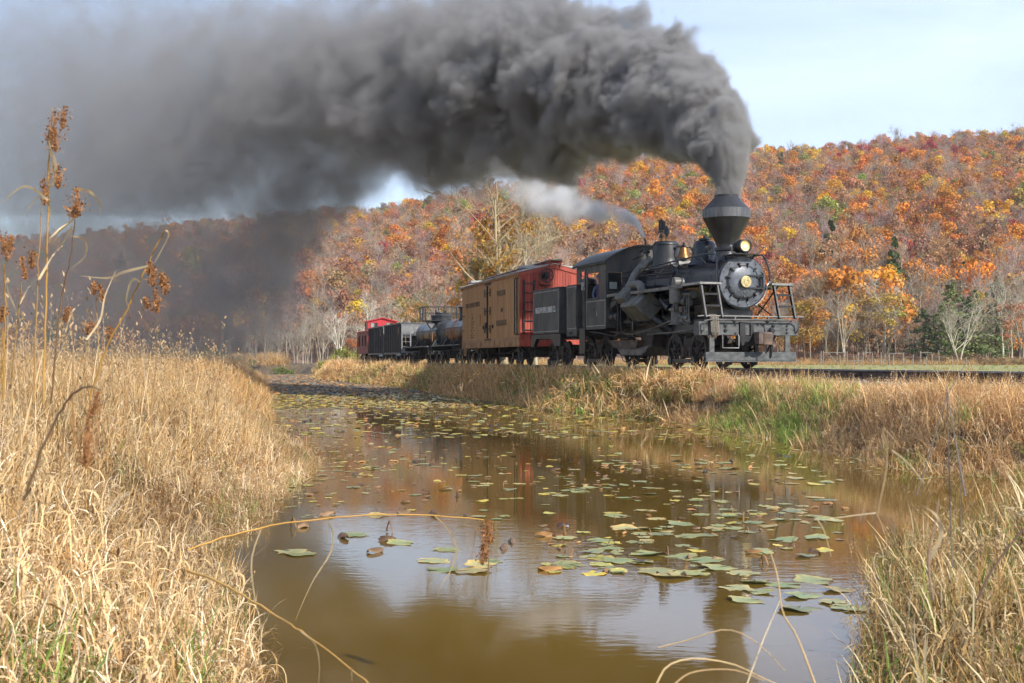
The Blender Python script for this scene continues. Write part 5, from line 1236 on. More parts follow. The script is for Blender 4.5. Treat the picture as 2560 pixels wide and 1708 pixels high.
def grass_field(name, protos, X, Y, which, size, tint, dz=0.0, tilt=.12, g=g_, label=None):
    n = len(X); Z = ground_z(X, Y) + dz
    pos = np.stack([X, Y, Z], 1)
    rot = np.stack([g.normal(0, tilt, n), g.normal(0, tilt, n), g.uniform(0, 6.28, n)], 1)
    s = np.stack([size, size, size * g.uniform(.85, 1.2, n)], 1) if np.ndim(size) else size
    return scatter(name, protos, pos, rot, s, which, tint, ['grass'], 'stuff', label)
def patch(X, Y, f, ph=0.0): return .5 + .5 * wob(X, Y, f, ph)
def tintv(g, X, Y, f, lo, hi, ph=0.0):
    p = np.clip(patch(X, Y, f, ph) + g.normal(0, .16, len(X)), 0, 1)[:, None]; return np.asarray(lo) * (1 - p) + np.asarray(hi) * p

# ---- left bank, close: tangled bleached grass
t_left = lambda X, Y: (pond_sd(X, Y) > -.12) & inview(X, Y, 120) & (track_t(X, Y) > 7) & (X < 0)
X, Y = place(64000, (-16, 0), (2.6, 32), t_left, g_)
dn = np.hypot(X, Y); keep = g_.uniform(0, 1, len(X)) < np.clip(9.5 / dn, .30, 1) * np.clip(.55 + .8 * wob(X, Y, 2.6, .7) + .3 * wob(X, Y, .9, 4), .18, 1); X, Y = X[keep], Y[keep]; dn = dn[keep]
sd = pond_sd(X, Y); p = patch(X, Y, .8, .3)
u = g_.uniform(0, 1, len(X))
wch = np.where(u < .30, 0, np.where(u < .52, 1, np.where(u < .66, 2, np.where(u < .93, 4, 3))))
edge = (sd < .7) & (Y > 11)
wch = np.where(edge & (g_.uniform(0, 1, len(X)) < .75), 5, wch); wch = np.where((sd < .45) & (g_.uniform(0, 1, len(X)) < .16), 3, wch)
v_ = g_.uniform(0, 1, len(X)); wch = np.where(v_ < np.interp(Y, [5, 9, 14, 32], [.80, .68, .55, .35]), np.where(g_.uniform(0, 1, len(X)) < np.interp(Y, [6, 14], [.5, .15]), 9, np.where(g_.uniform(0, 1, len(X)) < .5, 8, 10)), wch); lowgreen = (Y < 6.2) & (g_.uniform(0, 1, len(X)) < .16); wch = np.where(lowgreen, np.where(g_.uniform(0, 1, len(X)) < .5, 11, 7), wch)
size = np.interp(Y, [2.5, 4, 6, 9, 16, 19], [.46, .54, .62, .66, .68, .70]) * g_.uniform(.6, 1.35, len(X)) * np.where((wch == 9) & (Y < 9), 1.25, 1) * np.interp(sd, [-.1, .4, 1.4, 3], [.50, .66, .9, 1.08])
grass_field('left_bank_grass', TUFT, X, Y, wch, size, tintv(g_, X, Y, .7, (.60, .56, .515), (1.18, 1.18, 1.19)))
# pale reed tips standing over it
TIPS = [join([seedheads(g_, 5, .25, 1.25, STRAW)]), join([seedheads(g_, 4, .3, 1.5, PALEST), blades(g_, 3, .2, 1.2, .005, .8, .15, PALEST, 6, .3)])]
X, Y = place(1500, (-14, -1.2), (6.5, 26), t_left, g_); k = (pond_sd(X, Y) > .9) & (g_.uniform(0, 1, len(X)) < np.interp(CXP + FPX * X / Y, [0, 450, 640], [1, .8, .15])); X, Y = X[k][:210], Y[k][:210]
grass_field('reed_tips', TIPS, X, Y, g_.integers(0, 2, len(X)), g_.uniform(.72, 1.05, len(X)), tintv(g_, X, Y, .5, (.6, .55, .5), (.9, .86, .82)))
# ---- left bank, farther: marsh reaching back along the pond
X, Y = place(26000, (-40, 0), (30, 140), lambda X, Y: (pond_sd(X, Y) > -.2) & inview(X, Y, 80) & (track_t(X, Y) > 7), g_)
dn = np.hypot(X, Y); u = g_.uniform(0, 1, len(X))
wch = np.where(u < .5, 0, np.where(u < .68, 4, np.where(u < .9, 2, np.where(u < .95, 1, 3))))
size = np.interp(dn, [30, 60, 140], [1.05, 1.25, 1.4]) * g_.uniform(.7, 1.2, len(X)) * np.interp(pond_sd(X, Y), [0, 1.5], [.6, 1])
grass_field('marsh_grass', TUFTC, X, Y, wch, size, tintv(g_, X, Y, .12, (.85, .74, .62), (1.15, 1.08, 1.0), 1))
# ---- bank between pond and track
def bank(X, Y): return (pond_sd(X, Y) > -.25) & inview(X, Y, 80) & (track_t(X, Y) > 1.5) & (track_t(X, Y) < 9.5)
X, Y = place(90000, (-25, 12), (13, 34), bank, g_); keep = g_.uniform(0, 1, len(X)) < .6; X, Y = X[keep], Y[keep]
sd = pond_sd(X, Y); tt_ = track_t(X, Y); u = g_.uniform(0, 1, len(X)); p = patch(X, Y, .55, 2.2) + g_.normal(0, .12, len(X))
low = sstep(sd, 1.5, .2)
wch = np.where(u < .14, 5, np.where(u < .28, 0, np.where(u < .84, 10, 4)))
wch = np.where((p > .54) & (g_.uniform(0, 1, len(X)) < .12 + .55 * low), np.where(g_.uniform(0, 1, len(X)) < .6, 11, 3), wch); wch = np.where((p < .3) & (g_.uniform(0, 1, len(X)) < .6), 5, wch)
size = g_.uniform(.6, 1.05, len(X)) * np.interp(tt_, [1.5, 2.4, 3.3, 5], [.40, .52, .66, .82]) * np.interp(Y, [14, 24, 28], [.70, .76, 1]) * np.interp(sd, [-.25, .2, .8], [.85, .95, 1])
grass_field('track_bank_grass', TUFT, X, Y, wch, size, tintv(g_, X, Y, .5, (1.05, .99, .93), (1.42, 1.38, 1.34), 3))
X, Y = place(150000, (-25, 8), (32, 130), bank, g_)
dn = np.hypot(X, Y); keep = g_.uniform(0, 1, len(X)) < np.interp(dn, [32, 60, 130], [.95, .7, .4]); X, Y = X[keep], Y[keep]
sd = pond_sd(X, Y); tt_ = track_t(X, Y); u = g_.uniform(0, 1, len(X)); p = patch(X, Y, .28, 2.2) + g_.normal(0, .12, len(X))
wch = np.where(u < .30, 0, np.where(u < .45, 1, np.where(u < .92, 5, 4))); wch = np.where((p < .36) & (g_.uniform(0, 1, len(X)) < .5), 2, wch); wch = np.where((p > .48) & (sd < 1.2) & (g_.uniform(0, 1, len(X)) < .5), 3, wch)
size = g_.uniform(.65, 1.1, len(X)) * np.interp(tt_, [1.5, 2.2, 4], [.62, .86, 1.05]) * np.interp(sd, [-.25, .2, .8], [.85, .95, 1])
grass_field('track_bank_grass', TUFTC, X, Y, wch, size, tintv(g_, X, Y, .3, (1.05, .97, .88), (1.42, 1.38, 1.34), 3))
# ---- near clump on the right
X, Y = place(9000, (.8, 6), (2.2, 13), lambda X, Y: (pond_sd(X, Y) > -.1) & inview(X, Y, 100) & (Y < 13.5) & (X > .8), g_)
keep = g_.uniform(0, 1, len(X)) < .75 * np.clip(.6 + .8 * wob(X, Y, 2.8, 1.7), .2, 1); X, Y = X[keep], Y[keep]; sd = pond_sd(X, Y)
u = g_.uniform(0, 1, len(X)); wch = np.where(u < .10, 0, np.where(u < .45, 12, np.where(u < .52, 2, np.where(u < .68, 9, np.where(u < .78, 8, np.where(u < .90, 11, 7))))))
size = np.interp(Y, [2.2, 4, 7, 10], [.40, .48, .50, .44]) * g_.uniform(.75, 1.2, len(X)) * np.interp(sd, [-.1, .4], [.75, 1])
grass_field('near_clump_grass', TUFT, X, Y, wch, size, tintv(g_, X, Y, 1.2, (.50, .46, .38), (.95, .90, .80), 1))
# ---- far grass across the track and along the foot of the wood
X, Y = place(16000, (-60, 75), (50, 185), lambda X, Y: inview(X, Y, 40) & (track_t(X, Y) < -2.6), g_)
band = (Y > 138) | (track_t(X, Y) > -5); keep = band | (g_.uniform(0, 1, len(X)) < .10); X, Y = X[keep], Y[keep]
far_ = Y > 138
wch = np.where(far_, np.where(g_.uniform(0, 1, len(X)) < .55, 2, 0), np.where(g_.uniform(0, 1, len(X)) < .6, 3, 1))
size = np.where(far_, g_.uniform(.6, 1.3, len(X)), g_.uniform(.3, .55, len(X)))
grass_field('field_edge_grass', TUFTC, X, Y, wch, size, tintv(g_, X, Y, .1, (.8, .72, .62), (1.05, 1, .92), 1))
X, Y = place(5000, (-90, 0), (130, 215), lambda X, Y: inview(X, Y, 40) & (pond_sd(X, Y) > 0) & (track_t(X, Y) > 3), g_)
wch = np.where(g_.uniform(0, 1, len(X)) < .7, 0, 2)
grass_field('far_marsh_grass', TUFTC, X, Y, wch, g_.uniform(1.5, 2.6, len(X)), tintv(g_, X, Y, .06, (.85, .78, .68), (1.1, 1.05, .95), 1))

# ------------------------------------------------------------------ trees
def skeleton(g, height, levels=4, spread=.55, first=.25, nchild=4, upright=.35, r0=None, split=False):
    """branch segments (p0, p1, r0, r1)"""
    segs = []; r0 = r0 or height * .016
    def grow(p, d, ln, r, lv):
        k = 4 if lv == 0 else 3; q = np.array(p, float); dd = d / np.linalg.norm(d); pts = [q]; rads = [r]
        for i in range(k):
            dd = dd + g.normal(0, .06 if lv == 0 else .16, 3) + np.array((0, 0, upright * (.12 if lv else .03))); dd /= np.linalg.norm(dd)
            q = q + dd * ln / k; pts.append(q); rads.append(r * (1 - .75 * (i + 1) / k))
        for i in range(k): segs.append((pts[i], pts[i + 1], rads[i], rads[i + 1]))
        if lv + 1 < levels:
            n = nchild + (2 if lv == 0 else 0) + int(g.integers(0, 2))
            for c in range(n):
                t = g.uniform(first if lv == 0 else .2, .98); i = min(int(t * k), k - 1); f = t * k - i
                pp = pts[i] * (1 - f) + pts[i + 1] * f; rr_ = (rads[i] * (1 - f) + rads[i + 1] * f)
                a = g.uniform(0, 6.28); sp = spread * g.uniform(.7, 1.35); h_ = np.array((math.cos(a), math.sin(a), 0))
                dirn = dd * math.cos(sp) + h_ * math.sin(sp) if lv else np.array((0, 0, 1.0)) * math.cos(sp) + h_ * math.sin(sp)
                grow(pp, dirn, ln * g.uniform(.38, .62) * (1.15 - .5 * t if lv == 0 else 1), rr_ * g.uniform(.5, .72), lv + 1)
    if split:
        for a in split: grow((0, 0, 0), np.array((math.sin(a[0]) * math.cos(a[1]), math.sin(a[0]) * math.sin(a[1]), math.cos(a[0]))), height * g.uniform(.75, .9), r0, 0)
    else: grow((0, 0, 0), np.array((0, 0, 1.0)), height * .82, r0, 0)
    return segs
def seg_tubes(segs, n=4, rmin=.012, col=(1, 1, 1), g=None):
    P0_ = np.array([s[0] for s in segs]); P1_ = np.array([s[1] for s in segs]); r0 = np.maximum([s[2] for s in segs], rmin); r1 = np.maximum([s[3] for s in segs], rmin * .7)
    d = P1_ - P0_; d /= np.linalg.norm(d, axis=1, keepdims=True) + 1e-9
    a = np.cross(d, np.array((.31, .2, .93))); a /= np.linalg.norm(a, axis=1, keepdims=True) + 1e-9; b = np.cross(d, a)
    V = []
    for P_, r in ((P0_, r0), (P1_, r1)):
        for j in range(n):
            t = 2 * np.pi * j / n; V.append(P_ + (a * math.cos(t) + b * math.sin(t)) * r[:, None])
    V = np.stack(V, 1).reshape(-1, 3); m_ = len(segs); base = np.arange(m_)[:, None] * 2 * n
    F = np.concatenate([np.concatenate([base + j, base + (j + 1) % n, base + n + (j + 1) % n, base + n + j], 1) for j in range(n)])
    c = np.array(col) * (np.ones((m_, 1)) if g is None else g.uniform(.75, 1.2, (m_, 1)))
    return V, F, np.repeat(c, 2 * n, 0)
def leaf_quads(g, cen, nrm, size, col):
    """a leaf-clump quad at every point, roughly facing nrm"""
    n = len(cen); nr = nrm + g.normal(0, .55, (n, 3)); nr /= np.linalg.norm(nr, axis=1, keepdims=True) + 1e-9
    a = np.cross(nr, g.normal(0, 1, (n, 3))); a /= np.linalg.norm(a, axis=1, keepdims=True) + 1e-9; b = np.cross(nr, a)
    s = size * g.uniform(.6, 1.3, n)[:, None]; bend = nr * s * .35
    V = np.stack([cen - a * s, cen - b * s * .7 - bend * .3, cen + a * s, cen + b * s * .7 + bend], 1).reshape(-1, 3)
    F = np.arange(n * 4).reshape(-1, 4); return V, F, np.repeat(col, 4, 0)
def crown(g, height, width, n, size, lobes=11, base=.38, hue=(0.10, .06, .03), open_=.75, flat=.7):
    """leaf clumps on and inside uneven lobes"""
    cz = height * (base + 1) / 2; rz_ = height * (1 - base) / 2; L = []
    for k in range(lobes):
        a = g.uniform(0, 6.28); rr_ = math.sqrt(g.uniform(0, 1)) * .68; h_ = g.uniform(-.75, .78)
        rr_ *= math.sqrt(max(.15, 1 - h_ * h_ * .8))
        L.append((rr_ * math.cos(a) * width / 2, rr_ * math.sin(a) * width / 2, cz + h_ * rz_, g.uniform(.26, .42) * width / 2 * 1.15))
    L.append((0, 0, cz + rz_ * .55, width * .2)); cen, nrm, col = [], [], []
    per = n // len(L)
    for (x, y, z, r) in L:
        d = g.normal(0, 1, (per, 3)); d[:, 2] = d[:, 2] * .9 + .25; d /= np.linalg.norm(d, axis=1, keepdims=True)
        rr_ = r * (1 - (1 - open_) * g.uniform(0, 1, (per, 1)) ** .6 * 1.8); rr_ = np.maximum(rr_, r * .25)
        cen.append(np.array((x, y, z)) + d * rr_ * np.array((1, 1, flat + .15))); nrm.append(d)
        hv = 1 + g.normal(0, 1, 3) * hue; col.append(np.clip(hv * g.uniform(.74, 1.24, (per, 1)), .2, 2))
    return leaf_quads(g, np.concatenate(cen), np.concatenate(nrm), size, np.concatenate(col))
def conifer(g, height, width, n, size):
    """drooping sprays at the ends of uneven branches"""
    nb = 70; tb = g.uniform(0, 1, nb) ** 1.15; ab = g.uniform(0, 6.28, nb); lb = width / 2 * (1 - tb) ** .75 * g.uniform(.45, 1.15, nb) + .25; k = g.integers(0, nb, n); f = np.sqrt(g.uniform(.03, 1, n))
    r = lb[k] * f; a = ab[k] + g.normal(0, .16, n); z = height * (.06 + .92 * tb[k]) - r * .28 + g.normal(0, .16, n)
    cen = np.stack([r * np.cos(a), r * np.sin(a), z], 1); nr = np.stack([np.cos(a) * .5, np.sin(a) * .5, np.full(n, .8)], 1)
    return leaf_quads(g, cen, nr, size, np.ones((n, 3)) * g.uniform(.7, 1.5, (n, 1)))
def twigs(g, segs, n, ln, wd, lv_from=.0, height=1):
    """fine twigs as thin strips from the outer branches"""
    small = [s for s in segs if s[2] < height * .0042] or segs; idx = g.integers(0, len(small), n)
    A = np.array([small[i][0] for i in idx]); B_ = np.array([small[i][1] for i in idx]); f = g.uniform(0, 1, (n, 1)); p = A * (1 - f) + B_ * f
    d = (B_ - A); d /= np.linalg.norm(d, axis=1, keepdims=True) + 1e-9; d = d * .6 + g.normal(0, .55, (n, 3)) + np.array((0, 0, .25)); d /= np.linalg.norm(d, axis=1, keepdims=True)
    l_ = ln * g.uniform(.5, 1.4, (n, 1)); P = np.stack([p, p + d * l_], 1); s = np.cross(d, g.normal(0, 1, (n, 3))); s /= np.linalg.norm(s, axis=1, keepdims=True) + 1e-9
    W_ = np.stack([np.full(n, wd), np.full(n, wd * .4)], 1); return ribbons(P, W_, np.stack([s, s], 1), np.ones((n, 3)) * g.uniform(.7, 1.25, (n, 1)))

gt = np.random.default_rng(21)
# ---- prototypes for the hillside: 10 m tall, kinds: leafy 0-4, half bare 5-6, bare 7-9, conifer 10
FP = []
for k in range(5):
    L_r = crown(gt, 10, gt.uniform(7.0, 8.6), 1000, .27, lobes=int(gt.integers(9, 14)), base=.30)
    sk = seg_tubes(skeleton(gt, 8, 2, .6, .35, 3), 3, .06, (.55, .42, .34)); FP.append(join([L_r, sk]))
for k in range(2):
    sk_ = skeleton(gt, 10, 3, .5, .3, 4)
    FP.append(join([crown(gt, 10, 7.5, 480, .24, base=.35, open_=.5), seg_tubes(sk_, 3, .035, (.9, .82, .78), gt), twigs(gt, sk_, 160, 1.1, .03, height=10)]))
for k in range(3):
    sk_ = skeleton(gt, 10.5, 4, .42, .3, 4)
    keep = [s for s in sk_ if s[2] > .012]
    FP.append(join([seg_tubes(keep, 3, .022, (1, .95, .9), gt), twigs(gt, sk_, 420, 1.0, .022, height=10)]))
FP.append(join([conifer(gt, 12, 6.5, 700, .36)]))
PAL = {  # tint, relative share low on the slope, share high
 'rust': ((.45, .175, .050), 2.4, 2.2), 'orange': ((.58, .235, .042), 3.2, 1.9), 'gold': ((.64, .36, .040), 2.8, 1.2), 'olive': ((.30, .27, .07), .9, .5), 'crimson': ((.38, .055, .055), .6, .35),
 'pinkbrown': ((.42, .23, .125), 2.8, 3.6), 'mauve': ((.34, .265, .215), 2.0, 2.6), 'umber': ((.31, .18, .11), .8, 1.2)}
PN = list(PAL)
def hill_points(n, g):
    d = np.sqrt(g.uniform(150 ** 2, 660 ** 2, n)); px = g.uniform(-420, 2980, n); X = (px - CXP) / FPX * d
    el, dr, df = hill_params(X, d); k = (d > df - 2) & (d < dr + 40); return X[k], d[k], px[k], ((d - df) / (dr - df))[k]
X, Y, pxs, tf = hill_points(80000, gt)
# thin to an even spacing with a grid
cell = {}; keep = []
for i in range(len(X)):
    sp = 2.8 + .6 * tf[i]; c = (int(X[i] / sp), int(Y[i] / sp))
    if c in cell: continue
    cell[c] = 1; keep.append(i)
X, Y, pxs, tf = X[keep], Y[keep], pxs[keep], tf[keep]
n = len(X); Z = hill_z(X, Y)
share = np.array([[PAL[k][1] * (1 - t) + PAL[k][2] * t for k in PN] for t in np.clip(tf, 0, 1)])
# bare grey woods low down and on the left, and clustered colour
bare_boost = np.clip(1.7 * sstep(tf, .30, .06) + 1.5 * sstep(pxs, 1300, 700) * sstep(tf, .8, .3) + .9 * wob(X, Y, .045, 4), 0, 4)
share[:, PN.index('mauve')] *= 1 + 1.5 * bare_boost; share[:, PN.index('pinkbrown')] *= 1 + .7 * bare_boost
share[:, PN.index('gold')] *= np.clip(.5 + 1.5 * wob(X, Y, .05, 1), .1, 3); share[:, PN.index('crimson')] *= np.clip(.4 + 1.6 * wob(X, Y, .06, 7), .15, 3)
share[:, PN.index('orange')] *= np.clip(.9 + 1.0 * wob(X, Y, .035, 2), .3, 3) * np.interp(pxs, [900, 1700, 2500], [.6, 1.2, 1.6])
share /= share.sum(1, keepdims=True); u = gt.uniform(0, 1, (n, 1)); ci = (share.cumsum(1) < u).sum(1).clip(0, len(PN) - 1)
tint = 1.15 * np.array([PAL[PN[c]][0] for c in ci]) * gt.uniform(.78, 1.22, (n, 1)) * (1 + gt.normal(0, .06, (n, 3)))
wch = gt.integers(0, 5, n); isb = np.isin(ci, [PN.index('mauve')]); wch = np.where(isb, gt.integers(7, 10, n), wch)
half = (ci == PN.index('pinkbrown')) & (gt.uniform(0, 1, n) < .65); wch = np.where(half, gt.integers(5, 7, n), wch)
con = (gt.uniform(0, 1, n) < np.where((tf < .16) & (pxs > 1850), .05, .002)); wch = np.where(con, 10, wch); tint[con] = np.array((.075, .105, .035)) * gt.uniform(.8, 1.3, (con.sum(), 1))
sz = np.exp(gt.normal(-.50, .24, n)).clip(.38, 1.05) * np.where(tf < .12, 1.1, 1) * np.where(isb, 1.05, 1)
dist = np.hypot(X, Y)
order = np.argsort(dist); vis = inview(X, Y, -5)
first = [i for i in order if vis[i] and tf[i] > .045][:110]; fs_ = set(first); rest = np.array([i for i in range(n) if i not in fs_])
scatter('hillside_forest', FP, np.stack([X, Y, Z - .3], 1)[rest], np.stack([gt.normal(0, .05, n), gt.normal(0, .05, n), gt.uniform(0, 6.28, n)], 1)[rest], np.stack([sz, sz, sz * gt.uniform(.85, 1.2, n)], 1)[rest], wch[rest], tint[rest], ['leaf'],
        'stuff', None)
# the nearest of them as trees of their own
def proto_mesh(nm, parts, m): v, f, c, _ = join(parts); return arrays_mesh(nm, v, f, [m], c)
IND = []
for k in range(4): IND.append(('leafy', proto_mesh('crown', [crown(gt, 10, gt.uniform(7, 8.6), 1900, .19, lobes=int(gt.integers(10, 15)), base=.28)], 'leaf'), proto_mesh('trunk', [seg_tubes(skeleton(gt, 8.6, 3, .55, .3, 3), 4, .03, (.55, .42, .34))], 'bark')))
for k in range(2):
    sk_ = skeleton(gt, 10, 4, .5, .3, 3); IND.append(('half', proto_mesh('crown', [crown(gt, 10, 7.5, 800, .17, base=.35, open_=.5)], 'leaf'), proto_mesh('trunk', [seg_tubes(sk_, 3, .02, (.9, .82, .78), gt), twigs(gt, sk_, 200, .9, .018, height=10)], 'bark')))
for k in range(4):
    sk_ = skeleton(gt, 11, 4, .40 + .06 * (k % 2), .22, 4); sk2 = [s for s in sk_]
    IND.append(('bare', proto_mesh('crown', [twigs(gt, sk_, 560, .9, .013, height=11)], 'bark'), proto_mesh('trunk', [seg_tubes(sk2, 4, .014, (1, .97, .9), gt)], 'bark')))
for k in range(2): IND.append(('conifer', proto_mesh('crown', [conifer(gt, 12, 7.6, 1700, .20)], 'leaf'), proto_mesh('trunk', [seg_tubes(skeleton(gt, 11, 2, 1.2, .2, 5, 0), 4, .05, (.5, .4, .3))], 'bark')))
# pale many-stemmed trees
for k in range(2):
    sk_ = skeleton(gt, 11, 4, .50, .25, 4, split=[(.10, .3), (.22, 2.4), (.28, 4.6)][:2 + k], r0=.15)
    IND.append(('bare', proto_mesh('crown', [twigs(gt, sk_, 560, .9, .013, height=11)], 'bark'), proto_mesh('trunk', [seg_tubes(sk_, 4, .014, (1, .97, .9), gt)], 'bark')))
sk_ = skeleton(gt, 13, 5, .62, .22, 3, split=[(.03, .3), (.06, 2.9)], r0=.17)
IND.append(('bare', proto_mesh('crown', [twigs(gt, sk_, 1100, .8, .012, height=13)], 'bark'), proto_mesh('trunk', [seg_tubes(sk_, 5, .016, (1, .97, .9), gt)], 'bark')))
BIG = len(IND) - 1
KINDS_ = {k: [i for i, q in enumerate(IND) if q[0] == k and i != BIG] for k in ('leafy', 'half', 'bare', 'conifer')}
BARKT = {'leafy': (.30, .24, .19), 'half': (.36, .31, .26), 'bare': (.50, .46, .38), 'conifer': (.2, .15, .11)}
def tree(idx, x, y, z, h, tint, label, group, name='tree', bark=None, width=1.0):
    kind, cr, trk = IND[idx]; base_h = 10 if kind in ('leafy', 'half') else (12 if kind == 'conifer' else 11)
    s = h / base_h
    t = thing(name, label, 'tree', (x, y, z - .1), random.uniform(0, 6.28), group); t.scale = (s * width, s * width, s)
    c = put('crown', cr, t); c['tint'] = [float(q) for q in tint]
    b = put('trunk', trk, t); b['tint'] = [float(q) for q in (bark or BARKT[kind])]
    return t
ADJ = {'rust': 'rust brown', 'orange': 'bright orange', 'gold': 'golden yellow', 'olive': 'olive green', 'crimson': 'deep crimson', 'pinkbrown': 'thin pinkish brown', 'mauve': 'bare grey', 'umber': 'dull umber'}
def zone(px):
    return 'behind the smoke' if px < 760 else 'left of the boxcar' if px < 1160 else 'behind the train' if px < 1900 else 'right of the locomotive' if px < 2250 else 'at the right edge of the view'
for i in first:
    cn = PN[ci[i]]; kd = 'conifer' if wch[i] == 10 else 'bare' if wch[i] in (7, 8, 9) else 'half' if wch[i] in (5, 6) else 'leafy'
    adj = 'dark green conifer' if kd == 'conifer' else ADJ[cn] + (' leafless' if kd == 'bare' else '')
    tn = tint[i] if kd != 'bare' else tint[i] * np.array((1.0, 1.0, 1.0))
    lab = adj + ' tree low on the hillside ' + zone(pxs[i])
    tree(random.choice(KINDS_[kd]), X[i], Y[i], Z[i], 10 * sz[i] * (1.15 if kd == 'conifer' else 1.05), tn, lab, lab.replace(' tree ', ' trees '), 'conifer' if kd == 'conifer' else 'tree', bark=tuple(tn) if kd == 'bare' else None)

# ---- the trees one can point at, by the column of their foot, row of their top and distance
def foot_tree(px, ytop, d, kind, tint, label, width=1.0, bark=None, group=None, which=None, name='tree', sink=0.0):
    x = (px - CXP) / FPX * d; z = float(np.where(d < hill_params(np.array(x), np.array(float(d)))[2], -.4, hill_z(np.array(x), np.array(float(d))))); zt = CAMZ + (HORIZON - ytop) / FPX * d
    return tree(which if which is not None else random.choice(KINDS_[kind]), x, d, z - sink, zt - z + sink, tint, label, group, name, bark, width)
PALE, GREYB, TWIG = (.52, .485, .40), (.33, .295, .24), (.34, .285, .235)
foot_tree(2012, 745, 150, 'leafy', (.44, .25, .065), 'broad tree of russet gold leaves just right of the locomotive pilot', 1.25, which=0)
foot_tree(1955, 800, 146, 'leafy', (.36, .20, .07), 'shorter russet brown bushy tree half behind the locomotive pilot', 1.1, which=1)
foot_tree(2092, 738, 158, 'bare', TWIG, 'slim grey bare tree standing close behind the start of the fence', .8, GREYB)
foot_tree(2112, 742, 156, 'bare', TWIG, 'pale bare tree with twin straight stems behind the fence', .8, PALE, which=12)
foot_tree(2065, 752, 160, 'bare', TWIG, 'greyish bare tree between the russet tree and the fence', .8, GREYB)
foot_tree(2165, 770, 165, 'half', (.32, .20, .10), 'brown half leafless tree between pale trunks behind the fence', 1.0, GREYB)
foot_tree(2216, 722, 158, 'half', (.50, .36, .10), 'tall spreading tree with thin yellow leaves and pale branches behind the fence', 1.25, PALE, which=4)
foot_tree(2195, 728, 166, 'half', (.48, .29, .09), 'tawny half leafless tree close beside the thin yellow one', 1.1, GREYB, which=5)
foot_tree(2290, 800, 162, 'bare', (.36, .28, .24), 'low rounded bare tree with dark arching branches', 1.35, (.26, .22, .18))
foot_tree(2345, 815, 158, 'bare', (.42, .37, .29), 'leaning bare tree with bleached arching limbs beside the hemlocks', 1.5, PALE, which=13)
foot_tree(2398, 752, 147, 'bare', TWIG, 'biggest pale bare tree with branches spread like a fan at the field edge', 1.3, (.54, .50, .41), which=13)
foot_tree(2420, 770, 156, 'bare', TWIG, 'pale straight bare tree right beside the fan shaped one', 1.0, PALE)
foot_tree(2365, 790, 160, 'bare', TWIG, 'thin grey bare tree just left of the fan shaped bare tree', .8, GREYB)
foot_tree(2467, 785, 158, 'bare', TWIG, 'short forked bare tree among dark undergrowth', 1.0, GREYB)
foot_tree(2508, 700, 156, 'bare', TWIG, 'tall thin bare tree with white stem near the right edge', .9, PALE)
foot_tree(2528, 745, 154, 'half', (.46, .19, .09), 'bare white stemmed tree still holding some orange leaves', .8, PALE, which=5)
foot_tree(2556, 690, 160, 'bare', TWIG, 'tall grey bare tree cut by the right edge of the view', 1.0, GREYB)
foot_tree(2482, 720, 168, 'bare', TWIG, 'tall bare grey tree behind the short forked one', .9, GREYB)
foot_tree(2342, 664, 215, 'leafy', (.42, .030, .030), 'brilliant red maple above the hemlocks on the lower slope', 1.15, which=2)
foot_tree(2192, 700, 222, 'leafy', (.34, .025, .050), 'small crimson bush shaped tree beside a golden one on the lower slope', .9, which=3)
foot_tree(2282, 692, 215, 'leafy', (.62, .29, .03), 'golden orange tree just left of the brilliant red maple', 1.1, which=1)
foot_tree(2170, 682, 225, 'leafy', (.62, .28, .03), 'narrow golden tree above the pale bare trees', .7, which=0)
foot_tree(2100, 705, 212, 'leafy', (.46, .18, .05), 'burnt orange tree above the twin stemmed bare tree', .85, which=2)
foot_tree(2378, 700, 152, 'conifer', (.17, .20, .07), 'tall sunlit green hemlock under the red maple', 1.25, name='conifer')
foot_tree(2356, 762, 150, 'conifer', (.15, .18, .06), 'green hemlock in front of the taller sunlit one', 1.5, name='conifer')
foot_tree(2308, 766, 151, 'conifer', (.085, .11, .05), 'dark hemlock on the left of the hemlock group', 1.6, name='conifer')
foot_tree(2438, 716, 153, 'conifer', (.13, .16, .06), 'green hemlock behind the fan shaped bare tree', 1.25, name='conifer')
foot_tree(2412, 736, 155, 'conifer', (.075, .10, .045), 'very dark hemlock between the two tall green ones', 1.1, name='conifer')
foot_tree(2490, 682, 165, 'conifer', (.13, .16, .07), 'hemlock rising over the bare trees near the right edge', 1.0, name='conifer')
foot_tree(2246, 706, 200, 'conifer', (.07, .11, .04), 'small green hemlock between the crimson and golden trees', .9, name='conifer')
# behind the train
foot_tree(1262, 462, 112, 'bare', (.42, .30, .17), 'biggest bare tree with tall bare twin trunk rising behind the tan boxcar', 1.15, (.36, .29, .19), which=BIG)
foot_tree(1272, 520, 114, 'half', (.48, .27, .06), 'golden leafed understorey tree against the big bare trunk behind the boxcar', .9, (.40, .34, .24), which=4)
foot_tree(1340, 548, 108, 'bare', (.40, .32, .2), 'bare tree with spreading branches behind the red boxcar end', 1.0, (.42, .37, .28))
foot_tree(1185, 628, 116, 'half', (.50, .26, .06), 'orange half leafless tree just left of the big bare trunk', 1.0, GREYB, which=5)
foot_tree(1235, 650, 118, 'leafy', (.50, .30, .05), 'yellow leaved tree low behind the boxcar roof', 1.0, which=2)
foot_tree(1140, 690, 124, 'bare', TWIG, 'grey bare tree above the front tank car', .9, GREYB)
foot_tree(1092, 712, 128, 'bare', TWIG, 'grey bare tree above the railed tank car dome', 1.0, GREYB)
foot_tree(1048, 742, 130, 'half', (.50, .33, .12), 'straw coloured thin tree over the railed tank car', 1.0, GREYB)
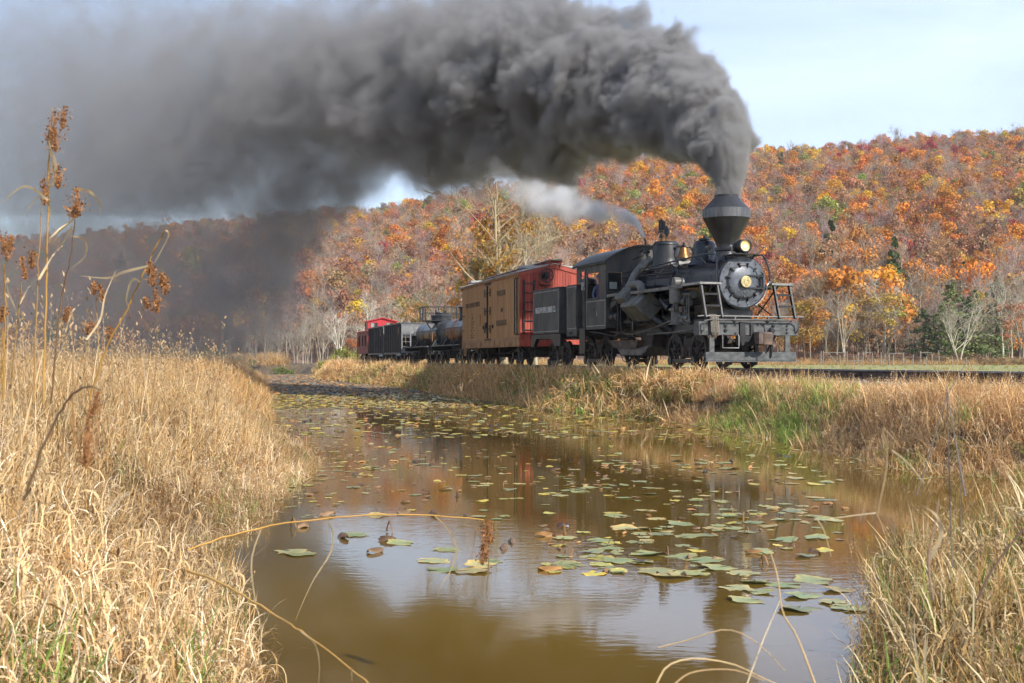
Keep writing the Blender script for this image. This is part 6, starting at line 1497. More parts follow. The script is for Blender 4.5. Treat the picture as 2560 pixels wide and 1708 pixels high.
# left of the caboose
foot_tree(928, 745, 142, 'bare', (.5, .46, .4), 'tall white stemmed bare tree beside the caboose cupola', .8, (.72, .69, .6))
foot_tree(918, 808, 132, 'bare', (.5, .46, .4), 'white many branched bare tree just left of the caboose', 1.3, (.62, .59, .51), which=13)
foot_tree(848, 788, 138, 'bare', (.45, .4, .34), 'forked white bare tree in front of orange leaves', 1.0, (.74, .70, .61), which=12)
foot_tree(868, 842, 140, 'half', (.52, .17, .06), 'low orange leafed tree between the white bare trees', 1.3, GREYB, which=5)
foot_tree(985, 752, 140, 'bare', TWIG, 'pale bare tree over the hopper cars', .9, PALE)
foot_tree(1010, 765, 146, 'bare', TWIG, 'bare tree above the gap between hopper and tank car', .9, GREYB)
foot_tree(955, 770, 150, 'bare', TWIG, 'bare tree directly over the caboose cupola', .9, PALE)
foot_tree(805, 770, 150, 'bare', TWIG, 'grey bare tree left of the forked white tree', .9, GREYB)
for k, (p_, yt) in enumerate([(770, 800), (742, 812), (715, 796), (690, 818), (662, 806), (640, 826), (612, 812), (585, 830), (560, 838), (530, 826), (500, 842), (470, 836), (438, 848), (400, 840), (360, 850)]):
    foot_tree(p_, yt, 150 + 4 * (k % 4) + max(0, (700 - p_)) * .06, 'bare', TWIG, 'bare grey tree in the smoky wood edge left of the caboose', 1.0, PALE if k % 4 == 1 else GREYB, 'bare trees of the smoky wood edge')
# a thicket of grey saplings closes the wood edge
for k in range(46):
    p_ = 1945 + (k + gt.uniform(-.4, .4)) * 13.6; d_ = gt.uniform(166, 178)
    foot_tree(p_, 895 - gt.uniform(70, 150), d_, 'bare', (.28, .225, .19), 'grey bare sapling in the thicket behind the field fence', gt.uniform(.9, 1.4), (.27, .22, .18), 'bare saplings of the thicket behind the fence')
for k in range(40):
    p_ = 560 + (k + gt.uniform(-.4, .4)) * 16; d_ = gt.uniform(150, 186)
    foot_tree(p_, 897 - gt.uniform(70, 140), d_, 'bare', (.29, .24, .205), 'grey bare sapling at the foot of the hill behind the caboose', gt.uniform(.9, 1.4), (.29, .25, .21) if k % 3 else (.50, .46, .39), 'bare saplings at the foot of the hill')
for k in range(44):
    p_ = 1930 + (k + gt.uniform(-.45, .45)) * 15; d_ = gt.uniform(178, 192); c_ = gt.uniform(.8, 1.25)
    foot_tree(p_, 893 - gt.uniform(130, 205), d_, 'bare', tuple(np.array((.31, .255, .215)) * c_), 'tall grey bare tree in the crowded wood edge right of the locomotive', gt.uniform(.7, 1.1), tuple(np.array((.30, .26, .21)) * c_ * (1.4 if k % 4 == 0 else 1)), 'tall bare trees of the crowded wood edge')
# shrubs along the far shore
SHR = proto_mesh('shrub', [crown(gt, 3, 4.2, 1100, .10, lobes=14, base=.0, open_=.6)], 'leaf')
def shrub(px, d, h, tint, label, wd=1.0, group=None):
    x = (px - CXP) / FPX * d; o = put('shrub', SHR, None, (x, d, float(ground_z(np.array([x]), np.array([float(d)]))[0]) - .2), (0, 0, random.uniform(0, 6))); o.scale = (h / 3 * wd, h / 3 * wd, h / 3)
    o['tint'] = list(tint); return tag(o, label, 'shrub', group)
shrub(862, 128, 2.3, (.27, .29, .06), 'yellow green shrub on the shore below the forked white tree', 1.2)
shrub(900, 126, 2.0, (.34, .32, .09), 'wide yellowish shrub beside the tail of the caboose', 1.6)
shrub(808, 118, 1.5, (.20, .24, .05), 'small green shrub at the point where the bank begins', 1.0)
shrub(705, 140, 1.9, (.15, .19, .05), 'dark green shrub on the far shore under the smoke', 1.5)
for k, p_ in enumerate((405, 440, 480, 520, 560, 600)): shrub(p_, 128 + 5 * (k % 3), 2.0 + .5 * (k % 2), (.19, .23, .07), 'hazy green shrub in the row beyond the left reeds', 1.4, 'hazy green shrubs beyond the reeds')
for k, p_ in enumerate((2060, 2110, 2150, 2200, 2245, 2300, 2340, 2385, 2430)): shrub(p_, 146 + 2 * (k % 3), 1.7, (.26, .15, .10), 'reddish brown thicket bush behind the fence', 1.5, 'reddish thicket bushes behind the fence')
for k, p_ in enumerate((2465, 2500, 2540)): shrub(p_, 140, 1.2, (.30, .21, .12), 'low brown bush at the field edge near the right', 1.9, 'low brown bushes at the field edge')

# ---- field fence
fe = thing('field_fence', 'old wooden field fence with grey posts and gate frames before the wood', 'fence', at(2200, 134, z=-.42))
def fp(px, d=134): return Vector(((px - 2200) / FPX * d, 0, 0))
for px_, h_ in ((2052, 1.35), (2058, 1.5), (2100, 1.3), (2118, 1.5), (2135, 1.5), (2146, 1.4), (2158, 1.45), (2180, 1.4), (2202, 1.5), (2212, 1.4), (2223, 1.35), (2233, 1.3), (2257, 1.45), (2282, 1.3), (2302, 1.4), (2316, 1.3), (2330, 1.45), (2348, 1.3), (2380, 1.1), (2415, 1.0)):
    p = fp(px_); MB().box(p.x - .045, p.x + .045, -.05, .05, 0, h_ * random.uniform(.85, 1.05)).build('post', 'post', fe, rot=(random.uniform(-.03, .03), random.uniform(-.04, .04), 0))
for (a_, b_, z_) in ((2058, 2118, 1.36), (2158, 2182, 1.38), (2118, 2158, .5), (2223, 2257, 1.28), (2302, 2330, 1.36)):
    p, q = fp(a_), fp(b_); MB().box(p.x, q.x, -.03, .03, z_ - .032, z_ + .032).build('fence_rail', 'post', fe)
for (a_, b_, za, zb) in ((2072, 2090, 1.3, .2), (2160, 2180, 1.3, .3), (2258, 2270, .7, .1)):
    p, q = fp(a_), fp(b_); MB().tube([(p.x, .05, za), (q.x, .05, zb)], .05, 5).build('fence_brace', 'post', fe)
for z_ in (.5, .9): MB().tube([(fp(2052).x, 0, z_), (fp(2240).x, 0, z_), (fp(2440).x, 0, z_ - .1)], .012, 4).build('fence_wire', 'post', fe)

# ------------------------------------------------------------------ stones of the ballast where it shows
X = g_.uniform(-2, 14, 30000); Y = g_.uniform(14, 50, 30000); tt_ = track_t(X, Y); k = (tt_ > 1.0) & (tt_ < 2.35) & inview(X, Y, 30); X, Y, tt_ = X[k][:5200], Y[k][:5200], tt_[k][:5200]
ST = []
for q in range(3):
    b = MB().ball((0, 0, 0), .035, 6, (1.2, .9, .7)); v = np.array(b.v) * g_.uniform(.75, 1.25, (len(b.v), 1)); ST.append((v, np.array(b.f), np.ones((len(v), 3)), None))
zz = np.interp(tt_, [1.0, 1.65, 2.3], [-.24, -.255, -.54])
tn = np.array((.34, .325, .30)) * g_.uniform(.5, 1.35, (len(X), 1))
scatter('ballast_stones', ST, np.stack([X, Y, zz], 1), g_.uniform(0, 6, (len(X), 3)), np.repeat(g_.uniform(.6, 1.5, (len(X), 1)), 3, 1), g_.integers(0, 3, len(X)), tn, ['bark'], 'stuff')
# ------------------------------------------------------------------ lily pads and dead leaves on the pond
gl_ = np.random.default_rng(33)
def pad_proto(g, n=14, notch=.35, wave=.02, curl=0.0, two=True):
    a = np.linspace(notch / 2, 2 * np.pi - notch / 2, n); r = 1 + g.normal(0, .13, n); ph = g.uniform(0, 6.28)
    ring = np.stack([r * np.cos(a), r * np.sin(a) * .92, wave * np.sin(a * 3 + ph) + curl * np.maximum(0, np.cos(a - ph)) ** 3], 1)
    mid = ring * np.array((.55, .55, .25)); mid[:, 2] -= .004; cen = np.array([[.06, 0, .0]])
    V = np.concatenate([ring, mid, cen]); F = [(i, i + 1, n + i + 1, n + i) for i in range(n - 1)] + [(n + i, n + i + 1, 2 * n, 2 * n) for i in range(n - 1)]
    F = [f if f[2] != f[3] else (f[0], f[1], 2 * n, 2 * n) for f in F]
    c = np.ones((len(V), 3)); c[:n] *= np.array((1.45, 1.08, .80)); c[:n] *= g.uniform(.6, 1.4, (n, 1)); c[n:2 * n] *= g.uniform(.9, 1.1, (n, 1))
    return V, F, c
def pad_quads(g, **k):
    """as quads: pair up the inner fan"""
    V, F, c = pad_proto(g, **k); n = (len(V) - 1) // 2; Q = [(i, i + 1, n + i + 1, n + i) for i in range(n - 1)]
    for i in range(0, n - 2, 2): Q.append((n + i, n + i + 1, n + i + 2, 2 * n))
    if (n - 1) % 2: Q.append((2 * n - 2, 2 * n - 1, 2 * n, 2 * n - 2)) if False else None
    return V, np.array(Q), c, None
def folded(g):
    """a dead leaf folded up like a tent or a boat"""
    n = 5; x = np.linspace(-1, 1, n); w_ = .75 * np.sqrt(np.maximum(.02, 1 - x * x)); up = g.uniform(.35, .8); rows = []
    for s_ in (-1, -.5, 0, .5, 1): rows.append(np.stack([x * g.uniform(.9, 1.05) + .12 * s_ * g.normal(0, 1), s_ * w_ * .55, up * (1 - abs(s_)) * (1 - .3 * x * x) + .12 * abs(s_) * np.sin(x * 3 + s_)], 1))
    V = np.concatenate(rows); F = np.array([(i * n + j, i * n + j + 1, (i + 1) * n + j + 1, (i + 1) * n + j) for i in range(4) for j in range(n - 1)])
    c = np.ones((len(V), 3)) * g.uniform(.6, 1.35, (len(V), 1)); return V, F, c, None
def bentstalk(g):
    """a bent leaf stalk standing out of the water with a withered scrap"""
    p = np.array([[(-.9, 0, -.2), (-.35, 0, .75), (.1, 0, 1.0), (.75, .1, .1)]]) * np.array((1, 1, g.uniform(.7, 1.1)))
    s = np.tile(np.array((0, 1.0, 0)), (1, 4, 1)); a = ribbons(p, np.full((1, 4), .07), s, np.ones((1, 3)))
    s2 = np.tile(np.array((.7, 0, .7)), (1, 4, 1)); b = ribbons(p, np.full((1, 4), .05), s2, np.ones((1, 3)) * .8)
    f = folded(g); fv = f[0] * .38 + np.array((.6, .1, .05)); return join([a, b, (fv, f[1], f[2])])
PP = [pad_quads(gl_, n=19, notch=.30, wave=.012), pad_quads(gl_, n=19, notch=.6, wave=.03), pad_quads(gl_, n=19, notch=.4, wave=.035, curl=.20), folded(gl_), folded(gl_), bentstalk(gl_)]
PM = [arrays_mesh('lily_pad' if k < 3 else 'dead_leaf', v, f, ['pad'], c) for k, (v, f, c, _) in enumerate(PP)]
pads = []     # x, y, radius, kind, tint
GRN = [(.27, .30, .12), (.34, .34, .15), (.23, .28, .12), (.40, .34, .13), (.22, .24, .12)]; YEL = [(.52, .43, .07), (.45, .40, .08), (.38, .38, .10)]; BRN = [(.30, .155, .055), (.16, .09, .045), (.40, .20, .06), (.06, .05, .045), (.22, .13, .06)]
def pick(l): return np.array(l[int(gl_.integers(0, len(l)))]) * gl_.uniform(.8, 1.2)
def px_xy(px, y): d = (CAMZ - WATER) * FPX / (y - HORIZON); return (px - CXP) / FPX * d, d
def sow(n, px0, px1, y0, y1, r, mix, clear=.12, ground=True, dens=None, lo=.2):
    k = 0; tries = 0
    while k < n and tries < n * 30:
        tries += 1
        d0, d1 = (CAMZ - WATER) * FPX / (y1 - HORIZON), (CAMZ - WATER) * FPX / (y0 - HORIZON); d = gl_.uniform(d0, d1); x = (gl_.uniform(px0, px1) - CXP) / FPX * d
        if pond_sd(np.array([x]), np.array([d]))[0] > -clear: continue
        if dens is not None and gl_.uniform() > max(lo, dens(x, d)): continue
        u = gl_.uniform(); kind = 'g' if u < mix[0] else 'y' if u < mix[0] + mix[1] else 'b' if u < mix[0] + mix[1] + mix[2] else 's'
        ty = {'g': [0, 0, 1, 2], 'y': [0, 1, 2], 'b': [3, 4, 2], 's': [5]}[kind]; ty = ty[int(gl_.integers(0, len(ty)))]
        rad = gl_.uniform(*r) * (.62 if kind in 'bs' else 1.0); pads.append((x, d, rad, ty, pick({'g': GRN, 'y': YEL, 'b': BRN, 's': BRN}[kind]), kind)); k += 1
cl_ = lambda x, y: .5 + .7 * float(wob(np.array(x), np.array(y), 1.3, 1))
for (px, y, r) in [(1450, 1230, .20), (1560, 1245, .20), (1625, 1236, .22), (1540, 1290, .26), (1640, 1297, .24), (1700, 1310, .25), (1560, 1322, .28), (1650, 1335, .28), (1720, 1340, .26), (1785, 1320, .22), (1600, 1355, .24), (1500, 1352, .22), (1530, 1372, .24), (1620, 1385, .26), (1700, 1392, .26), (1760, 1400, .24), (1540, 1402, .24), (1640, 1428, .28), (1730, 1432, .28), (1790, 1420, .26), (1680, 1440, .26), (1850, 1432, .24),
                (1890, 1455, .24), (1960, 1462, .24), (2030, 1450, .26), (2090, 1475, .24), (2000, 1490, .26), (2080, 1505, .24), (1900, 1480, .22), (2120, 1520, .24), (1840, 1470, .22), (1860, 1500, .20), (1990, 1522, .22), (1870, 1330, .22), (1960, 1350, .24), (2040, 1345, .22), (1900, 1380, .22), (2010, 1390, .2), (1950, 1300, .2), (1820, 1275, .2), (1930, 1268, .2), (2060, 1300, .2)]:
    x, d = px_xy(px, y)
    if pond_sd(np.array([x]), np.array([d]))[0] < -.05: pads.append((x, d, r * .56 * gl_.uniform(.7, 1.1), int(gl_.integers(0, 3)), pick(GRN), 'g'))
for (px, y, ty) in [(888, 1338, 0), (970, 1352, 3), (1000, 1358, 2), (860, 1345, 3), (940, 1380, 4), (735, 1318, 5), (760, 1318, 3), (1085, 1402, 0), (1110, 1425, 2), (1180, 1428, 1), (1200, 1412, 2), (1215, 1404, 0), (1120, 1374, 0), (820, 1288, 3), (945, 1290, 2), (1010, 1283, 4), (1085, 1288, 3), (975, 1330, 5), (1360, 1340, 3), (1410, 1335, 5), (1280, 1355, 3), (1375, 1425, 4), (1420, 1412, 0), (1260, 1370, 3), (755, 1385, 0), (730, 1380, 1)]:
    x, d = px_xy(px, y); pads.append((x, d, .13 if ty < 3 else .085, ty, pick(GRN if ty < 3 else BRN), 'g' if ty < 3 else 'b'))
sow(190, 1350, 2080, 1150, 1440, (.05, .12), (.46, .10, .30, .14), dens=cl_, lo=.1)
sow(170, 800, 2000, 1080, 1260, (.05, .105), (.34, .16, .32, .18), dens=cl_)
sow(80, 700, 1300, 1110, 1300, (.05, .09), (.14, .16, .46, .24))
sow(900, 690, 1800, 1005, 1095, (.07, .13), (.30, .36, .18, .16))
sow(3200, 660, 1550, 972, 1020, (.08, .14), (.18, .56, .20, .06))
sow(1800, 640, 1350, 955, 978, (.12, .20), (.1, .42, .44, .04))
pads.sort(key=lambda p: p[1] / p[2])
IND_N = 300
NAMES = {'g': ('lily_pad', 'lily pad'), 'y': ('lily_pad', 'lily pad'), 'b': ('dead_leaf', 'dead leaf'), 's': ('dead_stalk', 'dead stalk')}
def pad_zone(x, d):
    px = CXP + FPX * x / d; y = HORIZON + FPX * (CAMZ - WATER) / d
    if px > 1820 and y > 1425: return 'beside the near right grass clump'
    if px > 1380 and y > 1215: return 'in the dense raft below the locomotive reflection'
    if px > 1380: return 'in the pond off the right bank'
    if y > 1265: return 'alone near the bent reed over the water'
    if y > 1080: return 'scattered over the middle of the pond'
    return 'in the far pond below the train'
LOOK = {('g', 0): 'flat pale green lily pad', ('g', 1): 'rippled pale green lily pad', ('g', 2): 'green lily pad with one edge curled up', ('y', 0): 'flat yellowing lily pad', ('y', 1): 'rippled yellowing lily pad', ('y', 2): 'yellowing lily pad with a curled edge', ('b', 2): 'brown curled lily pad', ('b', 3): 'dark brown dead leaf folded like a tent', ('b', 4): 'crumpled brown dead leaf', ('s', 5): 'bent brown leaf stalk', ('b', 0): 'flat brown lily pad', ('b', 1): 'rippled brown lily pad'}
def lift(i): return WATER + .003 + .0014 * (i % 6)
for i, (x, d, r, ty, tn, kd) in enumerate(pads[:IND_N]):
    nm, ct = NAMES[kd if ty < 5 else 's']; o = put(nm, PM[ty], None, (x, d, lift(i)), (random.uniform(-.03, .03), random.uniform(-.03, .03), random.uniform(0, 6.28))); o.scale = (r, r, r)
    o['tint'] = [float(q) for q in tn]; lk = LOOK.get((kd, ty), 'small lily leaf') + ' ' + pad_zone(x, d); tag(o, lk, ct, lk + ' (all alike)')
rs_ = pads[IND_N:]
for _ in range(1):
    n_s = len(pads); sow(150, 1350, 2120, 1170, 1440, (.03, .08), (.35, .2, .35, .1), dens=cl_, lo=.15); sow(500, 680, 2000, 1020, 1230, (.02, .06), (.25, .25, .4, .1)); rs_ = rs_ + pads[n_s:]
# mat of dead leaves where the pond narrows, and specks of weed along the right shore
def bulk(n, xr, yr, test):
    X = gl_.uniform(*xr, n); Y = gl_.uniform(*yr, n); k = test(X, Y); return X[k], Y[k]
X1, Y1 = bulk(60000, (-24, 1), (56, 125), lambda X, Y: (pond_sd(X, Y) < -.1) & inview(X, Y))
k1 = gl_.uniform(0, 1, len(X1)) < np.interp(Y1, [56, 64, 125], [.1, .8, .8]) * np.clip(.75 + .6 * wob(X1, Y1, .22, 2), .15, 1); X1, Y1 = X1[k1], Y1[k1]
X2, Y2 = bulk(90000, (-11, 8), (12.5, 60), lambda X, Y: (pond_sd(X, Y) < -.02) & (pond_sd(X, Y) > -1.1) & inview(X, Y))
k2 = gl_.uniform(0, 1, len(X2)) < np.interp(pond_sd(X2, Y2), [-1.1, -.4, 0], [.05, .16, .42]); X2, Y2 = X2[k2], Y2[k2]
n0, n1, n2 = len(rs_), len(X1), len(X2)
pos = np.concatenate([np.array([(p[0], p[1], lift(i)) for i, p in enumerate(rs_)]), np.stack([X1, Y1, WATER + .006 + gl_.uniform(0, .03, n1)], 1), np.stack([X2, Y2, WATER + .006 + gl_.uniform(0, .012, n2)], 1)])
tn1 = np.array([pick(BRN + [(.17, .16, .12), (.22, .19, .10), (.13, .13, .12)]) for _ in range(n1)]) * 1.25; tn2 = np.array([pick(GRN + YEL + [(.46, .36, .18)]) for _ in range(n2)])
tn_ = np.concatenate([np.array([p[4] for p in rs_]), tn1, tn2]); wh_ = np.concatenate([np.array([p[3] for p in rs_]), gl_.choice([1, 2, 3, 4], n1), gl_.choice([0, 1], n2)])
sz_ = np.concatenate([np.array([p[2] for p in rs_]), gl_.uniform(.08, .17, n1), gl_.uniform(.015, .05, n2)]); N_ = len(pos)
scatter('pond_leaf_litter', PP, pos, np.stack([gl_.normal(0, .04, N_), gl_.normal(0, .04, N_), gl_.uniform(0, 6.28, N_)], 1), np.stack([sz_, sz_, sz_], 1), wh_, tn_, ['pad'], 'stuff')

# ------------------------------------------------------------------ single reeds, sedges and stalks that stand out
gr = np.random.default_rng(77)
def bez(pts, n=14):
    """smooth line through points"""
    P = np.array(pts, float); k = len(P); t = np.linspace(0, k - 1, n); i = np.clip(t.astype(int), 0, k - 2); f = (t - i)[:, None]
    P0_ = P[np.maximum(i - 1, 0)]; P1_ = P[i]; P2_ = P[i + 1]; P3_ = P[np.minimum(i + 2, k - 1)]
    return .5 * ((2 * P1_) + (-P0_ + P2_) * f + (2 * P0_ - 5 * P1_ + 4 * P2_ - P3_) * f ** 2 + (-P0_ + 3 * P1_ - 3 * P2_ + P3_) * f ** 3)
def line_px(pts, d0, d1):
    n = len(pts); return [tuple(at(p[0], d0 + (d1 - d0) * i / max(n - 1, 1), p[1])) for i, p in enumerate(pts)]
def tube_arr(P, r0, r1, n=5):
    mb = MB().tube([tuple(p) for p in P], r0, n, r_end=r1); return np.array(mb.v), [f for f in mb.f if len(f) == 4]
def stem_obj(nm, P, r0, r1, tint, parent):
    v, f = tube_arr(P, r0, r1); o = put(nm, arrays_mesh(nm, v, np.array(f), ['grass'], np.ones((len(v), 3)) * gr.uniform(.8, 1.15, (len(v), 1)), None, True), parent); o['tint'] = list(tint); return o
def leaf_obj(P, wd, tint, parent, nm='leaf_blade'):
    P = np.asarray(P); n = len(P); s = np.cross(np.gradient(P, axis=0), np.array((.3, 1.0, .2))); s += gr.normal(0, .004, s.shape); s /= np.linalg.norm(s, axis=1, keepdims=True) + 1e-9
    w_ = wd * np.interp(np.linspace(0, 1, n), [0, .35, 1], [.7, 1, .08]); v, f, c = ribbons(P[None], w_[None], s[None], np.ones((1, 3)))
    o = put(nm, arrays_mesh(nm, v, f, ['grass'], c * gr.uniform(.85, 1.1, (len(v), 1)), None, True), parent); o['tint'] = list(tint); return o
def head_obj(c, ln, wd, tint, parent, axis=(0, 0, 1), n=150, s=.006):
    """woolly cluster of spikelets"""
    ax = np.array(axis, float); ax /= np.linalg.norm(ax); t = gr.uniform(-.5, .5, n); off = gr.normal(0, 1, (n, 3)); off -= (off @ ax)[:, None] * ax
    prof = np.sqrt(np.maximum(.05, 1 - (2 * t) ** 2)) * (1 + .35 * np.sin(t * 17 + 1)); off *= (wd * .40 * prof * np.sqrt(gr.uniform(0, 1, n)))[:, None]
    cen = np.array(c) + ax * (t * ln)[:, None] + off; v, f, cc = leaf_quads(gr, cen, gr.normal(0, 1, (n, 3)), s, np.ones((n, 3)) * gr.uniform(.5, 1.45, (n, 1)))
    th = gr.integers(0, n, 26); a = np.array(c) - ax * ln * .55 + 0 * cen[th]; P = np.stack([a, (a + cen[th]) / 2 + gr.normal(0, .004, a.shape), cen[th]], 1)
    q = join([(v, f, cc), ribbons(P, np.full((26, 3), .0011), np.tile(np.array((1.0, .3, 0)), (26, 3, 1)), np.ones((26, 3)))])
    o = put('seed_head', arrays_mesh('seed_head', q[0], q[1], ['grass'], q[2]), parent); o['tint'] = list(tint); return o
RUSTY = (.36, .17, .065); STEM = (.62, .36, .10); DARKST = (.24, .15, .08); LEAFY = (.68, .52, .30)
def reed(label, stem, d0, d1, heads, leaves=(), r=.0042, tint=STEM, name='sedge_stalk', cat='reed', lw_=.006):
    b = at(stem[0][0], d0, stem[0][1]); t = thing(name, label, cat)
    P = bez(line_px(stem, d0, d1), 26); P[1:-1] += gr.normal(0, .0016, P[1:-1].shape); stem_obj('stem', P, r, r * .5, tint, t)
    for (px, y, l, w_) in heads: head_obj(at(px, d1, y), l / FPX * d1, w_ / FPX * d1, RUSTY, t, (gr.normal(0, .15), 0, 1), n=int(70 + l * 1.1), s=.0055 * d1 / 5)
    for lv in leaves: leaf_obj(bez(line_px(lv, d1 * .99, d1 * 1.02)), lw_, LEAFY, t)
    return t
reed('tallest golden sedge stalk with two rusty seed heads at its tip', [(109, 1010), (116, 700), (119, 480), (120, 390), (128, 330)], 5.2, 5.0, [(128, 318, 85, 34), (134, 348, 60, 44), (157, 292, 56, 26), (143, 440, 60, 36)],
     [[(120, 370), (135, 400), (136, 450), (105, 480), (70, 520), (65, 545)], [(120, 350), (128, 420), (118, 470), (128, 555)], [(119, 500), (60, 465), (0, 508)], [(120, 600), (150, 570), (190, 545)], [(120, 280), (135, 268), (160, 280)]], .0048)
reed('thin sedge stalk close left of the tallest golden one', [(84, 1000), (92, 760), (102, 500)], 5.1, 5.0, [(109, 478, 66, 26)], [[(96, 700), (130, 640), (160, 610)]], .0038, (.50, .30, .11))
reed('dark leaning sedge stalk with one big upright rusty seed head', [(128, 1010), (152, 760), (176, 640), (187, 530)], 5.3, 5.1, [(192, 502, 70, 40), (182, 530, 30, 44)], [[(186, 545), (150, 575), (125, 610)], [(178, 590), (210, 600), (212, 640), (175, 672)], [(190, 470), (225, 480), (250, 515), (245, 540)], [(180, 565), (160, 600), (130, 640)]], .0042, DARKST)
reed('slanting golden stalk with looped tip and a cluster of rusty heads', [(225, 1000), (262, 880), (310, 788), (350, 700), (392, 610), (412, 576)], 5.4, 5.2, [(372, 668, 34, 18), (382, 690, 50, 30), (405, 700, 34, 26), (412, 715, 44, 26), (390, 750, 64, 24), (366, 757, 30, 16)], [[(412, 576), (420, 580), (416, 600), (384, 660)], [(370, 665), (310, 680), (270, 695), (200, 690)], [(350, 705), (330, 700), (315, 750), (330, 790)]], .0050, (.60, .34, .09))
reed('stalk at the left edge under a large ragged rusty seed head', [(8, 1000), (12, 780), (10, 660)], 4.8, 4.6, [(8, 612, 70, 36), (24, 606, 36, 22)], [], .0045)
reed('stalk with a pair of slim brown seed heads left of the golden sedges', [(28, 960), (44, 800), (54, 700)], 5.2, 5.1, [(58, 670, 56, 18), (79, 648, 46, 20)], [[(50, 760), (70, 720), (100, 690)], [(46, 790), (20, 730), (14, 700)]], .004, (.45, .28, .11))
reed('low sedge with a fuzzy brown head at the far left edge', [(3, 960), (6, 820)], 4.9, 4.8, [(5, 785, 40, 26)], [], .004)
reed('short stalk with a small brown seed head right of the golden sedges', [(150, 980), (162, 870), (166, 810)], 5.6, 5.5, [(167, 786, 40, 18)], [[(164, 830), (180, 780), (200, 760)]], .0032, (.55, .38, .18))
reed('stalk with a drooping brown tassel among the pale reed tips', [(205, 990), (215, 880), (222, 830)], 5.8, 5.7, [(222, 820, 34, 40)], [[(216, 850), (250, 800), (262, 740), (290, 675)]], .0032, (.55, .38, .18))
reed('pair of small brown tassels in front of the dark smoke', [(250, 990), (246, 860), (240, 740), (236, 710)], 6.0, 5.9, [(235, 720, 34, 14), (253, 733, 44, 24)], [], .003, (.55, .38, .18))
reed('small brown tassel low above the pale reed tips', [(285, 985), (280, 880), (276, 842)], 6.2, 6.1, [(275, 832, 30, 26)], [], .003, (.55, .38, .18))
reed('blurred near stalk bent over with a big hanging brown seed head', [(60, 1250), (110, 1120), (170, 1000), (215, 968), (250, 975)], 2.7, 2.5, [(238, 1010, 60, 26), (222, 1090, 150, 56)], [], .0034, (.30, .19, .10))
reed('long golden stalk bent low over the open water with a hanging tassel', [(470, 1376), (560, 1344), (690, 1312), (860, 1291), (1020, 1286), (1190, 1296), (1206, 1302)], 5.3, 5.9, [(1212, 1350, 90, 24), (1206, 1385, 50, 26), (1222, 1330, 60, 20)],
     [[(815, 1298), (833, 1330), (828, 1380), (790, 1440), (765, 1490), (740, 1550)], [(1086, 1288), (1118, 1320), (1142, 1370), (1130, 1420), (1100, 1470), (1095, 1495)], [(1200, 1300), (1190, 1330), (1183, 1370)], [(1222, 1395), (1220, 1440), (1213, 1495)], [(655, 1320), (630, 1400), (640, 1500), (655, 1570), (650, 1640)]], .0045, (.66, .38, .10), lw_=.0045)
reed('straight golden stalk lying slanted across the water to the bottom edge', [(470, 1424), (540, 1450), (620, 1494), (700, 1542), (750, 1574), (840, 1640), (930, 1715)], 5.0, 3.7, [], [[(752, 1575), (790, 1610), (800, 1660), (798, 1710)], [(880, 1668), (882, 1708)]], .0052, (.66, .40, .12), lw_=.003)
# foreground stalks on the right
def stalk(label, pts, d0, d1, r, tint, leaves=(), lw_=.007):
    t = thing('dry_stalk', label, 'dry stalk'); stem_obj('stem', bez(line_px(pts, d0, d1)), r * .48, r * .25, tint, t)
    for lv in leaves: leaf_obj(bez(line_px(lv, d1, d1 * .98)), lw_, LEAFY, t)
STR = (.60, .43, .22)
stalk('jointed straw stalk with a broken tip in the near water', [(2035, 1708), (1990, 1590), (1955, 1530), (1942, 1440), (1925, 1382)], 2.9, 3.1, .006, STR)
stalk('pale straight straw leaning right beside the jointed stalk', [(1865, 1708), (1905, 1600), (1948, 1500)], 2.9, 3.0, .0042, (.74, .60, .38))
stalk('arched straw blade bending down toward the bottom edge of the water', [(1640, 1708), (1668, 1662), (1735, 1644), (1830, 1658), (1900, 1690), (1950, 1712)], 2.7, 2.9, .0045, (.70, .52, .28))
stalk('bent straw with a flat tip reaching left over the water', [(1645, 1617), (1720, 1598), (1815, 1572), (1890, 1605), (1960, 1675)], 2.9, 2.9, .0042, (.60, .44, .25))
stalk('small lower arched straw blade near the bottom edge', [(1680, 1712), (1730, 1678), (1830, 1672), (1910, 1700)], 2.6, 2.7, .0036, (.62, .42, .22))
stalk('tall grey dead weed stalk standing before the right bank', [(2378, 1420), (2372, 1200), (2366, 965)], 3.2, 3.3, .0042, (.20, .165, .14))
stalk('long grey twig slanting across the tall weed stalk', [(2290, 1240), (2330, 1110), (2368, 990), (2420, 900)], 3.4, 3.6, .0036, (.19, .16, .15))
stalk('grey weed stalk splitting off to the right from the tall one', [(2412, 1240), (2390, 1120), (2366, 966)], 3.2, 3.3, .005, (.24, .21, .19))
stalk('second thin dark weed stalk behind the tall grey one', [(2400, 1330), (2398, 1140), (2396, 980)], 3.6, 3.7, .003, (.18, .14, .10))
stalk('blurred brown stalk folded at its top', [(2190, 1290), (2212, 1180), (2216, 1120), (2206, 1070), (2250, 1120)], 2.4, 2.4, .0045, (.42, .28, .14))
stalk('pale broken straw leaning right near the folded brown stalk', [(2228, 1126), (2270, 1160), (2310, 1210)], 2.5, 2.5, .004, (.56, .44, .28))
stalk('horizontal bleached straw sticking out left of the near clump', [(2190, 1282), (2120, 1290), (2055, 1300)], 3.0, 3.0, .0035, (.74, .60, .38))
stalk('hanging bleached straw with a drooping end left of the near clump', [(2040, 1296), (2060, 1330), (2076, 1390)], 3.0, 3.0, .003, (.66, .5, .3))
stalk('dark curved weed stem among the near right grass', [(2440, 1500), (2480, 1420), (2550, 1330), (2600, 1290)], 2.4, 2.4, .006, (.22, .14, .10))
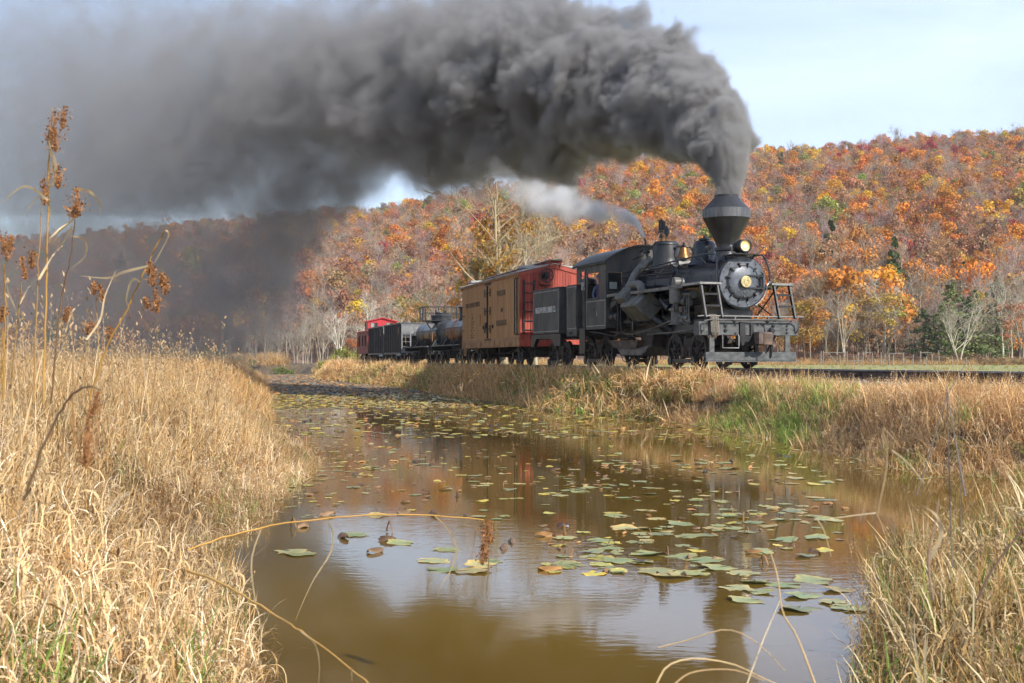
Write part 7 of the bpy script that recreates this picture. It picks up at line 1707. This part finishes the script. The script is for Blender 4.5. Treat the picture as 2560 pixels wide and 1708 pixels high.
stalk('thick brown dead stem leaning through the near right grass', [(2330, 1500), (2318, 1400), (2335, 1310), (2345, 1250)], 2.5, 2.6, .006, (.30, .20, .13), [[(2320, 1400), (2350, 1340), (2340, 1290), (2300, 1260)]], .005)

# ------------------------------------------------------------------ smoke and steam
def volume_mat(name, col, dens=1.0, aniso=.0):
    m = bpy.data.materials.new(name); m.use_nodes = True; N = m.node_tree.nodes; L = m.node_tree.links; N.clear()
    o = N.new('ShaderNodeOutputMaterial'); v = N.new('ShaderNodeVolumePrincipled'); v.inputs['Color'].default_value = (*col, 1); v.inputs['Density'].default_value = dens
    v.inputs['Density Attribute'].default_value = 'density'; v.inputs['Anisotropy'].default_value = aniso; L.new(v.outputs[0], o.inputs['Volume']); return m
def plume(name, pts, material, voxel, lo, hi, noise_a, puff_scale, label, cat, origin, yaw, soft=.55, kind=None):
    """pts: (x, y, z, radius, density) world; a fog volume grown round them by geometry nodes in the box lo..hi of the plume's own frame"""
    Mx = Matrix.Translation(origin) @ Matrix.Rotation(yaw, 4, 'Z'); inv = Mx.inverted()
    P = np.array(pts, float); loc3 = np.array([tuple(inv @ Vector(p[:3])) for p in P])
    me = bpy.data.meshes.new(name); me.vertices.add(len(P)); me.vertices.foreach_set('co', loc3.astype(np.float32).ravel())
    me.attributes.new('rad', 'FLOAT', 'POINT').data.foreach_set('value', P[:, 3].astype(np.float32)); me.attributes.new('den', 'FLOAT', 'POINT').data.foreach_set('value', P[:, 4].astype(np.float32))
    me.materials.append(material); o = put(name, me); o.matrix_world = Mx; tag(o, label, cat, None, kind)
    g = bpy.data.node_groups.new(name, 'GeometryNodeTree'); g.interface.new_socket('Geometry', in_out='INPUT', socket_type='NodeSocketGeometry'); g.interface.new_socket('Geometry', in_out='OUTPUT', socket_type='NodeSocketGeometry')
    N, L = g.nodes, g.links; gi, go = N.new('NodeGroupInput'), N.new('NodeGroupOutput')
    pos = N.new('GeometryNodeInputPosition').outputs[0]
    def math_(op, a, b=None, c=None, clamp=False):
        n = N.new('ShaderNodeMath'); n.operation = op; n.use_clamp = clamp
        for i, q in enumerate((a, b, c)):
            if q is None: continue
            if isinstance(q, (int, float)): n.inputs[i].default_value = q
            else: L.new(q, n.inputs[i])
        return n.outputs[0]
    def samp(attr, ty, idx):
        a = N.new('GeometryNodeInputNamedAttribute'); a.data_type = 'FLOAT'; a.inputs[0].default_value = attr or ''
        s = N.new('GeometryNodeSampleIndex'); s.data_type = ty; s.domain = 'POINT'; L.new(gi.outputs[0], s.inputs['Geometry'])
        L.new(a.outputs[0] if attr else pos, s.inputs['Value']); L.new(idx, s.inputs['Index']); return s.outputs[0]
    # slow warp of space, then the nearest axis point
    w1 = N.new('ShaderNodeTexNoise'); w1.inputs['Scale'].default_value = puff_scale * .55; w1.inputs['Detail'].default_value = 1; L.new(pos, w1.inputs['Vector'])
    wv = N.new('ShaderNodeVectorMath'); wv.operation = 'SUBTRACT'; L.new(w1.outputs['Color'], wv.inputs[0]); wv.inputs[1].default_value = (.5, .5, .5)
    near = N.new('GeometryNodeSampleNearest'); near.domain = 'POINT'; L.new(gi.outputs[0], near.inputs[0]); L.new(pos, near.inputs[1]); idx = near.outputs[0]
    c, r, dn = samp(None, 'FLOAT_VECTOR', idx), samp('rad', 'FLOAT', idx), samp('den', 'FLOAT', idx)
    ws = N.new('ShaderNodeVectorMath'); ws.operation = 'SCALE'; L.new(wv.outputs[0], ws.inputs[0]); L.new(math_('MULTIPLY', r, .9), ws.inputs['Scale'])
    pw = N.new('ShaderNodeVectorMath'); pw.operation = 'ADD'; L.new(pos, pw.inputs[0]); L.new(ws.outputs[0], pw.inputs[1])
    df = N.new('ShaderNodeVectorMath'); df.operation = 'DISTANCE'; L.new(pw.outputs[0], df.inputs[0]); L.new(c, df.inputs[1])
    dn_ = math_('DIVIDE', df.outputs['Value'], r)
    # billows: rounded cells at three sizes with finer breakup
    def vor(sc, seed):
        ad = N.new('ShaderNodeVectorMath'); ad.operation = 'ADD'; L.new(pw.outputs[0], ad.inputs[0]); ad.inputs[1].default_value = (seed, seed * .7, 0)
        v = N.new('ShaderNodeTexVoronoi'); v.feature = 'F1'; v.inputs['Scale'].default_value = sc; L.new(ad.outputs[0], v.inputs['Vector']); return math_('SUBTRACT', .75, v.outputs['Distance'])
    nf = N.new('ShaderNodeTexNoise'); nf.inputs['Scale'].default_value = puff_scale * 2.2; nf.inputs['Detail'].default_value = 5; nf.inputs['Roughness'].default_value = .66; L.new(pos, nf.inputs['Vector'])
    b = math_('ADD', math_('MULTIPLY', vor(puff_scale, 0), .85), math_('MULTIPLY', vor(puff_scale * 2.4, 9), .50))
    b = math_('ADD', b, math_('MULTIPLY', math_('SUBTRACT', nf.outputs[0], .5), 1.25))
    val = math_('ADD', math_('SUBTRACT', .92, dn_), math_('MULTIPLY', b, noise_a))
    sm = N.new('ShaderNodeMapRange'); sm.interpolation_type = 'SMOOTHSTEP'; sm.inputs['From Min'].default_value = 0; L.new(val, sm.inputs['Value'])
    if soft is None:
        sf = N.new('ShaderNodeMapRange'); sf.inputs['From Min'].default_value = .08; sf.inputs['From Max'].default_value = 1.9; sf.inputs['To Min'].default_value = .75; sf.inputs['To Max'].default_value = .08; L.new(dn, sf.inputs['Value']); L.new(sf.outputs[0], sm.inputs['From Max'])
    else: sm.inputs['From Max'].default_value = soft
    mod = N.new('ShaderNodeTexNoise'); mod.inputs['Scale'].default_value = puff_scale * .8; mod.inputs['Detail'].default_value = 3; L.new(pw.outputs[0], mod.inputs['Vector'])
    mr = N.new('ShaderNodeMapRange'); mr.inputs['From Min'].default_value = .36; mr.inputs['From Max'].default_value = .64; mr.inputs['To Min'].default_value = .25; mr.inputs['To Max'].default_value = 1.5; L.new(mod.outputs[0], mr.inputs['Value'])
    dens = math_('MULTIPLY', math_('MULTIPLY', sm.outputs[0], dn), mr.outputs[0])
    vc = N.new('GeometryNodeVolumeCube'); L.new(dens, vc.inputs['Density'])
    vc.inputs['Min'].default_value = lo; vc.inputs['Max'].default_value = hi
    for k, nm in enumerate(('Resolution X', 'Resolution Y', 'Resolution Z')): vc.inputs[nm].default_value = max(8, int((hi[k] - lo[k]) / voxel))
    sm_ = N.new('GeometryNodeSetMaterial'); sm_.inputs['Material'].default_value = material
    L.new(vc.outputs[0], sm_.inputs[0]); L.new(sm_.outputs[0], go.inputs[0])
    o.modifiers.new('fog', 'NODES').node_group = g; return o
def axis(ctrl, step=.3):
    """ctrl: (px, y, d, radius in px, density per metre) -> dense axis points"""
    Cc = np.array([[*at(c[0], c[2], c[1]), c[3] / FPX * c[2], c[4]] for c in ctrl]); out = []
    Q = bez(Cc[:, :3], 400); T = np.linspace(0, len(Cc) - 1, 400); last = None
    for i in range(400):
        rd = float(np.interp(T[i], range(len(Cc)), Cc[:, 3])); de = float(np.exp(np.interp(T[i], range(len(Cc)), np.log(Cc[:, 4]))))
        if last is None or np.linalg.norm(Q[i] - last) > max(.05, rd * .10): out.append((*Q[i], rd, de)); last = Q[i]
    return out
main = axis([(1815, 505, 35.8, 26, 20), (1820, 460, 35.9, 33, 16), (1822, 405, 36.2, 50, 11), (1800, 345, 37, 74, 8), (1750, 288, 38.8, 98, 5.5), (1660, 246, 41.6, 128, 4), (1550, 222, 45, 160, 2.8), (1400, 216, 49.5, 200, 1.9), (1200, 222, 55, 236, 1.25), (1000, 245, 60, 275, .75), (800, 275, 65, 305, .46), (600, 320, 70, 365, .25), (380, 360, 76, 430, .16), (120, 380, 83, 480, .12), (-250, 390, 90, 500, .10)])
low = axis([(930, 415, 62, 84, .7), (810, 470, 64, 100, .75), (735, 545, 65.5, 112, .62), (665, 630, 67.5, 138, .42), (600, 715, 70, 185, .28), (510, 740, 73, 290, .15), (360, 730, 77, 350, .115), (150, 690, 84, 380, .10), (-150, 670, 90, 400, .09)])
v1 = volume_mat('coal_smoke', (.49, .475, .465), 1.0, .1)
org = Vector((6.0, 35.7, 4.8)); far_ = at(200, 81); yaw = math.atan2(far_.y - org.y, far_.x - org.x)
sm1 = plume('smoke_plume', main + low, v1, .105, (-3.5, -8, -1.5), (17, 8.5, 14), .55, .80, 'thick grey coal smoke pouring back from the locomotive smokestack', 'smoke', org, yaw, None, 'stuff')
sm2 = plume('smoke_tail', main + low, v1, .22, (17, -14, -7), (68, 16, 24), .55, .80, None, None, org, yaw, None, 'stuff')
sm2.parent = sm1; sm2.matrix_parent_inverse = sm1.matrix_world.inverted()
v2 = volume_mat('white_steam', (.985, .985, .99), 1.0, .1)
jet = axis([(1608, 588, 39.9, 5, 30), (1590, 560, 40, 11, 16), (1560, 540, 40.2, 19, 8), (1510, 528, 40.6, 28, 5), (1450, 520, 41, 38, 3.2), (1390, 510, 41.5, 46, 2.4), (1330, 490, 42, 44, 1.2), (1285, 466, 42.4, 38, .5), (1250, 440, 42.8, 34, .2), (1235, 410, 43, 30, .08)])
o0 = Vector(jet[0][:3]); e0 = Vector(jet[-1][:3]); yaw2 = math.atan2(e0.y - o0.y, e0.x - o0.x)
plume('steam_plume', jet, v2, .06, (-.4, -1.3, -.6), (6.6, 1.3, 3.6), .6, 1.5, 'wisp of white steam blowing back from the jet pipe above the cab', 'steam', o0, yaw2, .6, 'stuff')

# ------------------------------------------------------------------ air between here and the far hillside
hz = MB().box(-520, 560, -60, 900, -4.0, 140).build('haze', None, None, smooth=False)
hm = bpy.data.materials.new('valley_air'); hm.use_nodes = True; hn = hm.node_tree.nodes; hn.clear()
ho = hn.new('ShaderNodeOutputMaterial'); hv = hn.new('ShaderNodeVolumePrincipled'); hv.inputs['Color'].default_value = (.86, .88, .95, 1); hv.inputs['Density'].default_value = .00017; hv.inputs['Anisotropy'].default_value = .2
hm.node_tree.links.new(hv.outputs[0], ho.inputs['Volume']); hz.data.materials.append(hm); tag(hz, None, None, None, 'stuff')
